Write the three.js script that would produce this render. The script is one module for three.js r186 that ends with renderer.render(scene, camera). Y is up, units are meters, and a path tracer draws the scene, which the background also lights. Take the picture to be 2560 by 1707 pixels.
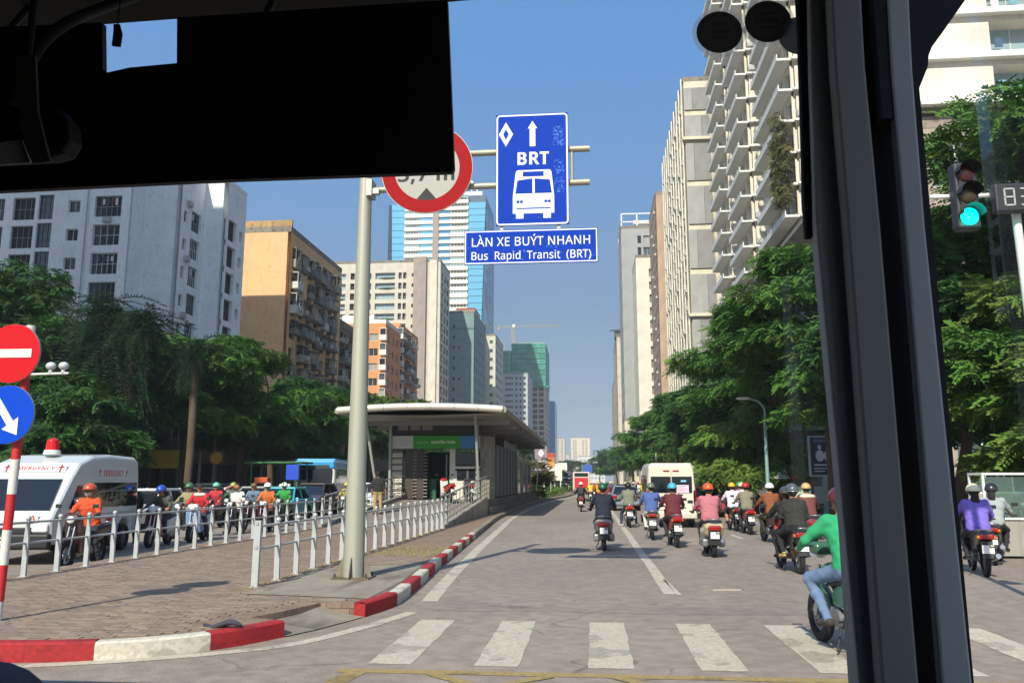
import * as THREE from 'three';
import { mergeGeometries, mergeVertices, toCreasedNormals } from 'three/addons/utils/BufferGeometryUtils.js';
import { RoundedBoxGeometry } from 'three/addons/geometries/RoundedBoxGeometry.js';

// ---------------------------------------------------------------- camera, sky, sun, exposure
const scene = new THREE.Scene();
const camera = new THREE.PerspectiveCamera(44.85, 1024 / 682, 0.05, 6000);
camera.position.set(0, 1.75, 0);
camera.rotation.order = 'YXZ';
camera.rotation.set(THREE.MathUtils.degToRad(9.59), THREE.MathUtils.degToRad(5.455), 0);
const renderer = new THREE.WebGLRenderer({ antialias: true });
renderer.toneMapping = THREE.LinearToneMapping;
renderer.toneMappingExposure = 1.42;
renderer.shadowMap.enabled = true;
const SUN = new THREE.Vector3(-0.172, 0.643, 0.746).normalize();
{
  const W = 256, H = 256, data = new Float32Array(W * H * 4);
  const stops = [[-90, .20, .19, .17], [-3, .24, .24, .23], [-0.5, .40, .45, .49], [0, .30, .36, .41], [3.8, .222, .303, .37], [12, .142, .243, .392], [18, .112, .24, .455], [29, .074, .218, .50], [60, .06, .19, .48], [90, .05, .165, .45]];
  for (let j = 0; j < H; j++) {
    const el = (j + .5) / H * 180 - 90;
    let k = 0; while (k < stops.length - 2 && stops[k + 1][0] < el) k++;
    const A = stops[k], B = stops[k + 1], t = Math.min(1, Math.max(0, (el - A[0]) / (B[0] - A[0])));
    for (let i = 0; i < W; i++) {                       // the air brightens smoothly towards the sun
      const az = ((i + .5) / W - .5) * 2 * Math.PI, e = el * Math.PI / 180, dot = SUN.x * Math.cos(e) * Math.cos(az) + SUN.y * Math.sin(e) + SUN.z * Math.cos(e) * Math.sin(az), ang = Math.acos(Math.max(-1, Math.min(1, dot))) * 57.3, glow = el > 0 ? .9 * Math.exp(-ang / 28) : 0;
      for (let c = 0; c < 4; c++) data[(j * W + i) * 4 + c] = c < 3 ? (A[c + 1] + (B[c + 1] - A[c + 1]) * t) + glow * [1, .95, .85][c] : 1;
    }
  }
  const sky = new THREE.DataTexture(data, W, H, THREE.RGBAFormat, THREE.FloatType);
  sky.mapping = THREE.EquirectangularReflectionMapping; sky.magFilter = sky.minFilter = THREE.LinearFilter; sky.needsUpdate = true;
  scene.background = sky; scene.environment = sky;
}
const sun = new THREE.DirectionalLight(new THREE.Color(1, 0.93, 0.80), 4.9);
sun.position.copy(SUN).multiplyScalar(300); sun.target.position.set(0, 0, -40); sun.position.add(sun.target.position);
sun.castShadow = true; sun.shadow.radius = 1.2;
Object.assign(sun.shadow.camera, { left: -140, right: 140, top: 140, bottom: -140, near: 1, far: 800 });
sun.shadow.mapSize.set(4096, 4096);
scene.add(sun, sun.target);
scene.fog = new THREE.FogExp2(new THREE.Color(0.80, 0.88, 1.0), 0.00036);

// ---------------------------------------------------------------- helpers
let seed = 7;
const R = () => { seed = (seed * 1664525 + 1013904223) >>> 0; return seed / 4294967296; };
const rr = (a, b) => a + (b - a) * R();
const pick = a => a[Math.floor(R() * a.length)];
const V3 = (x, y, z) => new THREE.Vector3(x, y, z);
const used = new Map();
function numbered(n) { const k = used.get(n) || 0; used.set(n, k + 1); return k ? `${n}_${String(k).padStart(3, '0')}` : n; }
function metreUV(g) {                                  // uv in metres from the dominant axis of each face
  const p = g.attributes.position, n = g.attributes.normal, uv = new Float32Array(p.count * 2);
  for (let i = 0; i < p.count; i++) {
    const ax = Math.abs(n.getX(i)), ay = Math.abs(n.getY(i)), az = Math.abs(n.getZ(i));
    if (ay > ax && ay > az) { uv[2 * i] = p.getX(i); uv[2 * i + 1] = p.getZ(i); } else if (ax > az) { uv[2 * i] = p.getZ(i); uv[2 * i + 1] = p.getY(i); } else { uv[2 * i] = p.getX(i); uv[2 * i + 1] = p.getY(i); }
  }
  g.setAttribute('uv', new THREE.BufferAttribute(uv, 2)); return g;
}
const clean = g => { g = g.index ? g.toNonIndexed() : g; for (const k of Object.keys(g.attributes)) if (!['position', 'normal', 'uv'].includes(k)) g.deleteAttribute(k); if (!g.attributes.uv) metreUV(g); return g; };
const merge = a => a.length === 1 ? clean(a[0]) : mergeGeometries(a.map(clean));
function box(w, h, d, x = 0, y = 0, z = 0, ry = 0, rx = 0, rz = 0) {
  const g = new THREE.BoxGeometry(w, h, d); metreUV(g);
  if (rx) g.rotateX(rx); if (rz) g.rotateZ(rz); if (ry) g.rotateY(ry);
  return g.translate(x, y, z);
}
function rbox(w, h, d, r, x = 0, y = 0, z = 0, rx = 0) { const g = new RoundedBoxGeometry(w, h, d, 2, r); metreUV(g); if (rx) g.rotateX(rx); return g.translate(x, y, z); }
function cyl(r0, r1, h, x = 0, y = 0, z = 0, seg = 14, axis = 'y') { const g = new THREE.CylinderGeometry(r0, r1, h, seg); if (axis === 'x') g.rotateZ(Math.PI / 2); if (axis === 'z') g.rotateX(Math.PI / 2); return g.translate(x, y, z); }
function ball(r, x = 0, y = 0, z = 0, sx = 1, sy = 1, sz = 1, s = 14) { return new THREE.SphereGeometry(r, s, Math.ceil(s * .7)).scale(sx, sy, sz).translate(x, y, z); }
function bar(a, b, r, seg = 8, r2 = r) {
  const A = V3(...a), B = V3(...b), d = B.clone().sub(A), g = new THREE.CylinderGeometry(r2, r, d.length(), seg);
  g.applyQuaternion(new THREE.Quaternion().setFromUnitVectors(V3(0, 1, 0), d.clone().normalize())); return g.translate((A.x + B.x) / 2, (A.y + B.y) / 2, (A.z + B.z) / 2);
}
function tube(pts, r, seg = 24, rad = 8) { return new THREE.TubeGeometry(new THREE.CatmullRomCurve3(pts.map(p => V3(...p))), seg, r, rad, false); }
function ext(pts, depth, bevel = 0, bs = 2) {          // profile in (x,y), extruded along z and centred
  const s = new THREE.Shape(pts.map(p => new THREE.Vector2(...p)));
  const g = new THREE.ExtrudeGeometry(s, { depth: depth - 2 * bevel, bevelEnabled: bevel > 0, bevelThickness: bevel, bevelSize: bevel, bevelOffset: -bevel, bevelSegments: bs, curveSegments: 8 });
  g.translate(0, 0, -(depth - 2 * bevel) / 2); return metreUV(g);
}
// side profile in (z,y) extruded across x
const extX = (pts, width, bevel = 0, bs = 2) => ext(pts.map(([z, y]) => [-z, y]), width, bevel, bs).rotateY(Math.PI / 2);
function hexa(p) {                                     // 8 corners: bottom 0-3 (ccw from above), top 4-7
  const f = [[0, 1, 5, 4], [1, 2, 6, 5], [2, 3, 7, 6], [3, 0, 4, 7], [4, 5, 6, 7], [3, 2, 1, 0]], a = [];
  for (const [i, j, k, l] of f) a.push(...p[i], ...p[j], ...p[k], ...p[i], ...p[k], ...p[l]);
  const g = new THREE.BufferGeometry(); g.setAttribute('position', new THREE.Float32BufferAttribute(a, 3)); g.computeVertexNormals(); return metreUV(g);
}
function quads(list) {                                 // list of 4-corner faces
  const a = []; for (const [i, j, k, l] of list) a.push(...i, ...j, ...k, ...i, ...k, ...l);
  const g = new THREE.BufferGeometry(); g.setAttribute('position', new THREE.Float32BufferAttribute(a, 3)); g.computeVertexNormals(); return metreUV(g);
}
function mesh(name, geo, m, parent) {
  const g = Array.isArray(geo) ? merge(geo) : geo;
  const o = new THREE.Mesh(g, m); o.name = name; o.castShadow = o.receiveShadow = true; if (parent) parent.add(o); return o;
}
function thing(name, label, category, [x, y, z] = [0, 0, 0], turn = 0, group) {
  const o = new THREE.Group(); o.name = numbered(name); o.position.set(x, y, z); o.rotation.y = turn; o.userData = { label, category }; if (group) o.userData.group = group; scene.add(o); return o;
}
function copyOf(src, label, [x, y, z], turn = 0, group) {
  const o = src.clone(); o.name = numbered(src.name.replace(/_\d{3}$/, '')); o.userData = { ...src.userData, label }; if (group) o.userData.group = group; o.position.set(x, y, z); o.rotation.y = turn; scene.add(o); return o;
}
function struct(name, geo, m) { const o = mesh(numbered(name), geo, m, scene); o.userData.kind = 'structure'; return o; }
const C = h => new THREE.Color(h);
const lin = (r, g, b) => new THREE.Color().setRGB(r, g, b);
const M = (color, roughness = .8, o = {}) => new THREE.MeshStandardMaterial({ color: color instanceof THREE.Color ? color : C(color), roughness, side: THREE.DoubleSide, ...o });
const P = (color, roughness = .4, o = {}) => new THREE.MeshPhysicalMaterial({ color: color instanceof THREE.Color ? color : C(color), roughness, side: THREE.DoubleSide, ...o });
// value noise
const perm = new Uint8Array(512); { const a = [...Array(256).keys()]; for (let i = 255; i > 0; i--) { const j = Math.floor(R() * (i + 1)); [a[i], a[j]] = [a[j], a[i]]; } for (let i = 0; i < 512; i++) perm[i] = a[i & 255]; }
function vn(x, y, per) { const xi = Math.floor(x), yi = Math.floor(y), w = n => ((n % per) + per) % per, fx = x - xi, fy = y - yi, sx = fx * fx * (3 - 2 * fx), sy = fy * fy * (3 - 2 * fy), h = (a, b) => perm[(perm[w(a) & 255] + w(b)) & 255] / 255; const a = h(xi, yi), b = h(xi + 1, yi), c = h(xi, yi + 1), d = h(xi + 1, yi + 1); return (a + (b - a) * sx) * (1 - sy) + (c + (d - c) * sx) * sy; }
function fbm(u, v, f, oct, rough = .5) { let s = 0, a = 1, t = 0; for (let i = 0; i < oct; i++) { s += a * vn(u * f + 17 * i, v * f + 31 * i, f); t += a; a *= rough; f *= 2; } return s / t; }
function tex(n, metres, fn, srgb = true, ratio = 1) {  // tileable texture; fn(u,v) -> [r,g,b] 0..1
  const w = n, h = Math.round(n * ratio), d = new Uint8Array(w * h * 4);
  for (let j = 0; j < h; j++) for (let i = 0; i < w; i++) { const c = fn(i / w, j / h); const k = (j * w + i) * 4; for (let q = 0; q < 3; q++) d[k + q] = Math.max(0, Math.min(255, c[q] * 255)); d[k + 3] = 255; }
  const t = new THREE.DataTexture(d, w, h); t.wrapS = t.wrapT = THREE.RepeatWrapping; t.magFilter = THREE.LinearFilter; t.minFilter = THREE.LinearMipmapLinearFilter; t.generateMipmaps = true;
  if (srgb) t.colorSpace = THREE.SRGBColorSpace; const [mx, my] = Array.isArray(metres) ? metres : [metres, metres]; t.repeat.set(1 / mx, 1 / my); t.needsUpdate = true; return t;
}
function print(w, h, px, draw, rough = .55, extra = {}) {  // flat print on a w x h metre sheet
  const cv = document.createElement('canvas'); cv.width = Math.round(w * px); cv.height = Math.round(h * px);
  const c = cv.getContext('2d'); c.scale(px, px); draw(c); const t = new THREE.CanvasTexture(cv); t.colorSpace = THREE.SRGBColorSpace; t.anisotropy = 8;
  return new THREE.MeshPhysicalMaterial({ map: t, roughness: rough, specularIntensity: .3, side: THREE.DoubleSide, ...extra });
}
const sheet = (w, h, x = 0, y = 0, z = 0, ry = 0) => { const g = new THREE.PlaneGeometry(w, h); if (ry) g.rotateY(ry); return g.translate(x, y, z); };
// blotchy weathering maps: multiply a wall colour
const streak = tex(512, [9, 9], (u, v) => { const a = fbm(u, v * .999, 6, 4), b = fbm(u, v, 64, 2), s = fbm(u + .3, v * .25, 48, 3); const d = .965 + .09 * (a - .5) + .05 * (b - .5) - .34 * Math.max(0, s - .62) - .5 * Math.max(0, a - .68); return [d, d * .99, d * .97]; });
const soft = tex(256, [6, 6], (u, v) => { const d = .93 + .12 * (fbm(u, v, 5, 5) - .5) + .05 * (fbm(u, v, 90, 1) - .5); return [d, d, d]; });
const grime = tex(512, [10, 10], (u, v) => { const a = fbm(u, v, 5, 5), s = fbm(u + .1, v * .2, 40, 3), b = fbm(u, v, 70, 2); const d = .86 + .2 * (a - .5) + .1 * (b - .5) - .75 * Math.max(0, s - .54) - .8 * Math.max(0, a - .6); return [d, d * .98, d * .94]; });
const wall = (hex, map = streak, r = .9) => M(hex, r, { map });
// ================================================================ GROUND
const asphaltMap = tex(1024, [24, 24], (u, v) => {
  const a = fbm(u, v, 5, 4), b = fbm(u, v, 180, 2), s = fbm(u, v * .35 + .2, 34, 3), k = fbm(u + .5, v + .2, 11, 4);
  let d = .62 + .07 * (a - .5) + .12 * (b - .5) + .05 * (s - .5);
  if (Math.abs(k - .5) < .004 && a > .45) d -= .12;
  return [d * 1.03, d * .99, d * .945];
});
const asphaltBump = tex(512, [3, 3], (u, v) => { const b = fbm(u, v, 150, 2); return [b, b, b]; }, false);
const matAsphalt = M(lin(.61, .555, .505), .88, { map: asphaltMap, bumpMap: asphaltBump, bumpScale: .006 });
{
  const g = new THREE.PlaneGeometry(3000, 3200).rotateX(-Math.PI / 2).translate(0, 0, -1300); metreUV(g);
  struct('road', g, matAsphalt);
}
// worn paint: alpha-free, a broken edge comes from the mesh itself
const paintMap = tex(512, [2.2, 2.2], (u, v) => { const a = fbm(u, v, 7, 5), b = fbm(u, v, 80, 2); const w = a > .70 ? .82 : a > .67 ? .9 : .97; const d = w * (.90 + .2 * (b - .5)); return [d, d * .985, d * .95]; });
const matPaint = M('#c6c0b2', .75, { map: paintMap });
const matYellow = M('#a5925f', .8, { map: paintMap });
function flat(pts, y) { const s = new THREE.Shape(pts.map(([x, z]) => new THREE.Vector2(x, -z))); const g = new THREE.ShapeGeometry(s); g.rotateX(-Math.PI / 2).translate(0, y, 0); return metreUV(g); }
function ribbon(path, w0, w1, y) { const l = [], r = []; for (let i = 0; i < path.length; i++) { const a = path[Math.max(0, i - 1)], b = path[Math.min(path.length - 1, i + 1)], dx = b[0] - a[0], dz = b[1] - a[1], L = Math.hypot(dx, dz), nx = -dz / L, nz = dx / L; l.push([path[i][0] + nx * w0, path[i][1] + nz * w0]); r.push([path[i][0] + nx * w1, path[i][1] + nz * w1]); } return flat([...l, ...r.reverse()], y); }
function spline(pts, n) { const c = new THREE.CatmullRomCurve3(pts.map(([x, z]) => V3(x, 0, z)), false, 'centripetal'); return c.getSpacedPoints(n).map(p => [p.x, p.z]); }
const ragged = (path, j) => path.map(([x, z]) => [x + rr(-j, j), z + rr(-j, j)]);
{
  const cw = thing('zebra_crossing', 'white zebra crossing stripes painted across the road in front', 'crossing'); cw.userData = { kind: 'structure' };
  [-2.2, -1.16, -.06, 1.0, 2.07, 3.13, 4.2, 5.27, 6.3].forEach(x => {
    const pts = []; const w = .43; for (let i = 0; i <= 6; i++) pts.push([x + i * w / 6 + rr(-.006, .006), -8.28 + rr(-.012, .012)]); for (let i = 0; i <= 12; i++) pts.push([x + w + rr(-.01, .01), -8.28 - i * 2.6 / 12]); for (let i = 1; i <= 6; i++) pts.push([x + w - i * w / 6, -10.88 + rr(-.012, .012)]); for (let i = 1; i < 12; i++) pts.push([x + rr(-.01, .01), -10.88 + i * 2.6 / 12]);
    mesh('stripe', flat(pts, .004), matPaint, cw);
  });
  const lane = []; for (let i = 0; i <= 60; i++) lane.push([1.2 - i * .0035, -13.62 - i * 1.6]);
  struct('lane_line', merge([ribbon(ragged(lane, .012), -.10, .10, .004), flat([[1.30, -13.55], [1.37, -13.55], [1.30, -15.6], [1.24, -15.6]], .004)]), matPaint);
  // dashed line to the right
  for (let i = 0; i < 7; i++) struct('lane_dash', flat(ragged([[4.52, -19.5 - i * 7], [4.66, -19.5 - i * 7], [4.63, -21.7 - i * 7], [4.49, -21.7 - i * 7]], .012), .004), matPaint);
  struct('edge_line', ribbon(ragged(spline([[-9, -7.55], [-6.6, -7.62], [-5.42, -7.88], [-4.6, -8.2], [-3.95, -8.57], [-3.31, -9.1], [-2.85, -10.1], [-2.45, -11.45]], 40), .008), -.09, .09, .004), matPaint);
  struct('edge_line', ribbon(ragged(spline([[-2.42, -12.5], [-2.6, -15], [-2.77, -18], [-3.08, -24], [-3.5, -33], [-3.82, -40], [-3.9, -60], [-3.3, -80], [-2.0, -100], [-1.9, -150]], 90), .01), -.12, .12, .004), matPaint);
  struct('edge_line', ribbon(ragged(spline([[-10.05, -8], [-10.1, -30], [-10.1, -90]], 40), .01), -.07, .07, .004), matPaint);
  // yellow box junction in front of the bus
  const Y = []; const yb = (a, b, w) => { const dx = b[0] - a[0], dz = b[1] - a[1], L = Math.hypot(dx, dz), nx = -dz / L * w / 2, nz = dx / L * w / 2; Y.push([[a[0] + nx, a[1] + nz], [b[0] + nx, b[1] + nz], [b[0] - nx, b[1] - nz], [a[0] - nx, a[1] - nz]]); };
  yb([-2.4, -7.98], [6.5, -7.98], .16);
  struct('yellow_box_marking', flat(Y[0], .004), matYellow);
  struct('yellow_box_marking', flat([[-2.32, -7.9], [-2.12, -7.9], [-2.55, -5.0], [-2.75, -5.0]], .004), matYellow);
  for (const [a, b] of [[[-1.5, -7.9], [.4, -6.2]], [[-.4, -7.9], [-2.2, -6.4]], [[.2, -7.9], [2.1, -6.2]], [[1.9, -7.9], [.1, -6.3]], [[2.2, -7.9], [4.1, -6.2]], [[4.2, -7.9], [2.3, -6.3]]]) { yb(a, b, .12); struct('yellow_box_marking', flat(Y[Y.length - 1], .008), matYellow); }
  // asphalt repairs: darker and lighter squares laid in the lane
  const patchA = M(lin(.56, .515, .47), .9, { map: asphaltMap, bumpMap: asphaltBump, bumpScale: .006 }), patchB = M(lin(.70, .64, .58), .9, { map: asphaltMap, bumpMap: asphaltBump, bumpScale: .006 });
  struct('asphalt_patch', flat(ragged([[-2.2, -11.6], [-.6, -11.75], [1.2, -11.65], [3.4, -11.8], [3.4, -12.25], [1, -12.3], [-.6, -12.2], [-2.1, -12.25]], .06), .003), patchA);
  struct('asphalt_patch', flat(ragged([[-1.1, -19.2], [.3, -19.3], [.35, -20.6], [-.4, -20.8], [-1.05, -20.5]], .08), .003), patchB);
  struct('asphalt_patch', flat(ragged([[-2.6, -37], [-.2, -37], [-.2, -41], [-2.6, -41]], .08), .003), patchA);
  struct('asphalt_patch', flat(ragged([[1.9, -14.1], [2.35, -14.15], [2.4, -14.35], [1.95, -14.3]], .03), .003), M('#b8a890', .9));
  struct('asphalt_patch', flat(ragged([[2.5, -24], [4.2, -24], [4.1, -27], [2.6, -27]], .08), .003), patchB);
}
// ---- median island: kerb path (outer, clockwise from the left end)
const kNear = spline([[-10.0, -9.2], [-9.2, -8.3], [-8.0, -7.98], [-6.6, -7.94], [-5.79, -7.98], [-5.18, -8.08], [-4.68, -8.25], [-4.25, -8.52], [-3.84, -8.97], [-3.52, -9.55]], 60);
const kDrop = spline([[-3.52, -9.55], [-3.31, -10.0], [-3.14, -10.5], [-2.98, -11.0]], 12);
const kRight = spline([[-2.98, -11.0], [-2.82, -11.8], [-2.9, -14.04], [-3.1, -16.76], [-3.3, -20.19], [-3.62, -25.8], [-4.0, -32.6], [-4.3, -38], [-4.42, -44], [-4.5, -62], [-4.0, -76], [-2.7, -96], [-2.5, -150]], 150);
const IS = .18;
const paverTones = ['#806f60', '#77675a', '#887767', '#7b6d61', '#8d7b6a'].map(h => M(h, .92, { map: soft }));
const matPaver = M('#8a7969', .93, { map: tex(1024, [2.4, 2.4], (u, v) => { const X = u * 12, Y = v * 24, row = Math.floor(Y), ox = X + (row % 2) * .5, fx = ox - Math.floor(ox), fy = Y - row, j = fx < .05 || fy < .12 ? .72 : 1; const id = perm[(perm[(Math.floor(ox) % 12 + 12) % 12] + row) & 255] / 255; const d = j * (.84 + .16 * id + .14 * (fbm(u, v, 60, 3) - .5)); return [d, d * .97, d * .94]; }) });
const matConcrete = M('#9b958a', .92, { map: grime });
const matRedPaint = M('#ad2228', .7, { map: paintMap }), matWhitePaint = M('#d9d5c9', .68, { map: paintMap }), matKerb = M('#9c968b', .9, { map: grime });
{
  const inset = (path, d) => path.map((p, i) => { const a = path[Math.max(0, i - 1)], b = path[Math.min(path.length - 1, i + 1)], dx = b[0] - a[0], dz = b[1] - a[1], L = Math.hypot(dx, dz); return [p[0] + dz / L * d, p[1] - dx / L * d]; });
  const kw = .16, nearIn = inset(kNear, kw), rightIn = inset(kRight, kw);
  // bedding under the pavers, sloping down to the dropped kerb
  const bed = [[-9.85, -9.3], ...nearIn.slice(4), ...kDrop.slice(1, -1).map(([x, z]) => [x - .55, z - .1]), ...rightIn, [-10.0, -150], [-10, -60], [-9.9, -20]];
  const sh = new THREE.Shape(bed.map(([x, z]) => new THREE.Vector2(x, -z)));
  const g = new THREE.ExtrudeGeometry(sh, { depth: IS - .002, bevelEnabled: false }).rotateX(-Math.PI / 2); metreUV(g);
  const isl = struct('median_pavement', g, matPaver);
  // dropped ramp between the two kerb ends
  const ramp = []; const top = [[-3.66, -9.62], [-3.55, -10.05], [-3.4, -10.5], [-3.25, -10.95]], low = [[-3.5, -9.55], [-3.3, -10.0], [-3.14, -10.5], [-2.99, -10.98]];
  const inn = [[-4.5, -9.6], [-4.35, -10.2], [-4.1, -10.7], [-3.7, -11.1]];
  for (let i = 0; i < 3; i++) { ramp.push([[low[i][0], .012, low[i][1]], [low[i + 1][0], .012, low[i + 1][1]], [top[i + 1][0], .05, top[i + 1][1]], [top[i][0], .05, top[i][1]]]); ramp.push([[top[i][0], .05, top[i][1]], [top[i + 1][0], .05, top[i + 1][1]], [inn[i + 1][0], IS - .006, inn[i + 1][1]], [inn[i][0], IS - .006, inn[i][1]]]); }
  mesh('dropped_kerb_ramp', quads(ramp), matConcrete, isl);
  // concrete apron around the sign pole
  mesh('concrete_apron', flat(ragged([[-4.9, -11.7], [-3.05, -11.35], [-3.05, -13.4], [-3.25, -16.2], [-4.95, -15.2], [-4.95, -12.5]], .03), IS + .006), matConcrete, isl);
  mesh('drain_slab', box(1.2, .03, .07, -3.9, IS + .005, -11.15, .12), matConcrete, isl);
  // pavers: the nearest 300 one by one, the rest as one piece
  const geo = [0, 1, 2].map(i => new RoundedBoxGeometry(.196 - i * .002, .02, .094 - i * .001, 1, .005)); geo.forEach(metreUV);
  const inside = (x, z, poly) => { let c = false; for (let i = 0, j = poly.length - 1; i < poly.length; j = i++) { const [xi, zi] = poly[i], [xj, zj] = poly[j]; if ((zi > z) !== (zj > z) && x < (xj - xi) * (z - zi) / (zj - zi) + xi) c = !c; } return c; };
  const spots = [];
  for (let r = 0; r < 110; r++) for (let c = 0; c < 36; c++) { const x = -9.7 + c * .2 + (r % 2) * .1, z = -8.15 - r * .1; if (x < z * .75 - .2) continue; const zone = [[-4.95, -11.6], [-3, -11.2], [-3, -16.4], [-4.95, -15.3]]; const rz = [[-4.6, -9.2], [-3, -9.2], [-2.8, -11.25], [-3.8, -11.25]]; if (inside(x, z, zone) || inside(x, z, rz)) continue; if ([[-.11, -.06], [.11, -.06], [.11, .06], [-.11, .06]].every(([a, b]) => inside(x + a, z + b, bed))) spots.push([x, z]); }
  spots.sort((a, b) => Math.hypot(...a) - Math.hypot(...b));
  const rest = paverTones.map(() => []);
  spots.forEach(([x, z], i) => {
    const y = IS - .004 + rr(-.0025, .0025), k = Math.floor(R() * 5);
    if (i < 300) { const o = mesh('paver', geo[i % 3], paverTones[k], isl); o.position.set(x, y, z); o.rotation.set(rr(-.012, .012), rr(-.015, .015), rr(-.012, .012)); }
    else rest[k].push(box(.194, .02, .092, x, y, z, rr(-.015, .015)));
  });
  rest.forEach((l, k) => { if (l.length) { const o = mesh('paver_field', l, paverTones[k], isl); o.userData.kind = 'stuff'; } });
  // kerb stones
  function stones(path, label, first, len, paintedTo, startTall) {
    const k = thing('kerb', label, 'kerb'); k.userData = { kind: 'structure' };
    let acc = 0, cur = [path[0]], n = first; const flush = () => {
      if (cur.length < 2) return; const inn2 = inset(cur, kw), f = [], h0 = IS + rr(-.006, .006);
      for (let i = 0; i + 1 < cur.length; i++) { const [a, b, c, d] = [cur[i], cur[i + 1], inn2[i + 1], inn2[i]], e = .02, mid = (p, q) => [p[0] + (q[0] - p[0]) * .16, p[1] + (q[1] - p[1]) * .16], a2 = mid(a, d), b2 = mid(b, c); f.push([[a[0], -.02, a[1]], [b[0], -.02, b[1]], [b[0], h0 - e, b[1]], [a[0], h0 - e, a[1]]], [[a[0], h0 - e, a[1]], [b[0], h0 - e, b[1]], [b2[0], h0, b2[1]], [a2[0], h0, a2[1]]], [[a2[0], h0, a2[1]], [b2[0], h0, b2[1]], [c[0], h0, c[1]], [d[0], h0, d[1]]], [[d[0], h0, d[1]], [c[0], h0, c[1]], [c[0], -.02, c[1]], [d[0], -.02, d[1]]]); }
      for (const i of [0, cur.length - 1]) f.push([[cur[i][0], -.02, cur[i][1]], [cur[i][0], h0 - .02, cur[i][1]], [inn2[i][0], h0, inn2[i][1]], [inn2[i][0], -.02, inn2[i][1]]]);
      const m = cur[0][1] > paintedTo ? (n % 2 ? matWhitePaint : matRedPaint) : matKerb; mesh('kerb_stone', quads(f), m, k); n++;
    };
    for (let i = 1; i < path.length; i++) { const d = Math.hypot(path[i][0] - path[i - 1][0], path[i][1] - path[i - 1][1]); acc += d; cur.push(path[i]); if (acc >= len) { flush(); const q = path[i], d0 = path[Math.min(i + 1, path.length - 1)]; cur = [[q[0] + (d0[0] - q[0]) * .05, q[1] + (d0[1] - q[1]) * .05]]; acc = 0; } } flush(); return k;
  }
  const dens = (p, n) => spline(p, n);
  { const kp = dens(kNear, 240), tot = kp.reduce((s, p, i) => i ? s + Math.hypot(p[0] - kp[i - 1][0], p[1] - kp[i - 1][1]) : 0, 0), cnt = Math.round(tot / 1.14); stones(kp, '', cnt % 2 ? 0 : 1, tot / cnt - .002, -1000); }
  stones(dens(kRight.slice(0, 60), 200).filter(p => p[1] > -48), '', 0, .98, -26);
  stones(kRight.filter(p => p[1] <= -48), '', 0, 3, 0);
  stones([[-10, -149], [-10, -90], [-9.98, -40], [-9.95, -20], [-9.95, -9.3]].flatMap((p, i, a) => i ? [...Array(18).keys()].map(k => [a[i - 1][0] + (p[0] - a[i - 1][0]) * (k + 1) / 18, a[i - 1][1] + (p[1] - a[i - 1][1]) * (k + 1) / 18]) : [p]), '', 0, 2, 0);
  // dirt and dry grass tufts in the corner of the island
  const gt = []; for (let i = 0; i < 900; i++) { const t = R(), x = -4.1 + rr(-.7, .7), z = -17.6 - rr(0, 3.2) * (.4 + .6 * R()), h = rr(.02, .06), a = R() * 6.28; gt.push(box(.008, h, .003, x, IS + h / 2, z, a, rr(-.5, .5))); }
  for (let i = 0; i < 1300; i++) { const x = -5.07 + rr(-.16, .2) * R(), z = -11.8 - R() * 16, h = rr(.012, .04); gt.push(box(.007, h, .003, x, IS + h / 2, z, R() * 6.28, rr(-.5, .5))); }
  const tuft = mesh('dry_grass', gt, M('#8b8250', .95), scene); tuft.userData = { kind: 'stuff', label: 'dry grass tufts along the paving joints of the median', category: 'grass' };
  // litter on the drain by the kerb
  const rag = mesh('crushed_rag', new THREE.IcosahedronGeometry(.09, 3), M('#3a3842', .9), scene); { const p = rag.geometry.attributes.position; for (let i = 0; i < p.count; i++) { const x = p.getX(i), y = p.getY(i), z = p.getZ(i), q = 1 + .5 * (vn(x * 14 + 9, z * 14 + y * 9, 256) - .5); p.setXYZ(i, x * q * 2.6, y * q * .34 + .03 * Math.sin(x * 40), z * q * .55); } rag.geometry.computeVertexNormals(); }
  rag.position.set(-4.05, IS + .03, -9.05); rag.userData = { label: 'small dark crushed rag lying behind the red kerb end', category: 'litter' };
}
// pavements either side
const matSide = M('#97908a', .93, { map: matPaver.map });
function slab(name, x0, x1, z0, z1, h, m) { return struct(name, box(x1 - x0, h, z0 - z1, (x0 + x1) / 2, h / 2 - .01, (z0 + z1) / 2), m); }
slab('pavement_left', -45, -20.5, 5, -420, .16, matSide);
slab('pavement_right', 7.8, 40, -34, -420, .16, matSide);
slab('pavement_right', 9.6, 40, -25.02, -33.98, .158, matSide);
slab('pavement_right', 12.5, 40, 6, -25, .16, matSide);
slab('pavement_verge', -9.6, -4.2, -77, -330, .2, M('#6b6a4a', .95, { map: soft }));
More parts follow.
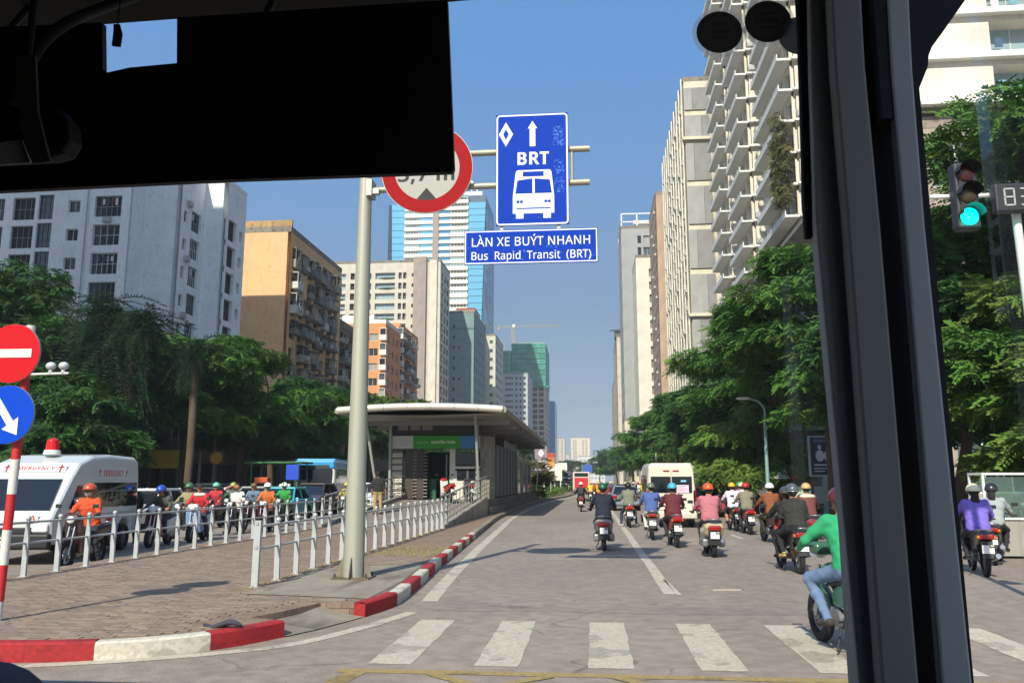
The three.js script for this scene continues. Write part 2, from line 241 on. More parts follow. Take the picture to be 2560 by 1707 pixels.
// ================================================================ BUILDINGS
// a wall in the xy plane facing +z, lower left corner at the origin, with rectangular openings of depth t
function wallHoles(w, h, holes, t) {
  const eps = 1e-4, uniq = a => [...new Set(a.map(v => Math.round(v * 1000) / 1000))].sort((p, q) => p - q);
  const xs = uniq([0, w, ...holes.flatMap(o => [o[0], o[2]])]).filter(v => v >= -eps && v <= w + eps), ys = uniq([0, h, ...holes.flatMap(o => [o[1], o[3]])]).filter(v => v >= -eps && v <= h + eps), f = [];
  for (let j = 0; j + 1 < ys.length; j++) {
    let run = null; const my = (ys[j] + ys[j + 1]) / 2;
    for (let i = 0; i + 1 < xs.length; i++) {
      const mx = (xs[i] + xs[i + 1]) / 2, open = holes.some(o => mx > o[0] && mx < o[2] && my > o[1] && my < o[3]);
      if (open) { if (run !== null) { f.push([[run, ys[j], 0], [xs[i], ys[j], 0], [xs[i], ys[j + 1], 0], [run, ys[j + 1], 0]]); run = null; } } else if (run === null) run = xs[i];
    }
    if (run !== null) f.push([[run, ys[j], 0], [w, ys[j], 0], [w, ys[j + 1], 0], [run, ys[j + 1], 0]]);
  }
  for (const [a, b, c, d] of holes) f.push([[a, b, 0], [a, b, -t], [c, b, -t], [c, b, 0]], [[a, d, 0], [c, d, 0], [c, d, -t], [a, d, -t]], [[a, b, 0], [a, d, 0], [a, d, -t], [a, b, -t]], [[c, b, 0], [c, b, -t], [c, d, -t], [c, d, 0]]);
  return quads(f);
}
const glassDark = P('#1d252b', .12), glassMid = P('#4a565c', .16), glassBlue = P('#5f8fa8', .1), curtain = M('#8f8d86', .7), glassVoid = M('#23231f', .8), glassPale = P('#8ea3a8', .2);
const winMats = [glassDark, glassDark, glassMid, curtain, glassVoid];
const matFrame = M('#c9cbc8', .5), matFrameDark = M('#3c3f40', .5), matGrille = M('#8d8f8c', .5, { metalness: .3 });
const paneCache = new Map(), frameCache = new Map();
const paneGeo = (w, h) => { const k = w.toFixed(2) + 'x' + h.toFixed(2); if (!paneCache.has(k)) paneCache.set(k, box(w, h, .05)); return paneCache.get(k); };
function frameGeo(w, h, nx, ny, t) { const k = [w.toFixed(2), h.toFixed(2), nx, ny, t].join(); if (!frameCache.has(k)) { const a = [box(w, t, t, 0, h / 2 - t / 2, .04), box(w, t, t, 0, -h / 2 + t / 2, .04), box(t, h - 2 * t, t, -w / 2 + t / 2, 0, .04), box(t, h - 2 * t, t, w / 2 - t / 2, 0, .04)]; for (let i = 1; i < nx; i++) a.push(box(t * .8, h - 2 * t, t * .8, -w / 2 + w * i / nx, 0, .041)); for (let j = 1; j < ny; j++) a.push(box(w - 2 * t, t * .8, t * .8, 0, -h / 2 + h * j / ny, .042)); frameCache.set(k, merge(a)); } return frameCache.get(k); }
const TURN = { front: 0, right: Math.PI / 2, left: -Math.PI / 2 };
// b: {x0,x1 (left/right), zf (front), zb (back), y0, h}; faces: {front|right|left: {holes:[[u0,v0,u1,v1,{m,nx,ny,fm}]], t}}
function building(name, label, b, mat, faces, roofMat = matConcrete) {
  const y0 = b.y0 || 0, root = thing(name, label, 'building', [(b.x0 + b.x1) / 2, 0, (b.zf + b.zb) / 2]), W = b.x1 - b.x0, D = b.zf - b.zb, geos = [];
  block(root, b, mat, faces, geos); mesh('wall', geos, mat, root);
  if (b.parapet !== 0) mesh('roof', [box(W - .5, .3, D - .5, 0, y0 + b.h + .1, 0), box(W + .1, .8, .25, 0, y0 + b.h + .4, D / 2 - .1), box(W + .1, .8, .25, 0, y0 + b.h + .4, -D / 2 + .1), box(.25, .8, D - .5, -W / 2 + .1, y0 + b.h + .4, 0), box(.25, .8, D - .5, W / 2 - .1, y0 + b.h + .4, 0)], roofMat, root);
  return root;
}
function block(root, b, mat, faces, geos) {             // appends wall geometry, adds windows to root
  const y0 = b.y0 || 0, ox = root.position.x, oz = root.position.z, W = b.x1 - b.x0, D = b.zf - b.zb, cx = (b.x0 + b.x1) / 2 - ox, cz = (b.zf + b.zb) / 2 - oz;
  const ins = { front: 0, right: 0, left: 0 };
  for (const f of Object.keys(faces)) { const t = faces[f].t || .25; ins[f] = faces[f].holes.length ? t + .03 : 0; }
  geos.push(box(W - ins.left - ins.right, b.h, D - ins.front, cx + (ins.left - ins.right) / 2, y0 + b.h / 2, cz - ins.front / 2));
  for (const [f, s] of Object.entries(faces)) {
    const w = f === 'front' ? W : D, t = s.t || .25;
    if (!s.holes.length) continue;
    const m4 = new THREE.Matrix4().makeRotationY(TURN[f]);
    const org = f === 'front' ? V3(cx - W / 2, y0, cz + D / 2) : f === 'right' ? V3(cx + W / 2, y0, cz + D / 2) : V3(cx - W / 2, y0, cz - D / 2);
    m4.setPosition(org); geos.push(wallHoles(w, b.h, s.holes, t).applyMatrix4(m4));
    for (const [u0, v0, u1, v1, o = {}] of s.holes) {
      const ww = u1 - u0, hh = v1 - v0, p = V3((u0 + u1) / 2, (v0 + v1) / 2, -t + .02).applyMatrix4(m4);
      const pane = mesh(o.n || 'window', paneGeo(ww, hh), o.m || pick(winMats), root); pane.position.copy(p); pane.rotation.y = TURN[f];
      if (o.nx) mesh('frame', frameGeo(ww, hh, o.nx, o.ny || 1, o.ft || .07), o.fm || matFrame, pane);
      if (o.c) o.c(pane, ww, hh);
    }
  }
}
const grid = (n, m, u0, du, v0, dv, w, h, o = {}, keep = () => true) => { const a = []; for (let j = 0; j < m; j++) for (let i = 0; i < n; i++) if (keep(i, j)) a.push([u0 + i * du, v0 + j * dv, u0 + i * du + w, v0 + j * dv + h, typeof o === 'function' ? o(i, j) : o]); return a; };
const acBox = () => merge([rbox(.9, .6, .34, .03), cyl(.2, .2, .02, -.15, 0, .18, 14, 'z')]); const acGeo = acBox(), matAC = M('#a7a9a5', .6);
const sillGeo = w => box(w, .08, .3);

// ---- white stepped apartment block, left
{
  const mat = wall('#eef4f9', streak), root = thing('white_apartment_block', 'white stepped apartment block with caged windows behind the trees at left', 'building', [-50, 0, -88]), g = [], fl = 3.15, H = 36, lv = n => 1.05 + n * fl;
  const cage = { nx: 4, ny: 2, fm: matGrille, ft: .06 }, small = { nx: 2, fm: matFrame };
  const laundry = (p, w, h) => { const m = [M('#43556b', .9), M('#7b3a3f', .9), M('#d5d3cb', .9), M('#2e3034', .9), M('#8aa0a8', .9)]; for (let i = 0; i < 5; i++) { const o = mesh('laundry', box(.28, rr(.5, .8), .03), pick(m), p); o.position.set(-w / 2 + .4 + i * (w - .6) / 5, h / 2 - .6, .12); } };
  const big = j => ({ m: glassDark, nx: pick([4, 5]), ny: 2, fm: j % 3 ? matFrame : matGrille, ft: .07, c: j % 2 ? laundry : null });
  block(root, { x0: -66, x1: -48.4, zf: -80, zb: -93.2, h: H }, mat, {
    front: { t: .35, holes: [...grid(1, 11, 4.3, 1, lv(0), fl, 2.5, 2.5, { m: glassVoid, ...cage }), ...grid(1, 11, 7.2, 1, lv(0), fl, 1.7, 2.75, { m: glassMid, nx: 3, ny: 3, fm: matFrameDark, ft: .08 }), ...grid(1, 11, 10.6, 1, lv(0) + .7, fl, 1.35, 1.3, small), ...grid(1, 11, 13.6, 1, lv(0) + .1, fl, 3.0, 2.3, (i, j) => big(j)), ...grid(1, 11, .8, 1, lv(0), fl, 2.5, 2.5, { m: glassDark, ...cage })] },
  }, g);
  block(root, { x0: -48.39, x1: -44.2, zf: -82.8, zb: -93.25, h: H }, mat, { front: { holes: [] }, right: { t: .35, holes: [...grid(1, 10, .7, 1, lv(0) + .5, fl, .9, 1.3, small), ...grid(1, 10, 2.4, 1, lv(0), fl, 2.2, 2.3, (i, j) => big(j))] } }, g);
  block(root, { x0: -44.19, x1: -41.5, zf: -88.2, zb: -93.3, h: H }, mat, { front: { holes: [] }, right: { t: .5, holes: [...grid(1, 10, .5, 1, lv(0) - .1, fl, 2.2, 2.5, { m: glassVoid, nx: 2, ny: 2, fm: matFrameDark }), ...grid(1, 10, 3.5, 1, lv(0) + .5, fl, .9, 1.3, small)] } }, g);
  mesh('wall', g, mat, root);
  mesh('roof', [box(17.8, .5, 13.4, -7.2, H + .24, 1.4), box(4.3, .5, 10.6, 3.7, H + .24, 0), box(2.8, .5, 5.2, 7.15, H + .24, -2.7)], mat, root);
  for (let i = 0; i < 10; i++) { const a = mesh('air_conditioner', acGeo, matAC, root); a.position.set(pick([-.6, -4.6, -10.4]) + rr(-.3, .3), lv(1) + i * fl - .3, 8.2); if (i % 2) { a.position.set(6.0, lv(1) + i * fl - .4, 3.6); a.rotation.y = Math.PI / 2; } }
  mesh('drain_pipe', [bar([5.4, 0, 5.3], [5.4, 36, 5.3], .07), bar([-3.2, 0, 8.1], [-3.2, 36, 8.1], .06)], M('#a9b0b4', .6), root);
}
// ---- tall block out of the frame at left whose shadow lies over the white block
{
  building('grey_apartment_tower', 'tall grey apartment tower just beyond the left edge of the picture', { x0: -70, x1: -42.7, zf: -34, zb: -52, h: 63.5 }, wall('#b9b6ae', streak), { front: { t: .3, holes: grid(7, 17, 2, 3.8, 3, 3.2, 1.6, 1.6, { nx: 2 }) }, right: { t: .3, holes: grid(4, 17, 2, 4, 3, 3.2, 1.6, 1.6, { nx: 2 }) } });
}
// ---- beige slab with cluttered balcony side
function clutterSide(root, xFace, z0, len, y0, fl, n, seedCols, dark) {
  // enclosed balconies, cages and boxes bolted on a facade that faces right
  const mats = [M('#a9a79d', .8, { map: grime }), M('#8c8e8a', .7, { map: grime }), M('#b9b5a8', .85, { map: grime }), M('#6f7a7c', .6, { map: grime }), M('#c9c8c0', .8, { map: soft })];
  const cols = Math.floor(len / seedCols);
  for (let j = 0; j < n; j++) for (let i = 0; i < cols; i++) {
    if (R() < .12) continue;
    const w = seedCols * rr(.62, .9), h = fl * rr(.55, .86), d = rr(.5, 1.5), z = z0 - (i + .5) * seedCols, y = y0 + j * fl + fl * .45;
    const bal = mesh('balcony', [box(d, h * .42, w, d / 2, -h * .29, 0), box(d * .96, .1, w * 1.02, d / 2, h * .5, 0), box(.07, h * .58, .07, d * .94, h * .2, w / 2 - .05), box(.07, h * .58, .07, d * .94, h * .2, -w / 2 + .05), box(.05, h * .58, .05, d * .95, h * .2, 0)], pick(mats), root);
    bal.position.set(xFace - root.position.x, y, z - root.position.z);
    const gl = mesh('glazing', box(.04, h * .56, w * .9, d * rr(.3, .85), h * .21, 0), pick([glassDark, glassVoid, glassMid, curtain]), bal); if (R() < .35) { const a = mesh('air_conditioner', acGeo, matAC, bal); a.position.set(d + .2, -h * .25, rr(-.2, .2) * w); a.rotation.y = Math.PI / 2; }
    if (R() < .25) mesh('awning', box(.9, .05, w, d + .3, h * .52, 0, 0, 0, -.35), pick([M('#7d6a58', .8), M('#8f9598', .6), M('#5d6f62', .8)]), bal);
  }
}
{
  const root = building('beige_slab_block', 'old beige slab block with a blank sunlit end wall and caged balconies', { x0: -55.8, x1: -40.2, zf: -105, zb: -128, h: 35.2 }, wall('#dcb585', streak), { front: { holes: [] }, right: { t: .4, holes: grid(7, 10, .9, 3.15, 1.5, 3.2, 1.7, 2, { m: glassVoid }) } });
  const wx = 15.6 / 2; mesh('parapet_wall', box(15.7, 1.6, .35, 0, 36.1, 11.2), wall('#c9a878', grime), root); mesh('stair_head', box(5, 2.2, 6, -3.5, 36.8, 6), wall('#cdb084', soft), root);
  clutterSide(root, -40.2, -105.4, 22, 1.6, 3.2, 10, 3.15);
  const r2 = building('brown_slab_block', 'weathered brown slab block with cluttered balconies behind the beige one', { x0: -54, x1: -41.2, zf: -131, zb: -146, h: 27.5 }, wall('#8d7462', grime), { front: { holes: [] }, right: { t: .4, holes: grid(4, 8, 1, 3.3, 1.5, 3.2, 1.8, 2, { m: glassVoid }) } });
  clutterSide(r2, -41.2, -131.3, 14.5, 1.6, 3.2, 8, 3.3);
}
// ---- orange blocks
{
  const om = wall('#d5935f', soft), wh = M('#d8d4c8', .8);
  const cornerBalconies = (root, x, z, n, y0, fl) => { for (let j = 0; j < n; j++) { const b = mesh('balcony', [box(1.5, 1.1, 1.4, 0, 0, 0), box(1.56, .12, 1.46, 0, 1.9, 0), box(.1, 1.3, .1, .65, 1.2, .6), box(.1, 1.3, .1, -.65, 1.2, .6)], wh, root); b.position.set(x - root.position.x, y0 + j * fl, z - root.position.z); mesh('glazing', box(1.3, 1.2, .05, 0, 1.2, .4), pick([glassDark, glassMid, curtain]), b); } };
  const r = building('orange_apartment_block', 'orange apartment block with white corner balconies behind the sign pole', { x0: -54, x1: -43.3, zf: -170, zb: -184, h: 35 }, om, { front: { t: .3, holes: [...grid(2, 10, 2, 5.2, 2.4, 3.2, 1.9, 1.6, { nx: 2, fm: matFrame })] }, right: { t: .3, holes: grid(3, 10, 2, 4, 2.4, 3.2, 1.8, 1.8, { nx: 2 }) } }, wh);
  cornerBalconies(r, -43.6, -169.6, 10, 3, 3.2);
  mesh('roof_room', box(7, 2, 6, -1, 36, 3), wh, r);
  const r2 = building('orange_apartment_block', 'narrower orange block with a dark balcony side, right of the first orange block', { x0: -49, x1: -44.2, zf: -187, zb: -207, h: 37.5 }, om, { front: { holes: [] }, right: { t: .3, holes: grid(5, 11, 1.5, 3.8, 2.4, 3.2, 1.8, 2, { m: glassVoid }) } }, om);
  cornerBalconies(r2, -43.9, -186.6, 11, 3, 3.2); clutterSide(r2, -44.2, -189, 17, 2, 3.2, 11, 3.8);
}
// ---- pale apartment block with planted balconies
const leafDark = M('#3f5530', .9);
{
  const fl = 3.1, n = 20, root = building('pale_apartment_block', 'pale cream apartment block with planted balcony rows and a grey vertical slab', { x0: -78.6, x1: -43.7, zf: -235, zb: -251, h: 66 }, wall('#c9c2b2', soft), {
    front: { t: .9, holes: [...grid(1, n, .6, 1, 2.2, fl, 5.6, 1.9, { m: glassPale, nx: 4, fm: matFrame }), ...grid(1, n, 7.6, 1, 2.2, fl, 1.3, 2, { m: glassVoid }), ...grid(1, n, 9.8, 1, 2.2, fl, 4.2, 1.9, { m: glassMid, nx: 3, fm: matFrame }), ...grid(1, n, 15.2, 1, 2.2, fl, 6, 1.9, { m: glassPale, nx: 4, fm: matFrame }), ...grid(2, n, 22.2, 1.4, 2.2, fl, 1, 1.9, { m: glassDark, nx: 2 }), ...grid(2, n, 26.2, 1.1, 2.7, fl, .8, 1.1, { m: glassMid, nx: 2 })] },
    right: { t: .1, holes: grid(3, n, 2, 4.6, 2.4, fl, 2.6, 2, { m: glassVoid }) } });
  const g = M('#9c9186', .85, { map: soft }); mesh('vertical_slab', box(3.8, 67.5, 1.2, 11.4, 33.7, 8.4), g, root); mesh('vertical_slab', box(2.2, 66.5, .8, 15.4, 33.2, 8.3), wall('#d2ccbb', soft), root);
  for (let j = 0; j < n; j++) for (const [x, w] of [[-13.6, 5.8], [1.3, 6.2], [-5.1, 4.4]]) if (R() < .38) { const p = mesh('planter', new THREE.IcosahedronGeometry(1, 2), leafDark, root); const a = p.geometry.attributes.position; for (let i = 0; i < a.count; i++) { const q = rr(.7, 1.15); a.setXYZ(i, a.getX(i) * q * w * .45, a.getY(i) * q * .34, a.getZ(i) * q * .4); } p.geometry.computeVertexNormals(); p.position.set(x, 2.4 + j * fl, 7.9); }
  for (let j = 0; j < n; j++) { const b = mesh('balcony', box(1, 1, 2.4), M('#cfccc4', .8), root); b.position.set(17.2, 3.2 + j * fl, 3.5); }
}
// ---- glass tower with white bands
{
  const cream = M('#ded9c8', .6), bluG = P('#6cb0cf', .14, { metalness: .25 }), bluD = P('#4788ad', .14, { metalness: .3 }), dark = P('#2b4256', .16, { metalness: .2 });
  const root = thing('glass_tower', 'tall tower with pale blue glass wings and cream banded front', 'building', [-79, 0, -430]), fl = 3.6; root.scale.x = 1.07;
  mesh('core', box(31.5, 150, 38, 0, 75, 0), M('#5a7f92', .3), root);
  for (let j = 0; j < 41; j++) { mesh('cream_band', box(31.6, 1.75, .8, 0, 2.2 + j * fl, 19.3), cream, root); for (const [x, w, m] of [[-12, 6.8, glassMid], [-4.8, 6.2, bluG], [4.2, 5.4, bluD], [11.2, 8, glassVoid]]) { const o = mesh('window', paneGeo(w, 1.7), (R() < .25 ? glassPale : m), root); o.position.set(x, 4 + j * fl, 19.06); if (m === glassMid || m === glassVoid) mesh('mullion', frameGeo(w, 1.7, 5, 1, .22), cream, o); } }
  mesh('pier', box(2.9, 150, 1.4, -.2, 75, 19.5), M('#94877a', .8), root);
  // wings: glass sheets that lean outward
  const wing = (x0b, x1b, x0t, x1t, m, h0, h1) => { for (let j = 0; j < 40; j++) { const y = 2 + j * fl; if (y < h0 || y > h1) continue; const t0 = y / 150, t1 = (y + fl - .25) / 150, L = (a, b, t) => a + (b - a) * t; const o = mesh('glass_panel', hexa([[L(x0b, x0t, t0), y, 18.8], [L(x1b, x1t, t0), y, 18.8], [L(x1b, x1t, t0), y, 10], [L(x0b, x0t, t0), y, 10], [L(x0b, x0t, t1), y + fl - .25, 18.8], [L(x1b, x1t, t1), y + fl - .25, 18.8], [L(x1b, x1t, t1), y + fl - .25, 10], [L(x0b, x0t, t1), y + fl - .25, 10]]), m, root); } };
  wing(-19.6, -15.8, -22.6, -15.8, bluG, 0, 150); wing(-24, -20, -24, -22.8, dark, 0, 150); wing(15.8, 20.2, 15.8, 24.3, bluG, 46, 150);
  const side = (j, z, w, m) => { const o = mesh('glass_panel', box(.3, fl - .3, w), m, root); o.position.set(24.3, 4 + j * fl, z); };
  mesh('side_core', box(8.2, 150, 36, 20, 75, -.4), M('#3b5568', .3), root); for (let j = 0; j < 40; j++) for (let k = 0; k < 5; k++) side(j, 14 - k * 7, 6.6, pick([dark, dark, bluD, glassMid]));
  mesh('roof_cap', box(40, 3, 30, 2, 151.5, 0), cream, root); mesh('roof_truss', [bar([10, 153, 10], [16, 161, 10], .3), bar([16, 161, 10], [20, 153, 10], .3), bar([16, 153, 10], [16, 161, 10], .25)], cream, root);
}
// ---- teal, cream and grey blocks further on
{
  const t = building('teal_apartment_block', 'blank teal grey block with few small windows beside the sign pole', { x0: -45.4, x1: -37.2, zf: -260, zb: -290, h: 55.5 }, wall('#7b9391', soft), { front: { t: .3, holes: [...grid(1, 15, 1.4, 1, 3, 3.4, .7, 1, { m: glassDark }), ...grid(1, 15, 3.2, 1, 3, 3.4, .6, .8, { m: glassDark }, (i, j) => j % 3 === 0)] }, right: { t: .1, holes: grid(6, 15, 2, 4.6, 2.5, 3.4, 2.6, 2.2, { m: glassVoid, nx: 2 }) } });
  mesh('floor_line', box(8.3, .35, .2, 0, 50.5, 15.1), M('#5f7876', .8), t);
  building('cream_apartment_block', 'cream block with a red roof band showing above the teal one', { x0: -49, x1: -42, zf: -296, zb: -310, h: 64 }, wall('#cfc9b4', soft), { front: { t: .3, holes: grid(2, 18, 1.4, 2.6, 3, 3.4, 1.4, 1.5, { m: glassMid }) } }, M('#8a4438', .8));
  building('cream_narrow_block', 'narrow cream block right of the teal one', { x0: -41, x1: -36.2, zf: -312, zb: -340, h: 57 }, wall('#c9c8b4', soft), { front: { t: .3, holes: grid(1, 16, 2.6, 1, 3, 3.4, 1.2, 1.3, { m: glassMid }) }, right: { t: .1, holes: grid(5, 16, 2, 5, 3, 3.4, 2.4, 2, { m: glassVoid }) } });
  building('grey_window_block', 'grey white apartment block with even rows of square windows', { x0: -55, x1: -36.2, zf: -475, zb: -515, h: 63 }, wall('#b4b7b6', soft), { front: { t: .3, holes: [...grid(2, 18, .8, 2.1, 3, 3.35, 1.1, 1.6, { m: glassDark }), ...grid(1, 18, 5.4, 1, 3, 3.35, 5, 1.8, (i, j) => ({ m: glassDark, nx: 5, fm: matFrame, ft: .16 })), ...grid(2, 18, 11.6, 2.4, 3, 3.35, 1.2, 1.6, { m: glassDark }), ...grid(1, 18, 16.3, 1, 3, 3.35, 1.3, 1.6, { m: glassDark })] }, right: { t: .1, holes: grid(7, 18, 2, 5.4, 3, 3.35, 2.6, 2.2, { m: glassVoid }) } }, wall('#9a988f', soft));
  const net = M('#4f9c86', .85, { map: soft }), netD = M('#2f7a64', .85), con = wall('#b5ab97', soft);
  const gb = building('netted_construction_tower', 'tower under construction wrapped in green netting with a crane on top', { x0: -50, x1: -28.6, zf: -520, zb: -570, h: 61, parapet: 0 }, con, { front: { t: .6, holes: grid(5, 17, 1, 4.1, 2, 3.5, 3, 2.4, { m: glassVoid }) }, right: { t: .1, holes: grid(8, 17, 2, 6, 2, 3.5, 4, 2.4, { m: glassVoid }) } });
  for (let j = 0; j < 8; j++) for (let i = 0; i < 5; i++) { const o = mesh('netting_panel', box(4.3, 3.0, .3), (i + j) % 3 ? net : netD, gb); o.position.set(-8.6 + i * 4.3, 63 + j * 3.45, 25.1); mesh('netting_opening', box(2.6, .9, .1, 0, .2, .22), netD, o); }
  for (let j = 0; j < 8; j++) for (let i = 0; i < 6; i++) { const o = mesh('netting_panel', box(.3, 3.3, 8), net, gb); o.position.set(10.9, 63 + j * 3.45, 21 - i * 8.2); }
  mesh('slab_core', box(20.6, 27, 48, 0, 74.5, 0), M('#6f7a72', .9), gb); mesh('edge_beam', [box(24, 1.2, 4, 2, 60.6, 25)], netD, gb); mesh('roof_deck', box(21.6, .8, 50, 0, 88.6, 0), M('#a39d90', .8), gb);
  building('netted_lower_block', 'lower green netted block left of the tower under construction', { x0: -61, x1: -50.6, zf: -519, zb: -560, h: 84, parapet: 0 }, net, { front: { t: .3, holes: grid(2, 5, .8, 4.6, 66, 3.6, 3.8, 2.2, { m: netD, n: 'netting_panel' }) } });
  const cm = M('#b9a06a', .7), cr = thing('tower_crane', 'yellow tower crane standing on the netted tower', 'crane', [-49.2, 88.5, -524]);
  { const a = []; for (let k = 0; k < 4; k++) { const sx = k & 1 ? .8 : -.8, sz = k & 2 ? .8 : -.8; a.push(bar([sx, 0, sz], [sx, 11.5, sz], .16, 5)); } for (let j = 0; j < 7; j++) { a.push(bar([-.8, j * 1.6, .8], [.8, j * 1.6 + 1.6, .8], .1, 4), bar([.8, j * 1.6, -.8], [.8, j * 1.6 + 1.6, .8], .1, 4)); } mesh('mast', a, cm, cr); mesh('cab', box(1.8, 2, 1.8, .4, 12.2, .6), M('#d5d0c4', .6), cr); const j1 = [bar([-10, 11.7, 0], [30, 11.7, 0], .12, 4), bar([-10, 12.6, .6], [30, 12.3, .6], .1, 4)]; for (let i = 0; i < 26; i++) j1.push(bar([-9 + i * 1.5, 11.7, 0], [-8.2 + i * 1.5, 12.5, .6], .06, 4)); mesh('jib', j1, cm, cr); mesh('counterweight', box(1.6, 2.4, 1.2, -9.4, 10.6, 0), M('#8d8b86', .8), cr); }
  building('dark_blue_tower', 'dark blue glass tower beyond the station roof', { x0: -36, x1: -28.2, zf: -650, zb: -690, h: 64, parapet: 0 }, P('#22405f', .2, { metalness: .1 }), { front: { t: .25, holes: grid(3, 17, .5, 2.4, 2, 3.6, 2, 2.6, { m: P('#1b3a5c', .15) }) } });
  building('distant_tower', 'pale distant tower, left of the far pair at the end of the road', { x0: -47, x1: -35, zf: -1100, zb: -1120, h: 57 }, wall('#cdbfa6', soft), { front: { t: .4, holes: grid(2, 16, 2, 5, 2, 3.4, 2.6, 2.4, { m: curtain }) } });
  building('distant_tower', 'pale distant tower, widest of the far ones at the end of the road', { x0: -27, x1: -2, zf: -1100, zb: -1122, h: 58 }, wall('#d6cbb4', soft), { front: { t: .4, holes: [...grid(2, 16, 3, 2.6, 2, 3.4, 2, 2.4, { m: curtain }), ...grid(2, 16, 15, 4.2, 2, 3.4, 2.2, 2.4, { m: curtain })] } });
  building('distant_tower', 'slim pale tower between the two far ones', { x0: -33, x1: -29, zf: -1080, zb: -1100, h: 36 }, wall('#c9bba4', soft), { front: { t: .4, holes: grid(1, 9, 1.2, 1, 2, 3.4, 1.5, 2, { m: curtain }) } });
  building('distant_low_block', 'low white block closing the end of the road', { x0: -14, x1: 14, zf: -900, zb: -930, h: 28 }, wall('#cfcfc8', soft), { front: { t: .4, holes: grid(7, 5, 1.5, 3.8, 4, 4.6, 2.4, 2, { m: curtain }) } });
}
// ---- right side: white balcony tower on a podium
{
  const fl = 3.12, n = 15, y0 = 26, white = wall('#ddd8ca', soft), cream = wall('#ddd5c2', soft), slabM = M('#d9d8d2', .8), X = 21;
  const root = thing('white_balcony_tower', 'white apartment tower with stacked balcony slabs along the right side', 'building', [30, 0, -92]), g = [];
  const bays = [[-54, -66], [-76, -88], [-97, -106], [-112, -121]];
  const wins = len => grid(Math.max(1, Math.floor(len / 3.4)), n, 1, 3.3, .9, fl, 1.1, 1.5, { m: glassMid, nx: 2 });
  block(root, { x0: X, x1: 40, zf: -53.2, zb: -124, y0, h: n * fl + .8 }, white, { left: { t: .08, holes: [...grid(3, n, 26.5, 2.7, .9, fl, 1.1, 1.5, { m: glassMid, nx: 2 }), ...grid(2, n, 18.6, 3.2, .9, fl, 1.1, 1.5, { m: glassMid, nx: 2 }), ...grid(3, n, 45, 3, .9, fl, 1.1, 1.5, { m: glassMid, nx: 2 }), ...grid(3, n, 67, 3, .9, fl, 1.1, 1.5, { m: glassMid, nx: 2 })] }, front: { t: 1.2, holes: grid(2, n, 5.6, 8, .55, fl, 5.4, 2.1, { m: glassPale, nx: 3, ny: 1, fm: matFrame, c: (p, w) => { for (let i = 0; i < 4; i++) if (R() < .7) { const o = mesh('laundry', box(.5, rr(.6, 1), .05), pick([M('#d9d6cc', .9), M('#6fa0ad', .9), M('#48607a', .9), M('#b7a99a', .9)]), p); o.position.set(-w / 2 + .8 + i * 1.2, -.2, .6); } } }) } }, g);
  mesh('wall', g, white, root);
  for (let j = 0; j <= n; j++) mesh('floor_band', box(19.2, .42, .5, .5, y0 + j * fl + .1, 92 - 53.2 + .24), slabM, root);
  bays.forEach(([z0, z1], bi) => {
    const len = z0 - z1, zc = (z0 + z1) / 2; const bg = [];
    block(root, { x0: X - 1.5, x1: X - .01, zf: z0, zb: z1, y0, h: n * fl + .4 }, cream, { left: { t: .4, holes: grid(Math.floor(len / 3), n, .8, 3, .3, fl, 2, 2.3, { m: glassMid, nx: 2, ny: 1 }) } }, bg); mesh('bay_wall', bg, cream, root);
    for (let j = 0; j <= n; j++) { const b = mesh('balcony', [box(1.3, .22, len + .5, -.6, 0, 0), box(2.3, .22, .5, 1.2, .002, len / 2 + .3), box(.09, .45, len + .4, -1.2, .33, 0)], slabM, root); b.position.set(X - 1.5 - root.position.x, y0 + j * fl, zc - root.position.z); if (j < n) { const rail = []; for (let k = 0; k <= Math.floor(len / 1.4); k++) rail.push(bar([-1.2, .5, -len / 2 + k * 1.4], [-1.2, 1.15, -len / 2 + k * 1.4], .02, 4)); rail.push(bar([-1.2, 1.15, -len / 2], [-1.2, 1.15, len / 2], .025, 4)); mesh('railing', rail, M('#8c9090', .5), b); if (R() < .5) { const a = mesh('air_conditioner', acGeo, matAC, b); a.position.set(.8, .6, len / 2 + .5); } } }
  });
  // podium
  const pod = building('shop_podium', 'brown and glass shop podium under the white balcony tower', { x0: X - .6, x1: 41, zf: -53.6, zb: -134, h: 24.6 }, wall('#a3988a', soft), { left: { t: .5, holes: [...grid(12, 5, 2, 6.8, 1, 4.9, 5.2, 3.6, { m: glassBlue, nx: 3, ny: 2, fm: matFrame, ft: .12 })] }, front: { t: .4, holes: grid(3, 5, 2, 6.2, 1, 4.9, 4.8, 3.4, { m: glassMid, nx: 3, ny: 2, fm: matFrame, ft: .12 }) } });
  mesh('canopy', [box(2.4, .35, 50, -11.5, 23.4, 18), box(2.6, .3, 20, -11.5, 11.5, 30)], M('#8b857b', .7), pod);
  // red shop lettering fixed on the podium: short upright red boards
  for (let i = 0; i < 7; i++) mesh('red_sign_board', box(.25, 3.2 - (i % 3) * .5, 1.1, -11.3, 24.6, -2 + i * 1.5), M('#a8322c', .6), pod);
}
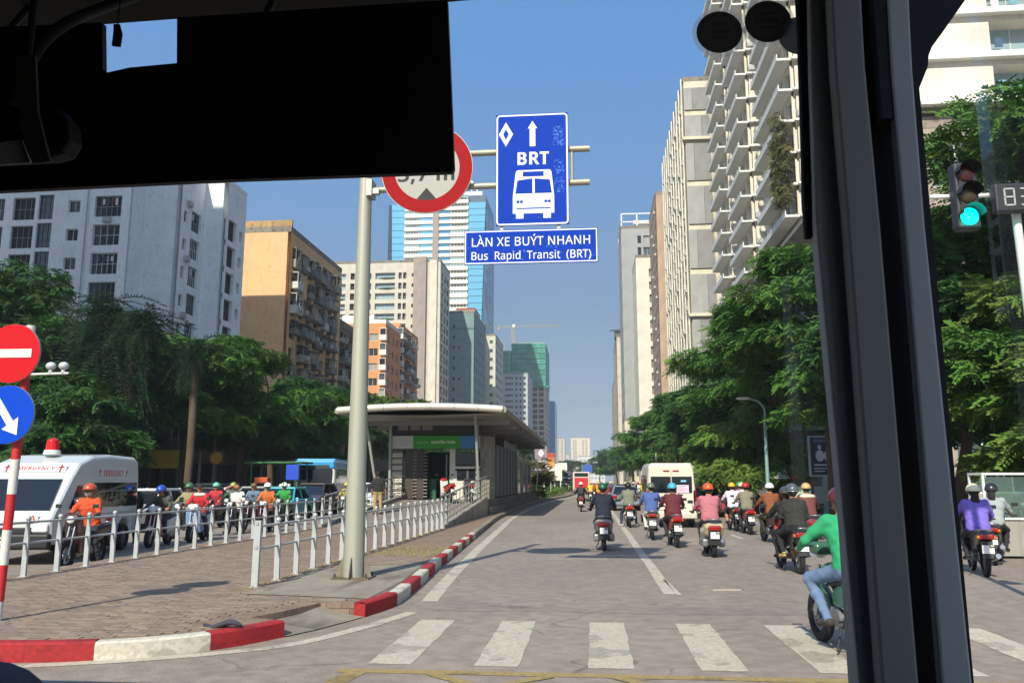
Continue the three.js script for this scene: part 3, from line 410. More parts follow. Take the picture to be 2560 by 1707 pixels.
// grey cream tower, beige, white, grey behind it
{
  const cream = wall('#d8cfb6', soft), root = building('cream_grey_tower', 'tall cream tower with grey end panels and dense window strips', { x0: 16.6, x1: 32, zf: -135, zb: -174, h: 69.5 }, cream, { front: { holes: [] }, left: { t: .07, holes: grid(9, 21, .7, 4.25, 2.3, 3.15, 3, 2.1, (i, j) => ({ m: pick([glassDark, glassVoid, curtain, glassMid]), nx: 2, fm: matFrame })) } });
  for (let i = 0; i < 10; i++) mesh('fin', box(.2, 70, .5, -8, 35, 19.2 - i * 4.25), wall('#e0d9c4', soft), root);
  const gA = M('#a3a29f', .85, { map: soft }), gB = M('#8d8b88', .85, { map: soft }); let y = 69.2; const hs = [5, 5, 7.6, 7.6, 7.6, 7.6, 7.6, 7.6, 7.6, 5]; hs.forEach((h, i) => { y -= h; const wide = i % 2 ? 2.7 : 1.3; mesh('end_panel', box(wide, h - 1, .3, -7.55 + wide / 2, y + h / 2 - .5, 19.6), gA, root); mesh('end_panel', box(4 - wide, h - 1, .26, -7.5 + wide + (4 - wide) / 2, y + h / 2 - .5, 19.6), gB, root); if (i % 4 === 1) mesh('ledge', box(5, .5, 1, -5.6, y - .3, 19.8), cream, root); });
  for (let j = 0; j < 21; j++) for (let i = 0; i < 9; i++) if (R() < .6) { const a = mesh('air_conditioner', acGeo, matAC, root); a.position.set(-7.95, 1.9 + j * 3.15, -18.4 + i * 4.25 + rr(0, 1.6)); a.rotation.y = -Math.PI / 2; }
  mesh('roof_room', box(9, 3, 12, 0, 71.5, 6), cream, root);
  const pk = wall('#b59d84', soft), r2 = building('pinkish_beige_tower', 'pinkish beige tower with dark window columns behind the cream tower', { x0: 15, x1: 28, zf: -178, zb: -198, h: 64.5 }, pk, { front: { holes: [] }, left: { t: .07, holes: grid(5, 19, 1.2, 3.8, 2.6, 3.2, 2, 2.2, { m: glassVoid }) } });
  for (let j = 0; j < 19; j++) { const a = mesh('air_conditioner', acGeo, matAC, r2); a.position.set(-6.8, 3 + j * 3.2, 9 - (j % 3) * 4); a.rotation.y = -Math.PI / 2; }
  const wt = wall('#ddd8c8', soft), r3 = building('white_end_block', 'plain white block with a column of brown loggias, lower than its neighbours', { x0: 11.9, x1: 17.2, zf: -205, zb: -222, h: 57.5 }, wt, { front: { t: .7, holes: grid(1, 16, 3.2, 1, 3, 3.3, 1.6, 2.1, { m: M('#8d7b66', .8), n: 'loggia' }) }, left: { t: .06, holes: grid(3, 16, 2, 5, 3, 3.3, 1.6, 1.8, { m: glassDark }) } });
  const gr = wall('#9fa09d', soft), r4 = building('grey_crowned_tower', 'grey tower with an open white frame crown at the far right', { x0: 9.4, x1: 18.5, zf: -230, zb: -254, h: 73 }, gr, { front: { t: .5, holes: [...grid(1, 20, 4.6, 1, 4, 3.4, 1, 2.2, { m: glassDark }), ...grid(1, 20, 6.2, 1, 4, 3.4, 2.2, 2.2, (i, j) => ({ m: pick([glassMid, curtain, M('#8a5a4c', .8)]), nx: 2, fm: matFrame }))] }, left: { t: .06, holes: grid(5, 20, 2, 4.4, 4, 3.4, 1.8, 2, { m: glassDark }) } });
  { const a = [], wm = M('#d3d8da', .6); for (const x of [-4.4, 0, 4.4]) for (const z of [11.8, -11.8]) a.push(box(.35, 4, .35, x, 75.4, z)); for (const y2 of [75, 77.4]) { a.push(box(9.2, .3, .35, 0, y2, 11.8), box(9.2, .3, .35, 0, y2, -11.8), box(.35, .3, 23.2, -4.4, y2, 0), box(.35, .3, 23.2, 4.4, y2, 0)); } mesh('crown_frame', a, wm, r4); mesh('roof_room', box(5, 3, 8, 1.6, 74.8, 5), wt, r4); }
  const r5 = building('stepped_far_block', 'far cream block with dark roof canopies left of the grey tower', { x0: 8.4, x1: 12.5, zf: -262, zb: -296, h: 47 }, wall('#c8bfae', soft), { left: { t: .08, holes: grid(6, 13, 2, 5.2, 2, 3.4, 2.6, 2.2, { m: glassVoid }) } }); mesh('roof_canopy', [box(3.6, .4, 6, -2, 50, 13, 0, .2), box(3.6, 2.6, 5, -.6, 48.6, 13)], M('#4d5a58', .8), r5);
  building('far_block', 'farthest pale block on the right above the trees', { x0: 9.6, x1: 14, zf: -330, zb: -380, h: 42 }, wall('#bdb4a4', soft), { left: { t: .08, holes: grid(7, 11, 2, 6.4, 2, 3.4, 3, 2.2, { m: glassVoid }) } });
  building('low_shop_block', 'small cream building just above the far right trees', { x0: 8.6, x1: 13, zf: -215, zb: -228, h: 17 }, wall('#cfc6b0', soft), { front: { t: .3, holes: grid(2, 4, .7, 2, 3, 3.4, 1.2, 1.5, { m: glassMid }) } });
}
// shop rows behind the trees, both sides
{
  const rows = [[-47, -29, -40, -52, 9, '#6b6458'], [-47, -28.5, -53, -66, 11, '#75685a'], [-47, -29, -67, -78, 8, '#5f5d58'], [-47, -28.5, -96, -104, 9, '#7a6d5c'], [-47, -28.8, -106, -128, 8, '#6b6a64'], [-36, -28.4, -132, -160, 9, '#7b7264']];
  rows.forEach(([x0, x1, z0, z1, h, col], i) => building('shop_house', ['low shop house behind the trees, nearest at left', 'taller brown shop house behind the palm', 'low grey shop house behind the middle trees', 'low tan shop house in front of the beige slab', 'long low shop house behind the blue bus', 'farthest low shop house on the left pavement'][i], { x0, x1, zf: z0, zb: z1, h }, wall(col, grime), { right: { t: .5, holes: [...grid(Math.floor((z0 - z1) / 4), 1, .5, 4, .2, 1, 3.4, 2.9, { m: glassVoid, n: 'shop_front', nx: 2, fm: matFrameDark }), ...grid(Math.floor((z0 - z1) / 4), 1, 1, 4, 4.6, 1, 2, 1.8, { m: glassDark, nx: 2 })] } }));
}
// ================================================================ TREES AND PLANTS
const barkM = M('#6a5c4c', .95, { map: grime }), barkPale = M('#9a8a72', .95, { map: grime });
function leafSpray(n, len, lw, ll, droop) {              // a twig with paired leaflets, about len long, pointing +z
  const a = []; for (let i = 0; i < n; i++) {
    const t = (i + .6) / n, z = t * len, y = -droop * t * t * len; for (const s of [-1, 1]) { const ang = s * (1.15 - .5 * t) + rr(-.25, .25), L = ll * rr(.75, 1.15) * (1 - .35 * t), w = lw * rr(.8, 1.1), ca = Math.sin(ang), sa = Math.cos(ang), tip = rr(-.35, .15) * L, bx = s * .01, nx = -sa, nz = ca; a.push([[bx, y, z], [bx + ca * L * .5 + nx * w / 2, y + tip * .35 + .02, z + sa * L * .5 + nz * w / 2], [bx + ca * L, y + tip, z + sa * L], [bx + ca * L * .5 - nx * w / 2, y + tip * .35 - .01, z + sa * L * .5 - nz * w / 2]]); }
  } return clean(quads(a));
}
const tuftOf = (f, n) => { const a = []; for (let i = 0; i < n; i++) a.push(f().rotateZ(rr(-.5, .5)).rotateX(rr(-.35, .45)).rotateY((i / n - .5) * 2.6 + rr(-.2, .2)).translate(rr(-.1, .1), rr(-.12, .12), rr(-.1, .1))); return merge(a); };
const sprayA = tuftOf(() => leafSpray(7, .55, .085, .19, .25), 4), sprayB = tuftOf(() => leafSpray(6, .45, .095, .18, .5), 4), frondG = leafSpray(20, 2.4, .07, .5, .75), bladeG = leafSpray(5, .3, .06, .16, -.3);
const leafM = [['#4d742d', .9], ['#3d6230', .9], ['#5d7a31', .9], ['#28412a', .9]].map(([c, r]) => P(c, r, { transmission: .28, thickness: 0, specularIntensity: .3 }));
const qq = new THREE.Quaternion(), mm = new THREE.Matrix4(), ee = new THREE.Euler();
function crownOf(parent, name, geo, m, list, tint = .25) {
  const im = new THREE.InstancedMesh(geo, m, list.length); im.name = name; im.userData.kind = 'stuff';
  list.forEach(([x, y, z, yaw, pit, rol, s], i) => { ee.set(pit, yaw, rol, 'YXZ'); qq.setFromEuler(ee); mm.compose(V3(x, y, z), qq, V3(s, s, s)); im.setMatrixAt(i, mm); const k = 1 + rr(-tint, tint); im.setColorAt(i, lin(k * rr(.92, 1.12), k, k * rr(.8, 1.05))); });
  parent.add(im); return im;
}
function tree(name, label, x, z, h, r, o = {}) {
  const y0 = o.y0 ?? .15, t = thing(name, label, 'tree', [x, y0, z], 0, o.group), th = o.trunk ?? h * .42, lean = [rr(-.4, .4), rr(-.4, .4)], tr = o.tr ?? .05 + h * .017;
  const top = [lean[0], th, lean[1]], tg = [tube([[0, -.1, 0], [lean[0] * .2, th * .4, lean[1] * .3], top, [lean[0] * 1.2, th * 1.35, lean[1] * 1.2]], tr, 12, 7)];
  const p = tg[0].attributes.position; for (let i = 0; i < p.count; i++) { const k = 1.25 - .75 * Math.min(1, Math.max(0, p.getY(i) / (th * 1.35))), tt = Math.min(1.35, p.getY(i) / th), cx = lean[0] * tt * tt * .8, cz = lean[1] * tt * tt * .8; p.setX(i, cx + (p.getX(i) - cx) * k); p.setZ(i, cz + (p.getZ(i) - cz) * k); }
  const clumps = [], n = o.clumps ?? 22, ch = (h - th * .8), cy = th * .8 + ch * .5, limbs = [];
  for (let i = 0; i < n; i++) { const a = R() * 6.283, u = rr(-.85, 1), rad = Math.sqrt(1 - u * u * .85) * r * rr(.55, .95), c = [lean[0] + Math.cos(a) * rad, cy + u * ch * .46, lean[1] + Math.sin(a) * rad * (o.rz ?? 1)]; clumps.push(c); if (i % 2 === 0) limbs.push(tube([top, [top[0] + (c[0] - top[0]) * .45 + rr(-.2, .2), top[1] + (c[1] - top[1]) * .6 + .2, top[2] + (c[2] - top[2]) * .45], [c[0], c[1] - .1, c[2]]], tr * .28, 8, 5)); }
  mesh('trunk', tg, o.bark ?? barkM, t); mesh('limb', limbs, o.bark ?? barkM, t).userData.kind = 'stuff';
  const list = [], cr = (o.cr ?? .30) * r, per = Math.round(((o.n ?? 1900) * 1.35) / n);
  for (const c of clumps) { const s0 = rr(.75, 1.3); for (let i = 0; i < per; i++) { const a = R() * 6.283, q = Math.sqrt(R()), rx = Math.cos(a) * q * cr * s0 * 1.25, rz = Math.sin(a) * q * cr * s0 * 1.25, ry = rr(-.5, .5) * cr * (o.thick ?? .8) * s0 * (1.1 - q * .5) - q * q * .25; list.push([c[0] + rx, c[1] + ry, c[2] + rz, Math.atan2(c[0] + rx - lean[0], c[2] + rz - lean[1]) + rr(-1.2, 1.2), rr(-.2, .55) + (o.hang ?? 0), rr(-.6, .6), rr(.75, 1.3) * (o.s ?? 1)]); } }
  crownOf(t, 'crown', o.geo ?? (R() < .5 ? sprayA : sprayB), o.m ?? leafM[0], list, .3); return t;
}
{
  const gl = 'street trees along the left pavement', gr = 'street trees along the right pavement';
  tree('street_tree', 'dark broad tree at the far left behind the red no entry disc', -34.2, -45, 13.8, 5.6, { n: 3000, m: leafM[1], clumps: 30, group: gl });
  tree('street_tree', 'dark low tree behind the ambulance roof', -27.6, -38, 7.4, 3.6, { n: 2200, m: leafM[1], group: gl });
  tree('street_tree', 'yellow green tree right of the palm with a pale bare branch', -24.4, -37, 6.0, 2.5, { n: 1000, m: leafM[1], group: gl, bark: barkPale });
  tree('street_tree', 'bright green tree in front of the white block right corner', -24.2, -47, 10.8, 4.3, { n: 2600, m: leafM[0], clumps: 26, group: gl });
  tree('street_tree', 'bright green tree beside the curved lamp in front of the beige slab', -22.8, -53, 10.6, 4.2, { n: 2500, m: leafM[0], clumps: 26, group: gl });
  tree('street_tree', 'low dark tree under the beige slab', -25.2, -64, 11.6, 4.0, { n: 1900, m: leafM[1], group: gl });
  tree('street_tree', 'round bright tree just left of the sign pole', -20.8, -57, 8.4, 3.3, { n: 2100, m: leafM[0], group: gl });
  tree('street_tree', 'dark tree behind the blue bus', -25, -78, 11, 4.2, { n: 1900, m: leafM[1], group: gl });
  tree('street_tree', 'tree above the left end of the station roof', -22, -92, 11.2, 4.6, { n: 1900, m: leafM[2], group: gl });
  tree('street_tree', 'tree above the middle of the station roof', -20.5, -110, 11.8, 4.6, { n: 1700, m: leafM[0], group: gl });
  tree('street_tree', 'far tree above the right part of the station roof', -19.5, -135, 10.5, 4.4, { n: 1300, m: leafM[1], group: gl });
  tree('street_tree', 'far tree past the station end beside the billboards', -15.5, -165, 10, 4.2, { n: 1200, m: leafM[1], group: gl });
  // drooping palm group
  { const t = thing('fan_palm', 'dark drooping palm crown against the white block', 'palm', [-25.0, .15, -40]); mesh('trunk', tube([[0, 0, 0], [.2, 5, .1], [0, 9.6, 0]], .28, 10, 8), barkM, t); mesh('trunk', tube([[1.9, 0, .6], [1.8, 5, .6], [2.0, 8.9, .6]], .24, 10, 8), barkM, t); const l = []; for (const [cx, cy, n, sc] of [[0, 10.4, 190, .75], [2, 9.8, 190, .72], [.3, 9.2, 130, .9], [1.2, 8.2, 130, .9]]) for (let i = 0; i < n; i++) l.push([cx + rr(-.5, .5), cy + rr(-.8, .5), rr(-.4, .8), R() * 6.283, rr(-.6, 1.35), rr(-.3, .3), sc * rr(.8, 1.25)]); for (let i = 0; i < 420; i++) l.push([rr(-.9, 2.7), rr(5.4, 9.2), rr(-.6, 1), R() * 6.283, rr(1.1, 1.5), rr(-.2, .2), rr(.5, .85)]); crownOf(t, 'frond', frondG, leafM[3], l, .25);
    const t2 = thing('fan_palm', 'smaller palm with a spiky fan right of the drooping palm', 'palm', [-20.6, .15, -41]); mesh('trunk', tube([[0, 0, 0], [.1, 4, 0], [0, 8.2, 0]], .2, 8, 8), barkM, t2); const l2 = []; for (let i = 0; i < 120; i++) l2.push([rr(-.2, .2), 8.2 + rr(-.4, .3), rr(-.2, .2), R() * 6.283, rr(-.9, 1), rr(-.3, .3), rr(.5, .72)]); crownOf(t2, 'frond', frondG, leafM[3], l2, .25); }
  // right pavement
  tree('street_tree', 'tallest right tree with a forked trunk beside the window pillar', 10.6, -38, 11.8, 4.4, { n: 2700, m: leafM[0], clumps: 27, trunk: 4.6, group: gr });
  tree('street_tree', 'broad right tree with bright tips, second from the window pillar', 10.4, -50, 11.0, 4.6, { n: 2600, m: leafM[0], clumps: 26, group: gr });
  tree('street_tree', 'dark right tree, third from the window pillar', 10.4, -63, 10.6, 4.4, { n: 2300, m: leafM[1], group: gr });
  tree('street_tree', 'right tree behind the white van roof', 10.0, -78, 10.4, 4.6, { n: 2200, m: leafM[1], group: gr });
  tree('street_tree', 'right tree left of the white van roof', 9.8, -95, 10.2, 4.6, { n: 2000, m: leafM[0], group: gr });
  tree('street_tree', 'far right tree below the white end block', 9.4, -114, 10.4, 4.8, { n: 1700, m: leafM[0], group: gr });
  tree('street_tree', 'far right tree below the grey crowned tower', 8.8, -136, 10.4, 4.8, { n: 1500, m: leafM[1], group: gr });
  tree('street_tree', 'far right tree at the edge of the open sky', 8, -165, 10.6, 4.8, { n: 1300, m: leafM[1], group: gr });
  tree('street_tree', 'small distant right tree where the road narrows', 6.5, -215, 10, 5, { n: 1100, m: leafM[1], group: gr });
  tree('street_tree', 'most distant tree at the end of the right row', 3, -330, 11, 6, { n: 900, m: leafM[1], s: 1.6, group: gr });
  tree('street_tree', 'most distant tree at the end of the left row', -9, -380, 11, 7, { n: 900, m: leafM[1], s: 1.8, group: gl });
  tree('young_tree', 'young light green tree with drooping tiers beside the lamp post', 8.2, -43.5, 5.6, 2.3, { n: 1500, m: leafM[2], clumps: 18, trunk: 1.3, cr: .4, group: gr, hang: .2 });
  tree('young_tree', 'young bright tree just left of the lamp post', 8.0, -52, 5.0, 2.0, { n: 1100, m: leafM[0], clumps: 15, trunk: 1.2, cr: .4, group: gr });
  tree('street_tree', 'leafy tree filling the upper side window behind the traffic light', 13.6, -25, 13.0, 5.0, { n: 3400, m: leafM[0], clumps: 34, trunk: 3.4, group: 'trees seen through the side window' });
  tree('street_tree', 'shrubby lower tree in the side window above the motorbikes', 13.2, -22.5, 7.4, 3.2, { n: 2400, m: leafM[2], clumps: 24, trunk: 2.0, bark: barkPale, group: 'trees seen through the side window' });
  tree('street_tree', 'tree at the left edge of the side window behind the pillar', 12.2, -29.5, 11, 4, { n: 2200, m: leafM[1], clumps: 24, trunk: 3, group: 'trees seen through the side window' });
  // median planting beyond the station
  const h = thing('median_hedge', 'low clipped hedge with grass on the median beyond the station', 'hedge', [0, .2, 0]); const l = []; for (let i = 0; i < 5200; i++) { const z = -79 - Math.pow(R(), 1.5) * 110, f = Math.min(1, (-z - 76) / 20), xr = z > -96 ? -4.5 + (-z - 79) * .06 : -3.4; l.push([rr(-8.8, xr), rr(.0, .75) * (R() < .6 ? .5 : 1), z, R() * 6.28, rr(-1, .4), rr(-.5, .5), rr(.6, 1.2)]); } crownOf(h, 'foliage', bladeG, leafM[2], l, .3); h.userData.kind = 'stuff';
  tree('median_shrub', 'brownish upright shrub at the end of the station', -4.95, -76, 3.4, .75, { n: 800, m: P('#6b6a34', .9, { transmission: .3, thickness: 0 }), clumps: 10, trunk: .5, cr: .7, thick: 1.6, geo: bladeG, s: 1.3, y0: .2 });
  tree('median_shrub', 'small round shrub on the median beside the purple sign', -5.6, -98, 2.2, 1.0, { n: 500, m: leafM[0], clumps: 8, trunk: .4, cr: .7, thick: 1.4, geo: bladeG, s: 1.5, y0: .2 });
  tree('median_shrub', 'dark reddish shrub further along the median', -4.6, -128, 3, 1.6, { n: 500, m: leafM[3], clumps: 8, trunk: .4, cr: .7, thick: 1.2, geo: bladeG, s: 1.7, y0: .2 });
  const vine = thing('balcony_vine', 'brownish green plants hanging from a balcony of the white tower', 'plant', [18.3, 29.5, -75.4]); const vl = []; for (let i = 0; i < 420; i++) vl.push([rr(-.9, .5), rr(-2.2, 3.4) + (R() < .3 ? 5 : 0) * .6, rr(-1.6, .6), R() * 6.28, rr(-.4, 1.4), rr(-.6, .6), rr(.7, 1.4)]); crownOf(vine, 'foliage', sprayB, P('#6b6c3c', .9, { transmission: .25, thickness: 0 }), vl, .3);
}
// ================================================================ STREET FURNITURE, SIGNS, STATION
const galv = M('#a9aaa2', .5, { metalness: .35, map: soft }), steelDark = M('#4b4f50', .5, { metalness: .4 }), railM = M('#b9bcbb', .45, { metalness: .25, map: soft }), whitePaintM = M('#d8d8d2', .5), signBack = M('#8f9394', .5, { metalness: .4 });
// overhead sign pole
{
  const t = thing('overhead_sign_pole', 'grey octagonal steel pole with two arms carrying the bus lane signs', 'pole', [-3.92, IS, -13.7]);
  mesh('pole', [new THREE.CylinderGeometry(.095, .175, 8.6, 8).rotateY(Math.PI / 8).translate(0, 4.33, 0), ball(.1, 0, 8.62, 0)], M('#a7a89c', .5, { metalness: .2, map: streak }), t);
  mesh('base_plate', [box(.62, .03, .5, 0, .015, 0)], M('#8d806a', .8, { metalness: .3, map: grime }), t);
  for (let i = 0; i < 4; i++) mesh('gusset', ext([[0, 0], [.14, 0], [.02, .32], [0, .32]], .014).rotateY(i * Math.PI / 2).translate(0, .03, 0).translate(.165 * Math.cos(i * Math.PI / 2), 0, -.165 * Math.sin(i * Math.PI / 2)), M('#a09883', .7, { map: grime }), t);
  for (let i = 0; i < 4; i++) mesh('anchor_bolt', cyl(.018, .018, .07, i & 1 ? .26 : -.26, .06, i & 2 ? .2 : -.2, 6), steelDark, t);
  for (const [y, x1] of [[7.27, 3.97], [6.66, 3.96]]) { mesh('arm', [bar([.1, y - .02, .02], [x1, y, .02], .055, 12)], M('#a9a794', .5, { metalness: .25, map: streak }), t); mesh('clamp', [box(.1, .3, .3, .1, y, 0), box(.16, .1, .1, .19, y - .06, .06)], galv, t); }
  mesh('inner_strut', [bar([3.66, 6.66, .02], [3.66, 7.27, .02], .025)], galv, t);
  // signs hang on the arms
  const blue = '#0c379f';
  const face = print(1.26, 2.02, 520, c => {
    c.fillStyle = '#e0e0da'; c.fillRect(0, 0, 1.26, 2.02); const rrect = (x, y, w, h, r) => { c.beginPath(); c.moveTo(x + r, y); c.arcTo(x + w, y, x + w, y + h, r); c.arcTo(x + w, y + h, x, y + h, r); c.arcTo(x, y + h, x, y, r); c.arcTo(x, y, x + w, y, r); c.closePath(); };
    c.fillStyle = blue; c.fillRect(0, 0, 1.26, 2.02); c.lineWidth = .028; c.strokeStyle = '#e0e0da'; rrect(.022, .022, 1.216, 1.976, .05); c.stroke();
    c.fillStyle = '#e0ded4';
    const poly = p => { c.beginPath(); p.forEach(([x, y], i) => i ? c.lineTo(x, y) : c.moveTo(x, y)); c.closePath(); c.fill(); };
    poly([[.175, .14], [.30, .365], [.175, .59], [.05, .365]]); c.fillStyle = blue; poly([[.175, .265], [.225, .365], [.175, .465], [.125, .365]]); c.fillStyle = '#e0ded4';
    poly([[.64, .13], [.725, .275], [.69, .265], [.69, .60], [.59, .60], [.59, .265], [.555, .275]]);
    c.font = 'bold 0.335px sans-serif'; c.save(); c.scale(.01, .01); c.font = 'bold 32px sans-serif'; c.textAlign = 'center'; c.fillText('BRT', 64, 93); c.restore();
    // bus seen from the front
    rrect(.345, 1.03, .62, .30, .05); c.fill(); poly([[.345, 1.07], [.965, 1.07], [1.01, 1.5], [1.01, 1.81], [.295, 1.81], [.295, 1.5]]); c.fillRect(.35, 1.78, .13, .12); c.fillRect(.82, 1.78, .13, .12);
    c.fillStyle = blue; c.fillRect(.47, 1.06, .36, .09); poly([[.375, 1.215], [.635, 1.185], [.635, 1.455], [.34, 1.455]]); poly([[.675, 1.185], [.935, 1.215], [.97, 1.455], [.675, 1.455]]); for (const x of [.385, .445, .865, .925]) { c.beginPath(); c.arc(x, 1.60, .027, 0, 7); c.fill(); } c.fillRect(.36, 1.71, .59, .022);
    // sun-bleached scuffs in the print
    c.fillStyle = 'rgba(215,225,250,.22)'; for (let i = 0; i < 190; i++) { const s = R(); const [x, y, w] = s < .5 ? [1.1 + rr(-.09, .08), 1.15 + rr(-.3, .3), .02] : s < .8 ? [1.1 + rr(-.1, .08), .45 + rr(-.2, .15), .022] : [rr(.03, 1.2), rr(.05, 1.95), .012]; c.beginPath(); c.ellipse(x, y, w * rr(.2, 1.1), w * rr(.2, 1), R() * 3, 0, 7); c.fill(); }
  }, .75);
  const s1 = thing('bus_lane_sign', 'tall blue sign with white arrow, diamond, bus and the letters BRT', 'sign', [-.945, 7.06, -13.55]);
  mesh('panel', rbox(1.26, 2.02, .03, .012), signBack, s1); mesh('printed_face', sheet(1.255, 2.015, 0, 0, .0185), face, s1); for (const x of [-.35, .35]) mesh('bracket', box(.05, 1.7, .04, x, 0, -.04), galv, s1);
  const face2 = print(2.28, .6, 420, c => {
    c.fillStyle = blue; c.fillRect(0, 0, 2.28, .6); c.strokeStyle = '#e0e0da'; c.lineWidth = .02; c.strokeRect(.02, .02, 2.24, .56); c.fillStyle = '#dddbd1'; c.save(); c.scale(.01, .01); c.textAlign = 'center';
    const fit = (s, y, size, w, wt) => { c.font = `${wt} ${size}px sans-serif`; const m = c.measureText(s).width; c.save(); c.translate(114, y); c.scale(w / m, 1); c.fillText(s, 0, 0); c.restore(); }; fit('LÀN XE BUÝT NHANH', 28, 21.5, 206, 'normal'); fit('LÀN XE BUÝT NHANH', 28.3, 21.5, 206, 'normal'); fit('Bus  Rapid  Transit  (BRT)', 52, 19.5, 206, 'normal'); fit('Bus  Rapid  Transit  (BRT)', 52.3, 19.5, 206.4, 'normal'); c.restore();
    c.fillStyle = 'rgba(220,228,250,.35)'; for (let i = 0; i < 40; i++) { c.beginPath(); c.ellipse(rr(0, 2.28), rr(.3, .6), rr(.004, .016), rr(.004, .012), 0, 0, 7); c.fill(); }
  }, .75);
  const s2 = thing('bus_lane_name_board', 'wide blue board reading LÀN XE BUÝT NHANH Bus Rapid Transit', 'sign', [-.975, 5.68, -13.55]);
  mesh('panel', rbox(2.28, .6, .03, .012), signBack, s2); mesh('printed_face', sheet(2.275, .595, 0, 0, .0185), face2, s2); for (const x of [-.5, .48]) mesh('hanger', box(.06, .28, .02, x, .40, -.02), galv, s2);
  const face3 = print(1.6, 1.6, 380, c => { c.fillStyle = '#931419'; c.fillRect(0, 0, 1.6, 1.6); c.fillStyle = '#a6a59c'; c.beginPath(); c.arc(.8, .8, .575, 0, 7); c.fill(); c.save(); c.beginPath(); c.arc(.8, .8, .575, 0, 7); c.clip(); c.fillStyle = '#3e4041'; c.beginPath(); c.moveTo(.8, 1.15); c.lineTo(1.02, 1.41); c.lineTo(.58, 1.41); c.fill(); c.beginPath(); c.moveTo(.8, .42); c.lineTo(1.02, .19); c.lineTo(.58, .19); c.fill(); c.restore(); c.save(); c.scale(.01, .01); c.fillStyle = '#3e4041'; c.textAlign = 'center'; c.font = 'bold 40px sans-serif'; c.fillText('3,7 m', 80, 103); c.restore(); }, .75);
  const s3 = thing('height_limit_sign', 'round red ringed height limit sign half hidden by the visor', 'sign', [-2.78, 7.12, -13.52]);
  mesh('panel', cyl(.81, .81, .03, 0, 0, 0, 48, 'z'), signBack, s3); mesh('printed_face', new THREE.CircleGeometry(.80, 56).translate(0, 0, .019), face3, s3); mesh('bracket', box(.06, 1.3, .04, 0, 0, -.06), galv, s3);
}
// no entry and keep right signs on a banded post
{
  const t = thing('banded_sign_post', 'red and white banded sign post on the median corner', 'post', [-6.77, IS, -9.2]); t.rotation.z = -.02;
  const bm = [M('#c4262b', .55, { map: soft }), M('#dedad0', .55, { map: soft })]; for (let i = 0; i < 9; i++) { const o = mesh('band', cyl(.05, .05, .395, 0, .2 + i * .4 - .18 + .0, 0, 18), bm[(i + 1) % 2], t); }
  const d1 = thing('no_entry_sign', 'round red no entry disc with a white bar', 'sign', [-6.83, 3.245, -9.1]); mesh('panel', cyl(.352, .352, .025, 0, 0, 0, 48, 'z'), signBack, d1); mesh('red_face', new THREE.CircleGeometry(.35, 56).translate(0, 0, .016), P('#bd1620', .6, { specularIntensity: .3 }), d1); mesh('white_bar', box(.5, .1, .006, 0, -.0, .02), M('#e4e2da', .45), d1); mesh('clamp', box(.14, .05, .1, .05, 0, -.05), galv, d1);
  const d2 = thing('keep_right_sign', 'round blue sign with a white arrow pointing down right', 'sign', [-6.82, 2.52, -9.1]); mesh('panel', cyl(.342, .342, .025, 0, 0, 0, 48, 'z'), signBack, d2); mesh('blue_face', new THREE.CircleGeometry(.34, 56).translate(0, 0, .016), P('#0340b4', .6, { specularIntensity: .3 }), d2);
  mesh('white_arrow', ext([[-.28, .045], [.10, .045], [.10, .12], [.27, 0], [.10, -.12], [.10, -.045], [-.28, -.045]], .006).rotateZ(-.95).translate(.0, -.02, .021), M('#e4e2da', .45), d2);
  mesh('clamp', box(.14, .05, .1, .05, 0, -.05), galv, d2);
}
// railings on the median
function railing(label, x, z0, n, dz, lean, first = true) {
  const t = thing('median_railing', label, 'railing', [x, IS, z0]);
  const post = merge([box(.085, .6, .045, 0, .3, 0), hexa([[-.0425, .6, .0225], [.0425, .6, .0225], [.0425, .6, -.0225], [-.0425, .6, -.0225], [-.022 - lean, .93, .02], [.022 - lean, .93, .02], [.022 - lean, .93, -.02], [-.022 - lean, .93, -.02]])]), foot = box(.15, .012, .12, 0, .006, 0), cap = ball(.043, -lean, .955, 0);
  for (let i = 0; i < n; i++) { const p = mesh('post', post, railM, t); p.position.z = -i * dz; if (i === 0 && first) { p.geometry = merge([box(.1, .98, .06, 0, .49, 0), ...[.93, .58].map(y => cyl(.02, .02, .012, 0, y, .034, 10, 'z'))]); mesh('hole_plug', [cyl(.024, .024, .01, 0, .93, .034, 12, 'z'), cyl(.024, .024, .01, 0, .58, .034, 12, 'z')], M('#1d1d1d', .8), p); } else mesh('cap', cap, railM, p); mesh('foot_plate', foot, railM, p); p.rotation.z = rr(-.012, .012); p.rotation.x = rr(-.012, .012); }
  mesh('rail', bar([-lean * .8, .89, 0], [-lean * .8, .89, -(n - 1) * dz], .021, 10), railM, t); mesh('rail', bar([0, .55, .0], [0, .55, -(n - 1) * dz], .019, 10), railM, t); return t;
}
railing('white railing along the right side of the median walkway', -5.08, -12.45, 20, .878, 0);
railing('white railing along the left edge of the median beside the traffic', -9.45, -10.8, 23, .86, 0, false);
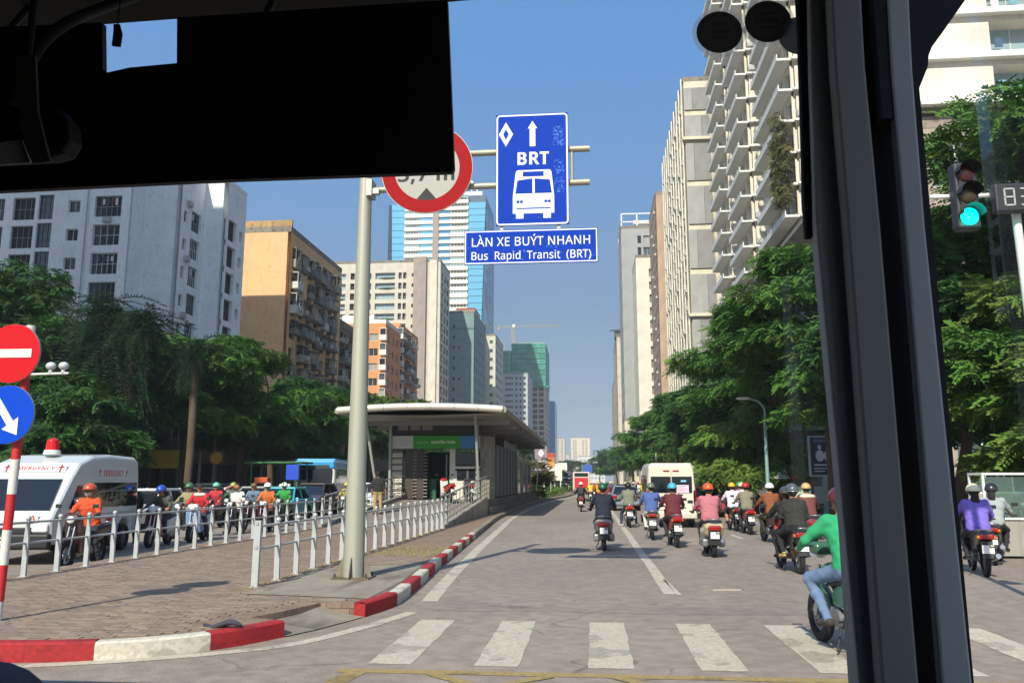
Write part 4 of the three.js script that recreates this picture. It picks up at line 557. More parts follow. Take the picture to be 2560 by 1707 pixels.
// station: platform, ramp, hall, roof
{
  const conc = M('#9a968e', .9, { map: grime }), ZF = -41, ramp = struct('station_ramp', quads([[[-9.3, IS - .005, -28.8], [-5.2, IS - .005, -28.8], [-5.2, .86, -40], [-9.3, .86, -40]], [[-5.2, 0, -28.8], [-5.2, 0, -40], [-5.2, .86, -40], [-5.2, IS - .005, -28.8]], [[-9.3, 0, -28.8], [-9.3, IS - .005, -28.8], [-9.3, .86, -40], [-9.3, 0, -40]]]), M('#8d8680', .92, { map: grime }));
  mesh('ramp_kerb', [hexa([[-5.2, .1, -28.6], [-4.98, .1, -28.6], [-4.98, .1, -40], [-5.2, .1, -40], [-5.2, IS + .1, -28.6], [-4.98, IS + .1, -28.6], [-4.98, 1.0, -40], [-5.2, 1.0, -40]]), hexa([[-9.5, .1, -28.6], [-9.3, .1, -28.6], [-9.3, .1, -40], [-9.5, .1, -40], [-9.5, IS + .1, -28.6], [-9.3, IS + .1, -28.6], [-9.3, 1.0, -40], [-9.5, 1.0, -40]])], M('#b3aea4', .88, { map: grime }), ramp);
  for (const [x, lb] of [[-5.09, 'grey ramp handrail rising to the station door on the road side'], [-9.4, 'grey ramp handrail on the traffic side of the station']]) { const t = thing('ramp_railing', lb, 'railing', [x, 0, -28.9]); const y = z => .3 + .065 * z, rl = []; for (const h of [.15, .38, .6, .95]) mesh('rail', [tube([[0, y(0) + h, 0], [0, y(5.5) + h, -5.5], [0, y(11) + h, -11], [0, y(11.5) + h, -11.8], [.25, y(11.5) + h, -12.2]], h > .9 ? .03 : .016, 30, 6)], galv, t); for (let i = 0; i <= 14; i++) mesh('post', bar([0, y(i * .8) - .1, -i * .8], [0, y(i * .8) + .95, -i * .8], .018, 6), galv, t); }
  const st = thing('bus_station', 'median bus station with a wide curved steel roof and green name board', 'station', [-7.6, 0, -55]), L = v => v + 55, lx = v => v + 7.6;
  mesh('platform', [box(4.9, .86, 32, 0, .43, L(-56.1)), box(4.9, .12, 32.1, .02, .80, L(-56.1))], conc, st);
  mesh('skirting', box(.35, .5, 34, lx(-4.98), .25, L(-57)), M('#8b877f', .9, { map: grime }), st);
  // roof: slightly bowed shell with a rounded steel nose
  const roofG = [], N = 16, zt = -37.6, zb = -72, prof = u => 4.86 + .16 * (1 - Math.pow(2 * u - 1, 2)); const rq = []; for (let i = 0; i < N; i++) { const u0 = i / N, u1 = (i + 1) / N, X = u => lx(-11.75 + u * 7.75); rq.push([[X(u0), prof(u0) + .28, L(zt)], [X(u1), prof(u1) + .28, L(zt)], [X(u1), prof(u1) + .28, L(zb)], [X(u0), prof(u0) + .28, L(zb)]], [[X(u0), prof(u0) - .02 - .25 * Math.sin(u0 * 3.14), L(zt)], [X(u0), prof(u0) - .02 - .25 * Math.sin(u0 * 3.14), L(zb)], [X(u1), prof(u1) - .02 - .25 * Math.sin(u1 * 3.14), L(zb)], [X(u1), prof(u1) - .02 - .25 * Math.sin(u1 * 3.14), L(zt)]]); }
  mesh('roof', quads(rq), M('#a7a39a', .55, { metalness: .2, map: soft }), st);
  const steel = M('#d8d2c2', .35, { metalness: .3, map: soft });
  for (let i = 0; i < 7; i++) { const u0 = i / 7, u1 = (i + .985) / 7, X = u => lx(-11.75 + u * 7.75); mesh('nose_panel', tube([[X(u0), prof(u0) + .13, L(zt) + .02], [X((u0 + u1) / 2), prof((u0 + u1) / 2) + .13, L(zt) + .02], [X(u1), prof(u1) + .13, L(zt) + .02]], .17, 8, 14), steel, st); }
  for (const x of [-11.75, -4.0]) mesh('roof_edge', bar([lx(x), prof(0) + .13, L(zt)], [lx(x), prof(0) + .13, L(zb)], .16, 12), M('#8d887e', .5, { metalness: .4 }), st);
  for (let i = 0; i < 9; i++) mesh('roof_beam', box(7.4, .22, .14, 0, 4.52, L(-39.5 - i * 3.8)), M('#7f7b74', .6), st);
  for (const x of [-9.95, -5.6]) for (let i = 0; i < 5; i++) mesh('column', [bar([lx(x), .86, L(-40.6 - i * 7)], [lx(x), 4.7, L(-40.6 - i * 7)], .075, 12)], galv, st);
  mesh('column', [bar([lx(-10.25), .86, L(-39.6)], [lx(-10.75), 4.75, L(-38.8)], .07, 12), bar([lx(-5.35), .86, L(-39.6)], [lx(-5.45), 4.8, L(-38.8)], .07, 12)], galv, st);
  // front: name board, kiosk wall, louvres, dark entrance
  const board = print(4.5, .62, 260, c => { c.fillStyle = '#b9b7ae'; c.fillRect(0, 0, 4.5, .62); c.fillStyle = '#3b8f38'; c.fillRect(1.15, 0, 2.35, .62); c.fillStyle = '#4a7ea8'; c.fillRect(3.5, 0, .82, .62); c.fillStyle = '#7f9a8a'; c.font = '10px sans-serif'; c.strokeStyle = '#79827c'; c.lineWidth = .02; c.beginPath(); c.moveTo(.4, .42); c.lineTo(1.05, .42); c.moveTo(.5, .34); c.lineTo(.75, .2); c.lineTo(1.02, .3); c.stroke(); c.save(); c.scale(.01, .01); c.fillStyle = '#a9cf9a'; c.textAlign = 'left'; c.font = 'normal 15px sans-serif'; c.fillText('NHÀ CHƠ', 136, 38); c.fillStyle = '#d6e6c4'; c.font = 'bold 17px sans-serif'; c.fillText('NGUYÊN TUÂN', 206, 38, 130); c.fillText('~', 252, 27); c.restore(); }, .5);
  mesh('name_board', box(4.5, .62, .12, lx(-7.72), 3.66, L(-40.75)), M('#aaa89f', .6), st); mesh('printed_face', sheet(4.5, .62, lx(-7.72), 3.66, L(-40.68)), board, st);
  mesh('fascia', box(4.6, .5, .1, lx(-7.72), 4.25, L(-41)), M('#3a3733', .7), st); mesh('fascia_panel', [0, 1, 2].map(i => box(.5, .36, .04, lx(-9.4 + i * .62), 4.45, L(-40.92))), M('#8a8780', .7), st);
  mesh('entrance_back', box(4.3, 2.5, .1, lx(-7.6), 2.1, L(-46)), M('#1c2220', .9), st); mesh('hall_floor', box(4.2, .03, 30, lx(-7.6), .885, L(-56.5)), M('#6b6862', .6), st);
  for (let i = 0; i < 22; i++) mesh('louvre', box(.5, .05, .1, lx(-9.65), 1.0 + i * .105, L(-40.9), 0, .5), i % 3 ? M('#d8d4c6', .5) : M('#86807a', .5), st);
  for (let k = 0; k < 2; k++) { const x = -9.05 + k * .52; mesh('door_leaf', box(.4, 2.4, .06, lx(x), 2.1, L(-41.0)), M('#3c342e', .6), st); for (let i = 0; i < 14; i++) mesh('louvre', box(.2, .04, .08, lx(x + .3), 1.0 + i * .165, L(-40.95), 0, .5), M('#7d7870', .5), st); }
  for (const [tx, tz] of [[-7.95, -42], [-8.35, -43.5]]) mesh('turnstile', rbox(.3, 1.0, .8, .05, lx(tx), 1.38, L(tz)), M('#1f5a40', .5), st); mesh('door_post', bar([lx(-7.35), .88, L(-42)], [lx(-7.35), 3.1, L(-42)], .05), galv, st);
  // white ticket booth
  const booth = M('#d2cdbd', .7, { map: soft }); mesh('ticket_booth', [box(1.5, .85, .1, lx(-6.25), 1.3, L(-41.0)), box(.28, 2.5, .1, lx(-6.88), 2.1, L(-41.01)), box(1.24, .12, .1, lx(-6.12), 2.42, L(-41.0)), box(.1, .52, .1, lx(-6.12), 2.0, L(-41.0)), box(.1, .52, .1, lx(-6.7), 2.0, L(-41.005)), box(.1, .52, .1, lx(-5.55), 2.0, L(-41.005)), box(1.5, .1, .1, lx(-6.25), 1.72, L(-40.99))], booth, st); mesh('booth_window', [box(1.22, .62, .04, lx(-6.13), 2.85, L(-41.03)), box(.5, .5, .04, lx(-6.42), 2.0, L(-41.03)), box(.5, .5, .04, lx(-5.84), 2.0, L(-41.03))], glassDark, st);
  // side wall: ribbed grey panels and openings
  mesh('end_pier', box(.5, 3.1, 1.9, lx(-5.25), 2.42, L(-42)), M('#a9a598', .7, { map: grime }), st);
  for (let i = 0; i < 26; i++) mesh('side_slat', box(.09, 2.75, .22, lx(-5.12), 2.3, L(-43.3 - i * .48)), i % 4 ? M('#5f6666', .6) : M('#8c938f', .6), st); mesh('side_backing', box(.06, 2.7, 12.8, lx(-5.24), 2.28, L(-49.4)), M('#3c4342', .7), st);
  for (let i = 0; i < 7; i++) mesh('clerestory_bar', box(.07, .42, .1, lx(-5.1), 3.9, L(-49 - i * 1.1)), M('#c8c6bc', .6), st);
  for (let i = 0; i < 3; i++) { const dz = -57.4 - i * 4.4; mesh('platform_door', [box(.1, 2.4, .14, lx(-5.12), 2.1, L(dz)), box(.1, 2.4, .14, lx(-5.12), 2.1, L(dz - 3.6)), box(.12, .4, 3.7, lx(-5.12), 3.3, L(dz - 1.8))], M('#b3b0a4', .6), st); mesh('glass_door', box(.03, 2.2, 3.4, lx(-5.16), 2.0, L(dz - 1.8)), P('#5f6d6a', .1), st); }
  mesh('end_frame', [tube([[lx(-4.7), 0.9, L(-71)], [lx(-4.7), 3.5, L(-71)], [lx(-5.1), 3.7, L(-71)]], .05, 10, 6)], whitePaintM, st);
  mesh('left_wall', box(.1, 2.6, 26, lx(-9.95), 2.2, L(-58)), glassMid, st);
}
// lamps, posts and boards
function lamp(label, x, z, h, reach, m, y0 = .16) { const t = thing('street_lamp', label, 'lamp', [x, y0, z], 0, 'street lamps'); mesh('pole', [bar([0, 0, 0], [0, h * .8, 0], .1, 10, .07), tube([[0, h * .78, 0], [0, h * .93, 0], [reach * .35, h * .99, 0], [reach, h * 1.02, 0]], .05, 16, 7), cyl(.16, .2, .5, 0, .25, 0)], m, t); mesh('lamp_head', ball(.1, reach + (reach > 0 ? .25 : -.25), h * 1.02, 0, 3.6, .75, 1.3), M('#cfcfc8', .5), t); return t; }
lamp('white curved street lamp sticking out of the bright trees at left', -26.3, -54, 10.3, 1.7, M('#c9c8c0', .5));
lamp('slim grey street lamp pole standing among the left trees', -24.6, -52.5, 7.2, .6, M('#8f918f', .5));
lamp('green grey street lamp beside the young tree on the right pavement', 8.25, -40.5, 5.4, -.7, M('#7d9a94', .5));
lamp('thin far street lamp left of the white van', 7.8, -103, 9, -1.8, M('#a5a596', .5));
{
  const c = thing('camera_mast', 'white camera bracket with two round cameras beside the red disc', 'camera', [-17.7, .0, -24]); mesh('mast', [bar([-.95, 0, 0], [-.95, 5.2, 0], .08), bar([-1.0, 5.0, 0], [1.6, 5.05, 0], .035)], whitePaintM, c); for (const x of [1.0, 1.42]) mesh('camera', [ball(.14, x, 5.28, 0, 1.1, .9, 1), cyl(.05, .06, .12, x, 5.12, 0)], M('#b5b8b8', .4), c);
  const rb = thing('shop_sign', 'small red lit shop sign under the dark left trees', 'sign', [-25.1, 3.5, -44.5]); mesh('panel', rbox(.9, .3, .12, .03), M('#c9252a', .5), rb); mesh('bracket', bar([0, -.1, -.05], [0, -3.8, -.05], .03), steelDark, rb);
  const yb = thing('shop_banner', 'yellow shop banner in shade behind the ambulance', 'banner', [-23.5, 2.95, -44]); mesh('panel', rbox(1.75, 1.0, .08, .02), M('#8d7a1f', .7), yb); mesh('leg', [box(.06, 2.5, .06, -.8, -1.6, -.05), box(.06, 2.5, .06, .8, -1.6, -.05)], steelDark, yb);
  const yr = thing('round_sign', 'round yellow sign with an amber rim on a pole under the trees', 'sign', [-21.2, 3.05, -45.5]); mesh('panel', cyl(.36, .36, .04, 0, 0, 0, 28, 'z'), M('#a8872b', .6), yr); mesh('rim', new THREE.TorusGeometry(.36, .05, 8, 28), M('#7d5c22', .6), yr); mesh('post', bar([0, -.3, -.06], [0, -2.9, -.06], .04), steelDark, yr);
  const gs = thing('market_stall', 'green framed stall with a blue board behind the riders', 'stall', [-17.8, .0, -46]); mesh('frame', [bar([-1.5, 0, 0], [-1.5, 2.75, 0], .04), bar([1.2, 0, 0], [1.2, 2.75, 0], .04), bar([-1.5, 0, -1.6], [-1.5, 2.75, -1.6], .04), bar([1.2, 0, -1.6], [1.2, 2.75, -1.6], .04), bar([-1.9, 2.78, .1], [1.5, 2.8, .1], .05), bar([-1.9, 2.78, -1.7], [1.5, 2.8, -1.7], .05)], M('#3f7a4a', .6), gs); mesh('canopy', box(3.4, .05, 1.9, -.2, 2.83, -.8), M('#3d6a44', .8), gs); mesh('blue_board', rbox(.75, .85, .06, .02, .95, 2.25, .1), M('#1b45b8', .5), gs); mesh('counter', box(1.8, .95, .9, -.6, .5, -.4), M('#7c4a34', .8), gs); mesh('red_parcel', rbox(.8, .35, .5, .08, -.9, 1.8, -.2), M('#b0502f', .7), gs);
}
// advertising pylons beyond the station
{
  const pur = print(1.9, 4, 90, c => { c.fillStyle = '#8d7f86'; c.fillRect(0, 0, 1.9, 4); c.fillStyle = '#b8a6b4'; c.fillRect(0, 1.6, 1.9, 2.4); c.fillStyle = '#e6e2dc'; c.save(); c.translate(.95, .8); c.rotate(Math.PI / 4); c.fillRect(-.34, -.34, .68, .68); c.fillStyle = '#8d7f86'; c.fillRect(-.1, -.1, .2, .2); c.restore(); c.fillStyle = '#e4dfe0'; for (const y of [1.75, 2.35, 2.95, 3.5]) c.fillRect(.15, y, 1.6, .12); });
  const p1 = thing('advert_pylon', 'purple grey pylon sign with a white diamond mark beyond the station', 'sign', [-5.2, .2, -86]); mesh('panel', rbox(1.3, 3.4, .2, .04, 0, 3.4, 0), M('#8c8088', .6), p1); mesh('printed_face', sheet(1.28, 3.36, 0, 3.4, .105), pur, p1); mesh('leg', [box(.1, 1.7, .1, -.3, .85, 0), box(.1, 1.7, .1, .3, .85, 0)], whitePaintM, p1);
  const org = print(1, 2.6, 90, c => { const cs = ['#a8503f', '#c07a4c', '#c79a58', '#d6d0c6', '#5c5550', '#d9d5cc']; cs.forEach((k, i) => { c.fillStyle = k; c.fillRect(0, i * .434, 1, .434); }); });
  const p2 = thing('advert_pylon', 'orange and white pylon sign right of the purple one', 'sign', [-4.75, .2, -97]); mesh('panel', rbox(.95, 3.2, .2, .04, 0, 3.2, 0), M('#8c8088', .6), p2); mesh('printed_face', sheet(.93, 3.16, 0, 3.2, .105), org, p2); mesh('leg', box(.12, 1.7, .1, 0, .85, 0), whitePaintM, p2);
  const adv = [['white upright banner farther along the median', -4.9, -120, 1.3, 2.4, '#d8d4c8'], ['violet and white banner low over the median', -4.4, -135, 2.0, 1.5, '#8f86b4'], ['white banner behind the violet one', -5.2, -150, 1.6, 3.2, '#d2cfc6']]; for (const [lb, x, z, w, h, col] of adv) { const b = thing('street_banner', lb, 'banner', [x, .2, z]); mesh('panel', rbox(w, h, .12, .03, 0, h / 2 + 1.6, 0), M(col, .7), b); mesh('leg', [box(.1, 1.7, .1, -w / 3, .85, 0), box(.1, 1.7, .1, w / 3, .85, 0)], whitePaintM, b); }
  const pb = thing('blue_direction_sign', 'far blue overhead direction sign above the traffic', 'sign', [-.6, 0, -190]); mesh('panel', rbox(2.2, 1.7, .15, .03, -.4, 4.6, 0), M('#2b57a4', .6), pb); mesh('post', [bar([-1.6, 0, 0], [-1.6, 5.6, 0], .08)], galv, pb);
}
// right pavement: shop front, light box, parasol, boards
{
  const lb = print(1.25, 1.75, 160, c => { c.fillStyle = '#2c3547'; c.fillRect(0, 0, 1.25, 1.75); c.fillStyle = '#5d6f86'; c.fillRect(.15, .08, .95, .14); c.fillStyle = '#b9bcc0'; for (const [x, s] of [[.42, 1], [.8, 1]]) { c.beginPath(); c.ellipse(x, .46, .085, .12, 0, 0, 7); c.fill(); c.beginPath(); c.ellipse(x, .86, .2, .27, 0, 0, 7); c.fill(); } c.fillStyle = '#aeb9b4'; c.fillRect(.12, 1.25, .6, .07); c.fillRect(.12, 1.42, .85, .05); c.fillRect(.12, 1.55, .5, .05); });
  const t = thing('advert_light_box', 'dark advertising light box with two white figures on a post', 'sign', [10.75, .15, -40]); mesh('frame', rbox(1.4, 1.9, .2, .04, 0, 2.75, 0), M('#9fb0b4', .4, { metalness: .3 }), t); mesh('printed_face', sheet(1.22, 1.72, 0, 2.75, .105), lb, t); mesh('post', box(.22, 1.9, .16, 0, .95, 0), M('#8d9a9c', .5), t);
  const kiosk = thing('corner_shop', 'grey green shop front with an awning behind the light box', 'shop', [14.2, .15, -47]); mesh('wall', [box(8.4, .6, 6, 0, 3.9, -2), box(.4, 3.9, .4, -3.9, 1.95, .9), box(.4, 3.9, .4, 0, 1.95, .9), box(.4, 3.9, .4, 3.9, 1.95, .9), box(8.2, 3.6, .3, 0, 1.8, -3)], M('#7d8580', .8, { map: grime }), kiosk); mesh('awning', [box(8.8, .12, 2.4, 0, 4.5, 1.6, 0, .22), box(8.6, .9, .12, 0, 3.35, 1.1)], M('#5f7a70', .8), kiosk); mesh('sign_letter_band', [...Array(7).keys()].map(i => box(.4, .5, .05, -3 + i * .9, 3.4, 1.19)), M('#5d5c58', .7), kiosk); mesh('shop_glass', [box(3.2, 2.6, .06, -2, 1.4, .7), box(3.2, 2.6, .06, 2, 1.4, .7)], glassDark, kiosk);
  const ps = thing('parasol', 'red and white parasol on the right pavement', 'parasol', [9.4, .15, -42]); { const cone = []; for (let i = 0; i < 8; i++) { const a0 = i * Math.PI / 4, a1 = a0 + Math.PI / 4; const g = quads([[[0, 2.2, 0], [0, 2.2, 0], [Math.cos(a0) * .9, 1.72, Math.sin(a0) * .9], [Math.cos(a1) * .9, 1.72, Math.sin(a1) * .9]]]); mesh('canopy_panel', g, i % 4 < 2 ? M('#c3302c', .8) : M('#d6d2c4', .8), ps); } } mesh('pole', bar([0, 0, 0], [0, 2.25, 0], .02), whitePaintM, ps);
  const bd = thing('notice_board', 'pale green notice boards on stands under the parasol', 'board', [9.75, .15, -38.5]); mesh('panel', rbox(.7, .75, .06, .02, -.4, 1.0, 0), M('#9fb59c', .7), bd); mesh('panel', rbox(.6, .75, .06, .02, .4, 1.0, 0), M('#8b9a98', .7), bd); mesh('leg', [box(.05, .7, .05, -.4, .35, 0), box(.05, .7, .05, .4, .35, 0)], steelDark, bd);
  const rs = thing('red_round_sign', 'round red and white sign on the building behind the right trees', 'sign', [15.2, 7.6, -49.4]); mesh('panel', cyl(.75, .75, .12, 0, 0, 0, 28, 'z'), M('#c8bfb4', .6), rs); mesh('red_mark', [new THREE.TorusGeometry(.5, .12, 6, 24).translate(0, 0, .08), box(.6, .16, .06, 0, 0, .08)], M('#a8282c', .6), rs); mesh('bracket', box(.1, .1, .8, 0, 0, -.4), steelDark, rs);
  building('small_shop_house', 'cream shop house behind the tallest right tree', { x0: 12.6, x1: 20, zf: -50, zb: -62, h: 9.6 }, wall('#d1c8b2', soft), { front: { t: .3, holes: grid(3, 1, .6, 2.4, 5.4, 1, 1.5, 1.8, { nx: 2 }) }, left: { t: .3, holes: grid(4, 2, 1, 2.8, 1, 4.2, 1.8, 2.2, { nx: 2 }) } });
}
// traffic light seen through the side window
{
  const t = thing('traffic_light', 'dark traffic light showing green seen through the side window', 'traffic light', [5.42, 5.35, -12]); mesh('housing', [rbox(.33, 1.0, .22, .05, 0, .44, 0)], M('#23282a', .5), t); const cols = [['red_lens', '#3a1d1c', .76], ['amber_lens', '#3d3423', .44]]; for (const [n, c, y] of cols) { mesh(n, ball(.125, 0, y, .11, 1, 1, .35), M(c, .25), t); }
  const lens = mesh('green_lens', ball(.125, 0, .12, .11, 1, 1, .35), new THREE.MeshStandardMaterial({ color: C('#06302c'), emissive: C('#00f0d8'), emissiveIntensity: 2.6, roughness: .3 }), t); for (const y of [.76, .44, .12]) mesh('hood', new THREE.CylinderGeometry(.15, .15, .2, 20, 1, true, Math.PI * .5, Math.PI).rotateX(Math.PI / 2).translate(0, y, .2), M('#1d2123', .6), t);
  const pl = new THREE.PointLight(C('#20ffe0'), .35, 4); pl.position.set(0, .12, .3); t.add(pl);
  const cd = thing('countdown_board', 'dark countdown board with pale digits beside the traffic light', 'traffic light', [6.12, 5.75, -12]); mesh('housing', rbox(.62, .42, .16, .03), M('#26292c', .5), cd); const seg = (x, on) => { const a = [], w = .13, h = .24, s = .022; const S = [[0, h / 2, w, s], [0, 0, w, s], [0, -h / 2, w, s], [-w / 2, h / 4, s, h / 2], [w / 2, h / 4, s, h / 2], [-w / 2, -h / 4, s, h / 2], [w / 2, -h / 4, s, h / 2]]; on.forEach(i => { const q = S[i]; a.push(box(q[2], q[3], .012, x + q[0], q[1], .085)); }); return a; }; mesh('digit', seg(-.12, [0, 1, 2, 3, 4, 5, 6]), M('#a9aca8', .5), cd); mesh('digit', seg(.1, [0, 1, 2, 4, 6]), M('#a9aca8', .5), cd);
  const m = thing('signal_mast', 'white mast and arm holding the traffic light and countdown board', 'pole', [6.2, 0, -12.15]); mesh('mast', [bar([.1, 0, 0], [-.02, 5.6, 0], .06, 10)], whitePaintM, m); mesh('arm', [bar([-1.2, 5.86, 0], [.5, 5.86, 0], .035, 8)], whitePaintM, m); mesh('speaker', [new THREE.CylinderGeometry(.06, .2, .35, 14).rotateX(-Math.PI / 2 + .3).translate(.15, 3.4, .25)], M('#c9c2b4', .5), m);
  const gk = thing('glass_cart', 'glass food cart with white frame at the kerb in the side window', 'cart', [9.75, .0, -20.8]); { const f = []; for (const x of [-.7, .7]) for (const z of [-.35, .35]) f.push(box(.05, 1.9, .05, x, .95, z)); f.push(box(1.45, .05, .75, 0, 1.92, 0), box(1.4, .05, .7, 0, .9, 0)); mesh('frame', f, whitePaintM, gk); mesh('pane', [box(1.34, .9, .012, 0, 1.4, .36), box(.012, .9, .64, .71, 1.4, 0)], P('#9fb8ae', .05, { transmission: .85, thickness: 0 }), gk); mesh('cabinet', box(1.34, .8, .62, 0, .46, 0), M('#8f8d84', .6), gk); }
  const wp = thing('white_hoarding', 'low white hoarding along the pavement at the right edge', 'hoarding', [12.6, .0, -21.5]); mesh('panel', box(2.6, .95, .06, 0, 1.5, 0), M('#d9d6cc', .6), wp); mesh('post', [box(.08, 2, .08, -1.2, 1, -.06), box(.08, 2, .08, 1.2, 1, -.06)], steelDark, wp);
}
// ================================================================ VEHICLES
const tyreM = M('#191919', .9), rimM = M('#8d9092', .4, { metalness: .6 }), chrome = M('#b9bcbe', .2, { metalness: .85 }), blackPl = M('#1c1d1e', .55), carGlass = P('#10161a', .06, { clearcoat: .6 }), lampGlass = P('#d9dbd6', .1), redLamp = P('#8e1013', .25, { clearcoat: .5 }), amberLamp = P('#b5641a', .3);
function tyreGeo(r, w) { const p = []; const q = [[.62, -.5], [.9, -.5], [.985, -.36], [1, -.15], [1, .15], [.985, .36], [.9, .5], [.62, .5], [.6, 0]]; for (const [a, b] of [...q, q[0]]) p.push(new THREE.Vector2(a * r, b * w)); return new THREE.LatheGeometry(p, 24).rotateZ(Math.PI / 2); }
function rimGeo(r, w, spokes = 5) { const a = [cyl(r * .16, r * .16, w * 1.02, 0, 0, 0, 12, 'x'), new THREE.TorusGeometry(r * .6, r * .05, 6, 24).rotateY(Math.PI / 2)]; for (let i = 0; i < spokes; i++) { const t = i * 6.283 / spokes; a.push(bar([0, Math.cos(t) * r * .1, Math.sin(t) * r * .1], [0, Math.cos(t) * r * .6, Math.sin(t) * r * .6], r * .06, 5)); } return merge(a); }
const carTyre = tyreGeo(.33, .21), carRim = merge([rimGeo(.33, .2, 6), cyl(.2, .2, .1, 0, 0, 0, 20, 'x')]);
function wheels(root, list, tg = carTyre, rg = carRim) { for (const [x, y, z, s = 1] of list) { const w = mesh('wheel', tg, tyreM, root); w.position.set(x, y, z); w.scale.setScalar(s); mesh('rim', rg, rimM, w); } }
const paint = (c, o = {}) => P(c, .32, { clearcoat: .7, clearcoatRoughness: .12, ...o });
const plateM = print(.34, .2, 400, c => { c.fillStyle = '#dcdcd6'; c.fillRect(0, 0, .34, .2); c.strokeStyle = '#333'; c.lineWidth = .006; c.strokeRect(.008, .008, .324, .184); c.fillStyle = '#3a3a3c'; for (const y of [.035, .11]) for (let i = 0; i < 4; i++) { c.fillRect(.06 + i * .062, y, .018, .055); c.fillRect(.06 + i * .062, y + .02 * (i % 3), .042, .014); c.fillRect(.084 + i * .062, y + .012, .016, .04); } }, .5);
const plateGeo = box(.34, .2, .012);
// family car, front towards -z
function car(label, x, z, turn, color, o = {}) {
  const t = thing(o.name || 'parked_car', label, o.cat || 'car', [x, 0, z], turn, o.group), s = o.suv ? 1.12 : 1, m = paint(color), W = 1.74, H = (o.suv ? 1.62 : 1.46);
  mesh('body', [extX([[-2.1, .32], [-2.15, .62], [-2.02, .76], [-1.1, .92 * s], [-.9, .95 * s], [1.9, .98 * s], [2.08, .9], [2.12, .5], [2.02, .3], [1.72, .28], [1.66, .55], [1.5, .68], [1.22, .68], [1.06, .55], [1.0, .27], [-1.02, .27], [-1.08, .55], [-1.24, .68], [-1.52, .68], [-1.68, .55], [-1.74, .3]], W, .07, 3)], m, t);
  const y0 = .9 * s, y1 = H, gx = W / 2 - .06, rx = W / 2 - .24;
  mesh('cabin_glass', hexa([[-gx, y0, 1.75], [gx, y0, 1.75], [gx, y0, -1.0], [-gx, y0, -1.0], [-rx, y1 - .04, 1.2], [rx, y1 - .04, 1.2], [rx, y1 - .04, -.25], [-rx, y1 - .04, -.25]]), carGlass, t);
  const pil = []; for (const sx of [-1, 1]) { pil.push(bar([sx * gx, y0, -1.0], [sx * rx, y1, -.25], .045, 5), bar([sx * gx, y0, 1.75], [sx * rx, y1, 1.2], .07, 5), bar([sx * (gx + .01), y0, .35], [sx * (rx + .01), y1, .4], .04, 5)); } mesh('pillar', pil, m, t).userData.kind = 'stuff';
  mesh('roof', rbox(rx * 2 + .1, .1, 1.6, .045, 0, y1 - .02, .47), m, t);
  for (const sx of [-1, 1]) { mesh('headlight', rbox(.36, .15, .2, .05, sx * .62, .68, -2.05), lampGlass, t); mesh('tail_light', rbox(.3, .2, .14, .04, sx * .66, .82, 2.06), redLamp, t); mesh('door_mirror', rbox(.16, .12, .1, .04, sx * (gx + .1), y0 + .08, -.75), m, t); mesh('door_handle', rbox(.03, .03, .16, .01, sx * W / 2, .82 * s, .2), chrome, t); }
  mesh('grille', rbox(1.0, .16, .08, .03, 0, .58, -2.13), blackPl, t); mesh('bumper', rbox(1.62, .2, .16, .06, 0, .42, 2.08), o.dark ? blackPl : m, t); mesh('number_plate', plateGeo, plateM, t).position.set(0, .62, 2.15);
  wheels(t, [[-.78, .33, -1.37], [.78, .33, -1.37], [-.78, .33, 1.36], [.78, .33, 1.36]]);
  if (o.taxi) mesh('taxi_light', rbox(.5, .14, .2, .04, 0, y1 + .1, .3), M('#d8d4c6', .5), t);
  return t;
}
